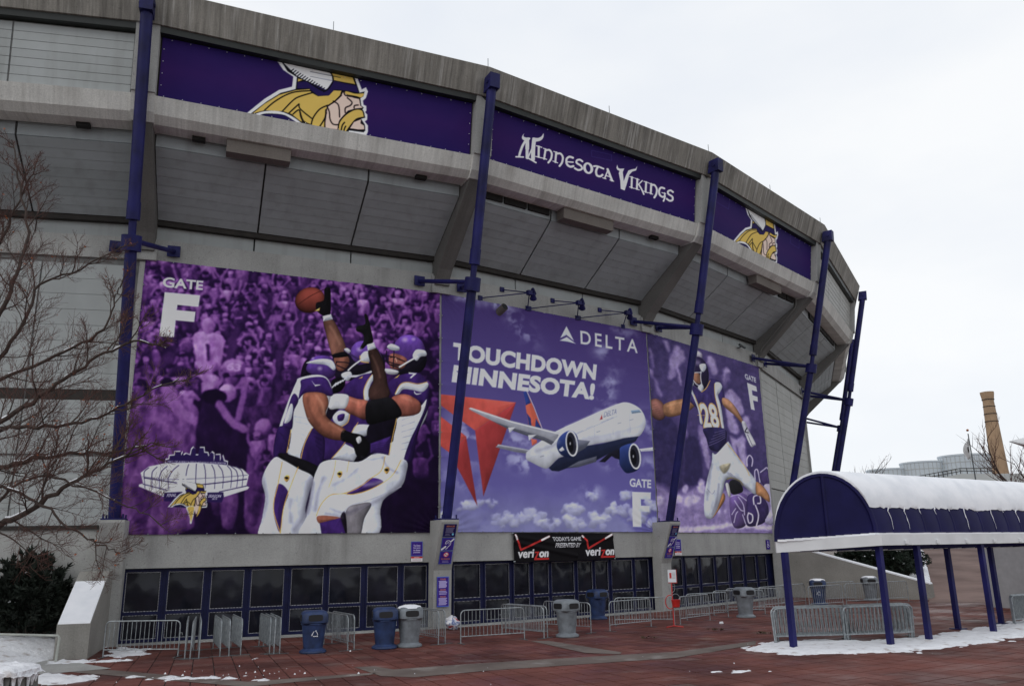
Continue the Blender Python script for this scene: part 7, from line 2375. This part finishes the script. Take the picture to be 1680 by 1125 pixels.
def small_tree(loc, h, spread_, label, seed, limbs=7):
    root = empty('bare_tree', loc)
    tag(root, label, 'tree')
    rg = random.Random(seed)
    base = Vector(loc)
    inv = Matrix.Translation(-base)
    tr = MB()
    tr.tube([base, base + Vector((0.1, 0, h * 0.3)), base + Vector((0, 0.1, h * 0.62))], [h * 0.022, h * 0.018, h * 0.012], 8)
    tpart(tr, 'trunk', 'bark', root, inv)
    tw = MB()
    for i in range(limbs):
        a = 2 * math.pi * i / limbs + rg.uniform(-.3, .3)
        p = base + Vector((0, 0, h * rg.uniform(0.28, 0.6)))
        lm = MB()
        grow(lm, p, Vector((math.cos(a) * spread_, math.sin(a) * spread_, rg.uniform(0.5, 1.1))), h * rg.uniform(0.42, 0.58), h * 0.009, 1, rg, None, 6, 0.2, (0.4, 0.9), 3, tw, (0, 7, 7, 6))
        tpart(lm, 'limb', 'bark', root, inv)
    tpart(tw, 'twigs', 'twig', root, inv, kind='stuff')
    return root
small_tree((43.2, 70, 0), 12.0, 0.9, 'bare tree standing in front of the brick chimney', 5, 8)
small_tree((48.5, 74, 0), 11.5, 0.9, 'bare tree right of the brick chimney below the white tent tip', 15, 7)
small_tree((32.2, 78, 0), 9.9, 0.7, 'small bare tree top just showing left of the pale tanks', 8, 6)

# ------------------------------------------------------------------ evergreen shrubs
def spray_shrub(loc, rx, ry, h, n, label, mat, seed, lean=0.8, snow=0, cat='shrub', droop=0.12, name='juniper_shrub', needle=1.0, nn=12):
    root = empty(name, loc)
    tag(root, label, cat)
    rg = random.Random(seed)
    fol, stems, sb = MB(), MB(), MB()
    for i in range(n):
        a = rg.uniform(0, 2 * math.pi)
        e = rg.uniform(0.05, 1.0)
        tip = Vector((rx * e * math.cos(a) * rg.uniform(0.75, 1.1), ry * e * math.sin(a) * rg.uniform(0.75, 1.1), h * (1.08 - 0.75 * e ** 1.6) * rg.uniform(0.6, 1.06)))
        st = Vector((tip.x * 0.25, tip.y * 0.25, 0.1))
        pts = []
        for k in range(9):
            f = k / 8
            p = st.lerp(tip, f)
            p.z += math.sin(f * math.pi) * h * 0.14 - droop * f * f * h * 0.3
            p += Vector((rg.uniform(-1, 1), rg.uniform(-1, 1), rg.uniform(-1, 1))) * 0.03 * h
            pts.append(p)
        stems.tube(pts[:7], [0.03 * (1 - k / 8) + 0.006 for k in range(7)], 4, cap=False)
        for k in range(2, 9):
            ax = (pts[k] - pts[k - 1]).normalized()
            for s_ in range(nn):
                p = pts[k - 1].lerp(pts[k], rg.random())
                o_ = Vector((rg.uniform(-1, 1), rg.uniform(-1, 1), rg.uniform(-0.6, 1))).normalized()
                d = (ax * 1.3 + o_ * 0.9).normalized()
                L = rg.uniform(0.16, 0.34) * (1.25 - 0.7 * k / 9) * needle
                w_ = d.cross(Vector((rg.uniform(-1, 1), rg.uniform(-1, 1), rg.uniform(-1, 1))))
                if w_.length < 1e-3:
                    continue
                w_ = w_.normalized() * L * 0.16
                fol.add([p - w_ * 0.6, p + d * L * 0.45 - w_, p + d * L, p + d * L * 0.45 + w_, p + w_ * 0.6], [(0, 1, 2, 3, 4)])
        if snow and rg.random() < snow:
            p = pts[rg.randint(4, 7)]
            sb.lathe([(0.02, -0.02), (0.09, 0.0), (0.07, 0.05), (0.0, 0.065)], 7, tuple(p + Vector((0, 0, 0.05))))
    stems.build('branches', 'bark', root)
    tag(fol.build('foliage', mat, root), kind='stuff')
    if sb.v:
        tag(sb.build('snow', 'snow', root, True), kind='stuff')
    return root
spray_shrub((-17.95, 30.7, 0.3), 2.6, 1.8, 2.9, 330, 'dark spreading evergreen shrub beside the snowy wing wall', 'shrub_leaf', 3, snow=0.05, needle=1.35, droop=-0.1)
spray_shrub((-21.0, 31.6, 0.5), 2.4, 1.8, 3.1, 150, 'dark evergreen shrub at the frame edge beyond the spreading shrub', 'shrub_leaf', 9, snow=0.05)
spray_shrub((24.9, 58.2, 0.2), 3.4, 2.2, 4.9, 330, 'large dark evergreen shrub behind the long wing wall', 'evergreen_leaf', 6, snow=0.3, needle=1.3)
spray_shrub((29.0, 62.5, 0.6), 2.0, 2.0, 4.4, 170, 'evergreen shrub with snow clumps beside the ramp railing', 'evergreen_leaf', 16, snow=0.9, needle=1.2)
# snow and railing along the ramp edge
def ramp_z(t):
    return 0.03 + 2.7 * max(0, t) ** 1.1
rl = empty('ramp_railing', (23.4, 48.5, 0.0))
tag(rl, 'grey railing climbing the snowy edge of the ramp', 'railing')
rb = Vector((23.4, 48.5, 0))
RP = [Vector((23.4 + 13.4 * t, 48.5 + 28 * t, ramp_z(t))) - rb for t in [0.1 + 0.9 * i / 10 for i in range(11)]]
for zz in (1.0, 0.55):
    MB().tube([p + Vector((0, 0, zz)) for p in RP], 0.03, 6).build('rail', 'steel', rl, True)
for p in RP:
    MB().tube([p + Vector((0, 0, -0.1)), p + Vector((0, 0, 1.0))], 0.03, 6).build('post', 'steel', rl, True)
sv = MB()
for i in range(41):
    t = 0.28 + 0.72 * i / 40
    c = Vector((23.4 + 13.4 * t, 48.5 + 28 * t, ramp_z(t)))
    nrm_ = Vector((-28, 15, 0)).normalized()
    for j, (w__, zz) in enumerate(((-0.7, -0.15), (-0.35, 0.08), (0.0, 0.14), (0.3, 0.08), (0.6, -0.15))):
        sv.v.append(tuple(c + nrm_ * (-w__) + Vector((0, 0, zz + 0.05 * clump_noise(i * 0.5, j * 1.3)))))
for i in range(40):
    for j in range(4):
        a = i * 5 + j
        sv.f.append((a, a + 5, a + 6, a + 1))
tag(sv.build('snow', 'snow_dirty', None, True), kind='stuff')
# snowy bank along the top of the ramp
bk_ = MB()
for i in range(51):
    t = i / 50
    for j, (yy, zz) in enumerate(((0, 0.0), (1.5, 0.7), (4, 1.0), (9, 0.9), (14, -1.0))):
        bk_.v.append((36 + 50 * t, 84 + yy + 6 * math.sin(t * 3), 1.9 + zz * (1 + 0.4 * clump_noise(t * 9, j)) - 1.9 * (j in (0, 4))))
for i in range(50):
    for j in range(4):
        a = i * 5 + j
        bk_.f.append((a, a + 5, a + 6, a + 1))
tag(bk_.build('snow_bank', 'snow_dirty', None, True, True), kind='stuff')

# ------------------------------------------------------------------ far background
ch = empty('chimney', (101.5, 170, 0))
tag(ch, 'tall tan brick chimney with dark iron bands above the pale tanks', 'chimney')
MB().lathe([(2.75, 0.0), (1.72, 15), (1.12, 31.5), (1.08, 32.4), (1.32, 34.0), (1.34, 34.4), (1.0, 34.4), (0.95, 33.9)], 28).build('stack', 'chimney_brick', ch, True)
for z, r_ in ((32.7, 1.17), (31.2, 1.155), (29.6, 1.21), (28.0, 1.27)):
    MB().lathe([(r_, z), (r_ + 0.05, z), (r_ + 0.05, z + 0.14), (r_, z + 0.14)], 28).build('band', 'dark_trim', ch, True)
def tank(cx, cy, r_, h, label, nrib=30):
    root = empty('storage_tank', (cx, cy, 0))
    tag(root, label, 'tank', 'stepped pale tanks')
    MB().lathe([(r_ * 0.97, 0), (r_ * 0.97, h * 0.5), (r_, h - 0.3), (r_ * 1.02, h - 0.25), (r_ * 1.02, h), (r_ * 0.9, h + 0.02)], 40).build('shell', 'tank_steel', root, True)
    for i in range(nrib):
        a = 2 * math.pi * i / nrib
        if math.sin(a) > 0.35:
            continue
        c_, s_ = math.cos(a), math.sin(a)
        MB().tube([(c_ * r_ * 0.975, s_ * r_ * 0.975, h * 0.4), (c_ * r_ * 1.002, s_ * r_ * 1.002, h - 0.3)], 0.045, 4).build('rib', 'pale_wall', root)
    for z in (h - 1.3, h - 2.5, h - 3.7):
        MB().lathe([(r_ * 0.99, z), (r_ * 1.006, z), (r_ * 1.006, z + 0.1), (r_ * 0.99, z + 0.1)], 40).build('hoop', 'pale_wall', root, True)
    return root
tank(72.7, 131, 3.75, 16.9, 'tallest pale ribbed steel tank just left of the chimney', 34)
tank(67.6, 134, 3.6, 16.2, 'second tallest pale ribbed tank left of the tallest', 34)
tank(63.2, 137, 3.6, 15.4, 'third pale ribbed tank stepping down away from the chimney', 34)
tank(59.2, 140, 3.2, 14.9, 'lowest pale ribbed tank farthest from the chimney', 30)
pw = empty('parapet_wall', (60, 110, 0))
tag(pw, 'pale sloping parapet wall with dark railing in front of the tanks', 'wall')
MB().add([(-8, 0, 0), (9, 0, 0), (9, 0, 12.2), (0.4, 0, 12.3), (-8, 0, 10.9), (-8, 1, 0), (9, 1, 0), (9, 1, 12.2), (0.4, 1, 12.3), (-8, 1, 10.9)], [(0, 1, 2, 3, 4), (9, 8, 7, 6, 5), (4, 3, 8, 9), (3, 2, 7, 8), (1, 6, 7, 2), (0, 4, 9, 5)]).build('wall', 'pale_wall', pw, fix=True)
for (x0, z0, x1, z1, n_) in ((-8, 10.9, 0.4, 12.3, 14), (0.4, 12.3, 5, 12.25, 5)):
    for zz in (0.35, 0.75):
        MB().tube([(x0, 0.1, z0 + zz), (x1, 0.1, z1 + zz)], 0.05, 5).build('rail', 'dark_trim', pw)
    for i in range(n_ + 1):
        f = i / n_
        MB().tube([(x0 + (x1 - x0) * f, 0.1, z0 + (z1 - z0) * f), (x0 + (x1 - x0) * f, 0.1, z0 + (z1 - z0) * f + 0.78)], 0.05, 5).build('baluster', 'dark_trim', pw)
fp = empty('flagpole', (42.5, 75, 0))
tag(fp, 'thin flagpole with a limp white flag in front of the tanks', 'flagpole')
MB().tube([(0, 0, 0), (-0.1, 0, 13.1)], [0.09, 0.05], 8).build('pole', 'steel_dark', fp, True)
MB().lathe([(0.0, 0.0), (0.1, 0.05), (0.12, 0.12), (0.08, 0.2), (0.0, 0.24)], 10, (-0.1, 0, 13.3)).build('finial', 'orange_leaf', fp, True)
fg = MB()
for j in range(11):
    for i in range(9):
        u, v = i / 8, j / 10
        fg.v.append((-0.12 - 0.62 * u * (0.35 + 0.65 * math.sin(math.pi * min(1, v * 0.85 + 0.1))), 0.12 * math.sin(u * 7 + v * 2), 12.7 - 1.6 * v - 0.45 * u))
for j in range(10):
    for i in range(8):
        a = j * 9 + i
        fg.f.append((a, a + 1, a + 10, a + 9))
fgo = fg.build('flag', 'white_paint', fp, True)
fgo.modifiers.new('solid', 'SOLIDIFY').thickness = 0.01
MB().box((-0.42, -0.2, 11.6), (0.14, 0.02, 0.5), 0.3).build('emblem', 'dark_trim', fgo)
# tip of a white tensile roof at the right
tt = empty('tensile_roof', (44, 60, 0))
tag(tt, 'pointed tip of a white tensile roof at the frame edge above bare trees', 'tent')
tm = MB()
for i in range(13):
    f = i / 12
    for j in range(7):
        g = j / 6 - 0.5
        wdt = 3.6 * f ** 1.2
        tm.v.append((-7.1 + 9 * f, g * wdt * 2, 10.45 + f * (2.0 - 4.6 * (abs(g) * 2) ** 1.2)))
for i in range(12):
    for j in range(6):
        a = i * 7 + j
        tm.f.append((a, a + 1, a + 8, a + 7))
to = tm.build('membrane', 'white_paint', tt, True)
to.modifiers.new('solid', 'SOLIDIFY').thickness = 0.06
MB().tube([(1.2, 0, 0), (1.0, 0, 12.2)], 0.16, 10).build('mast', 'white_paint', tt, True)
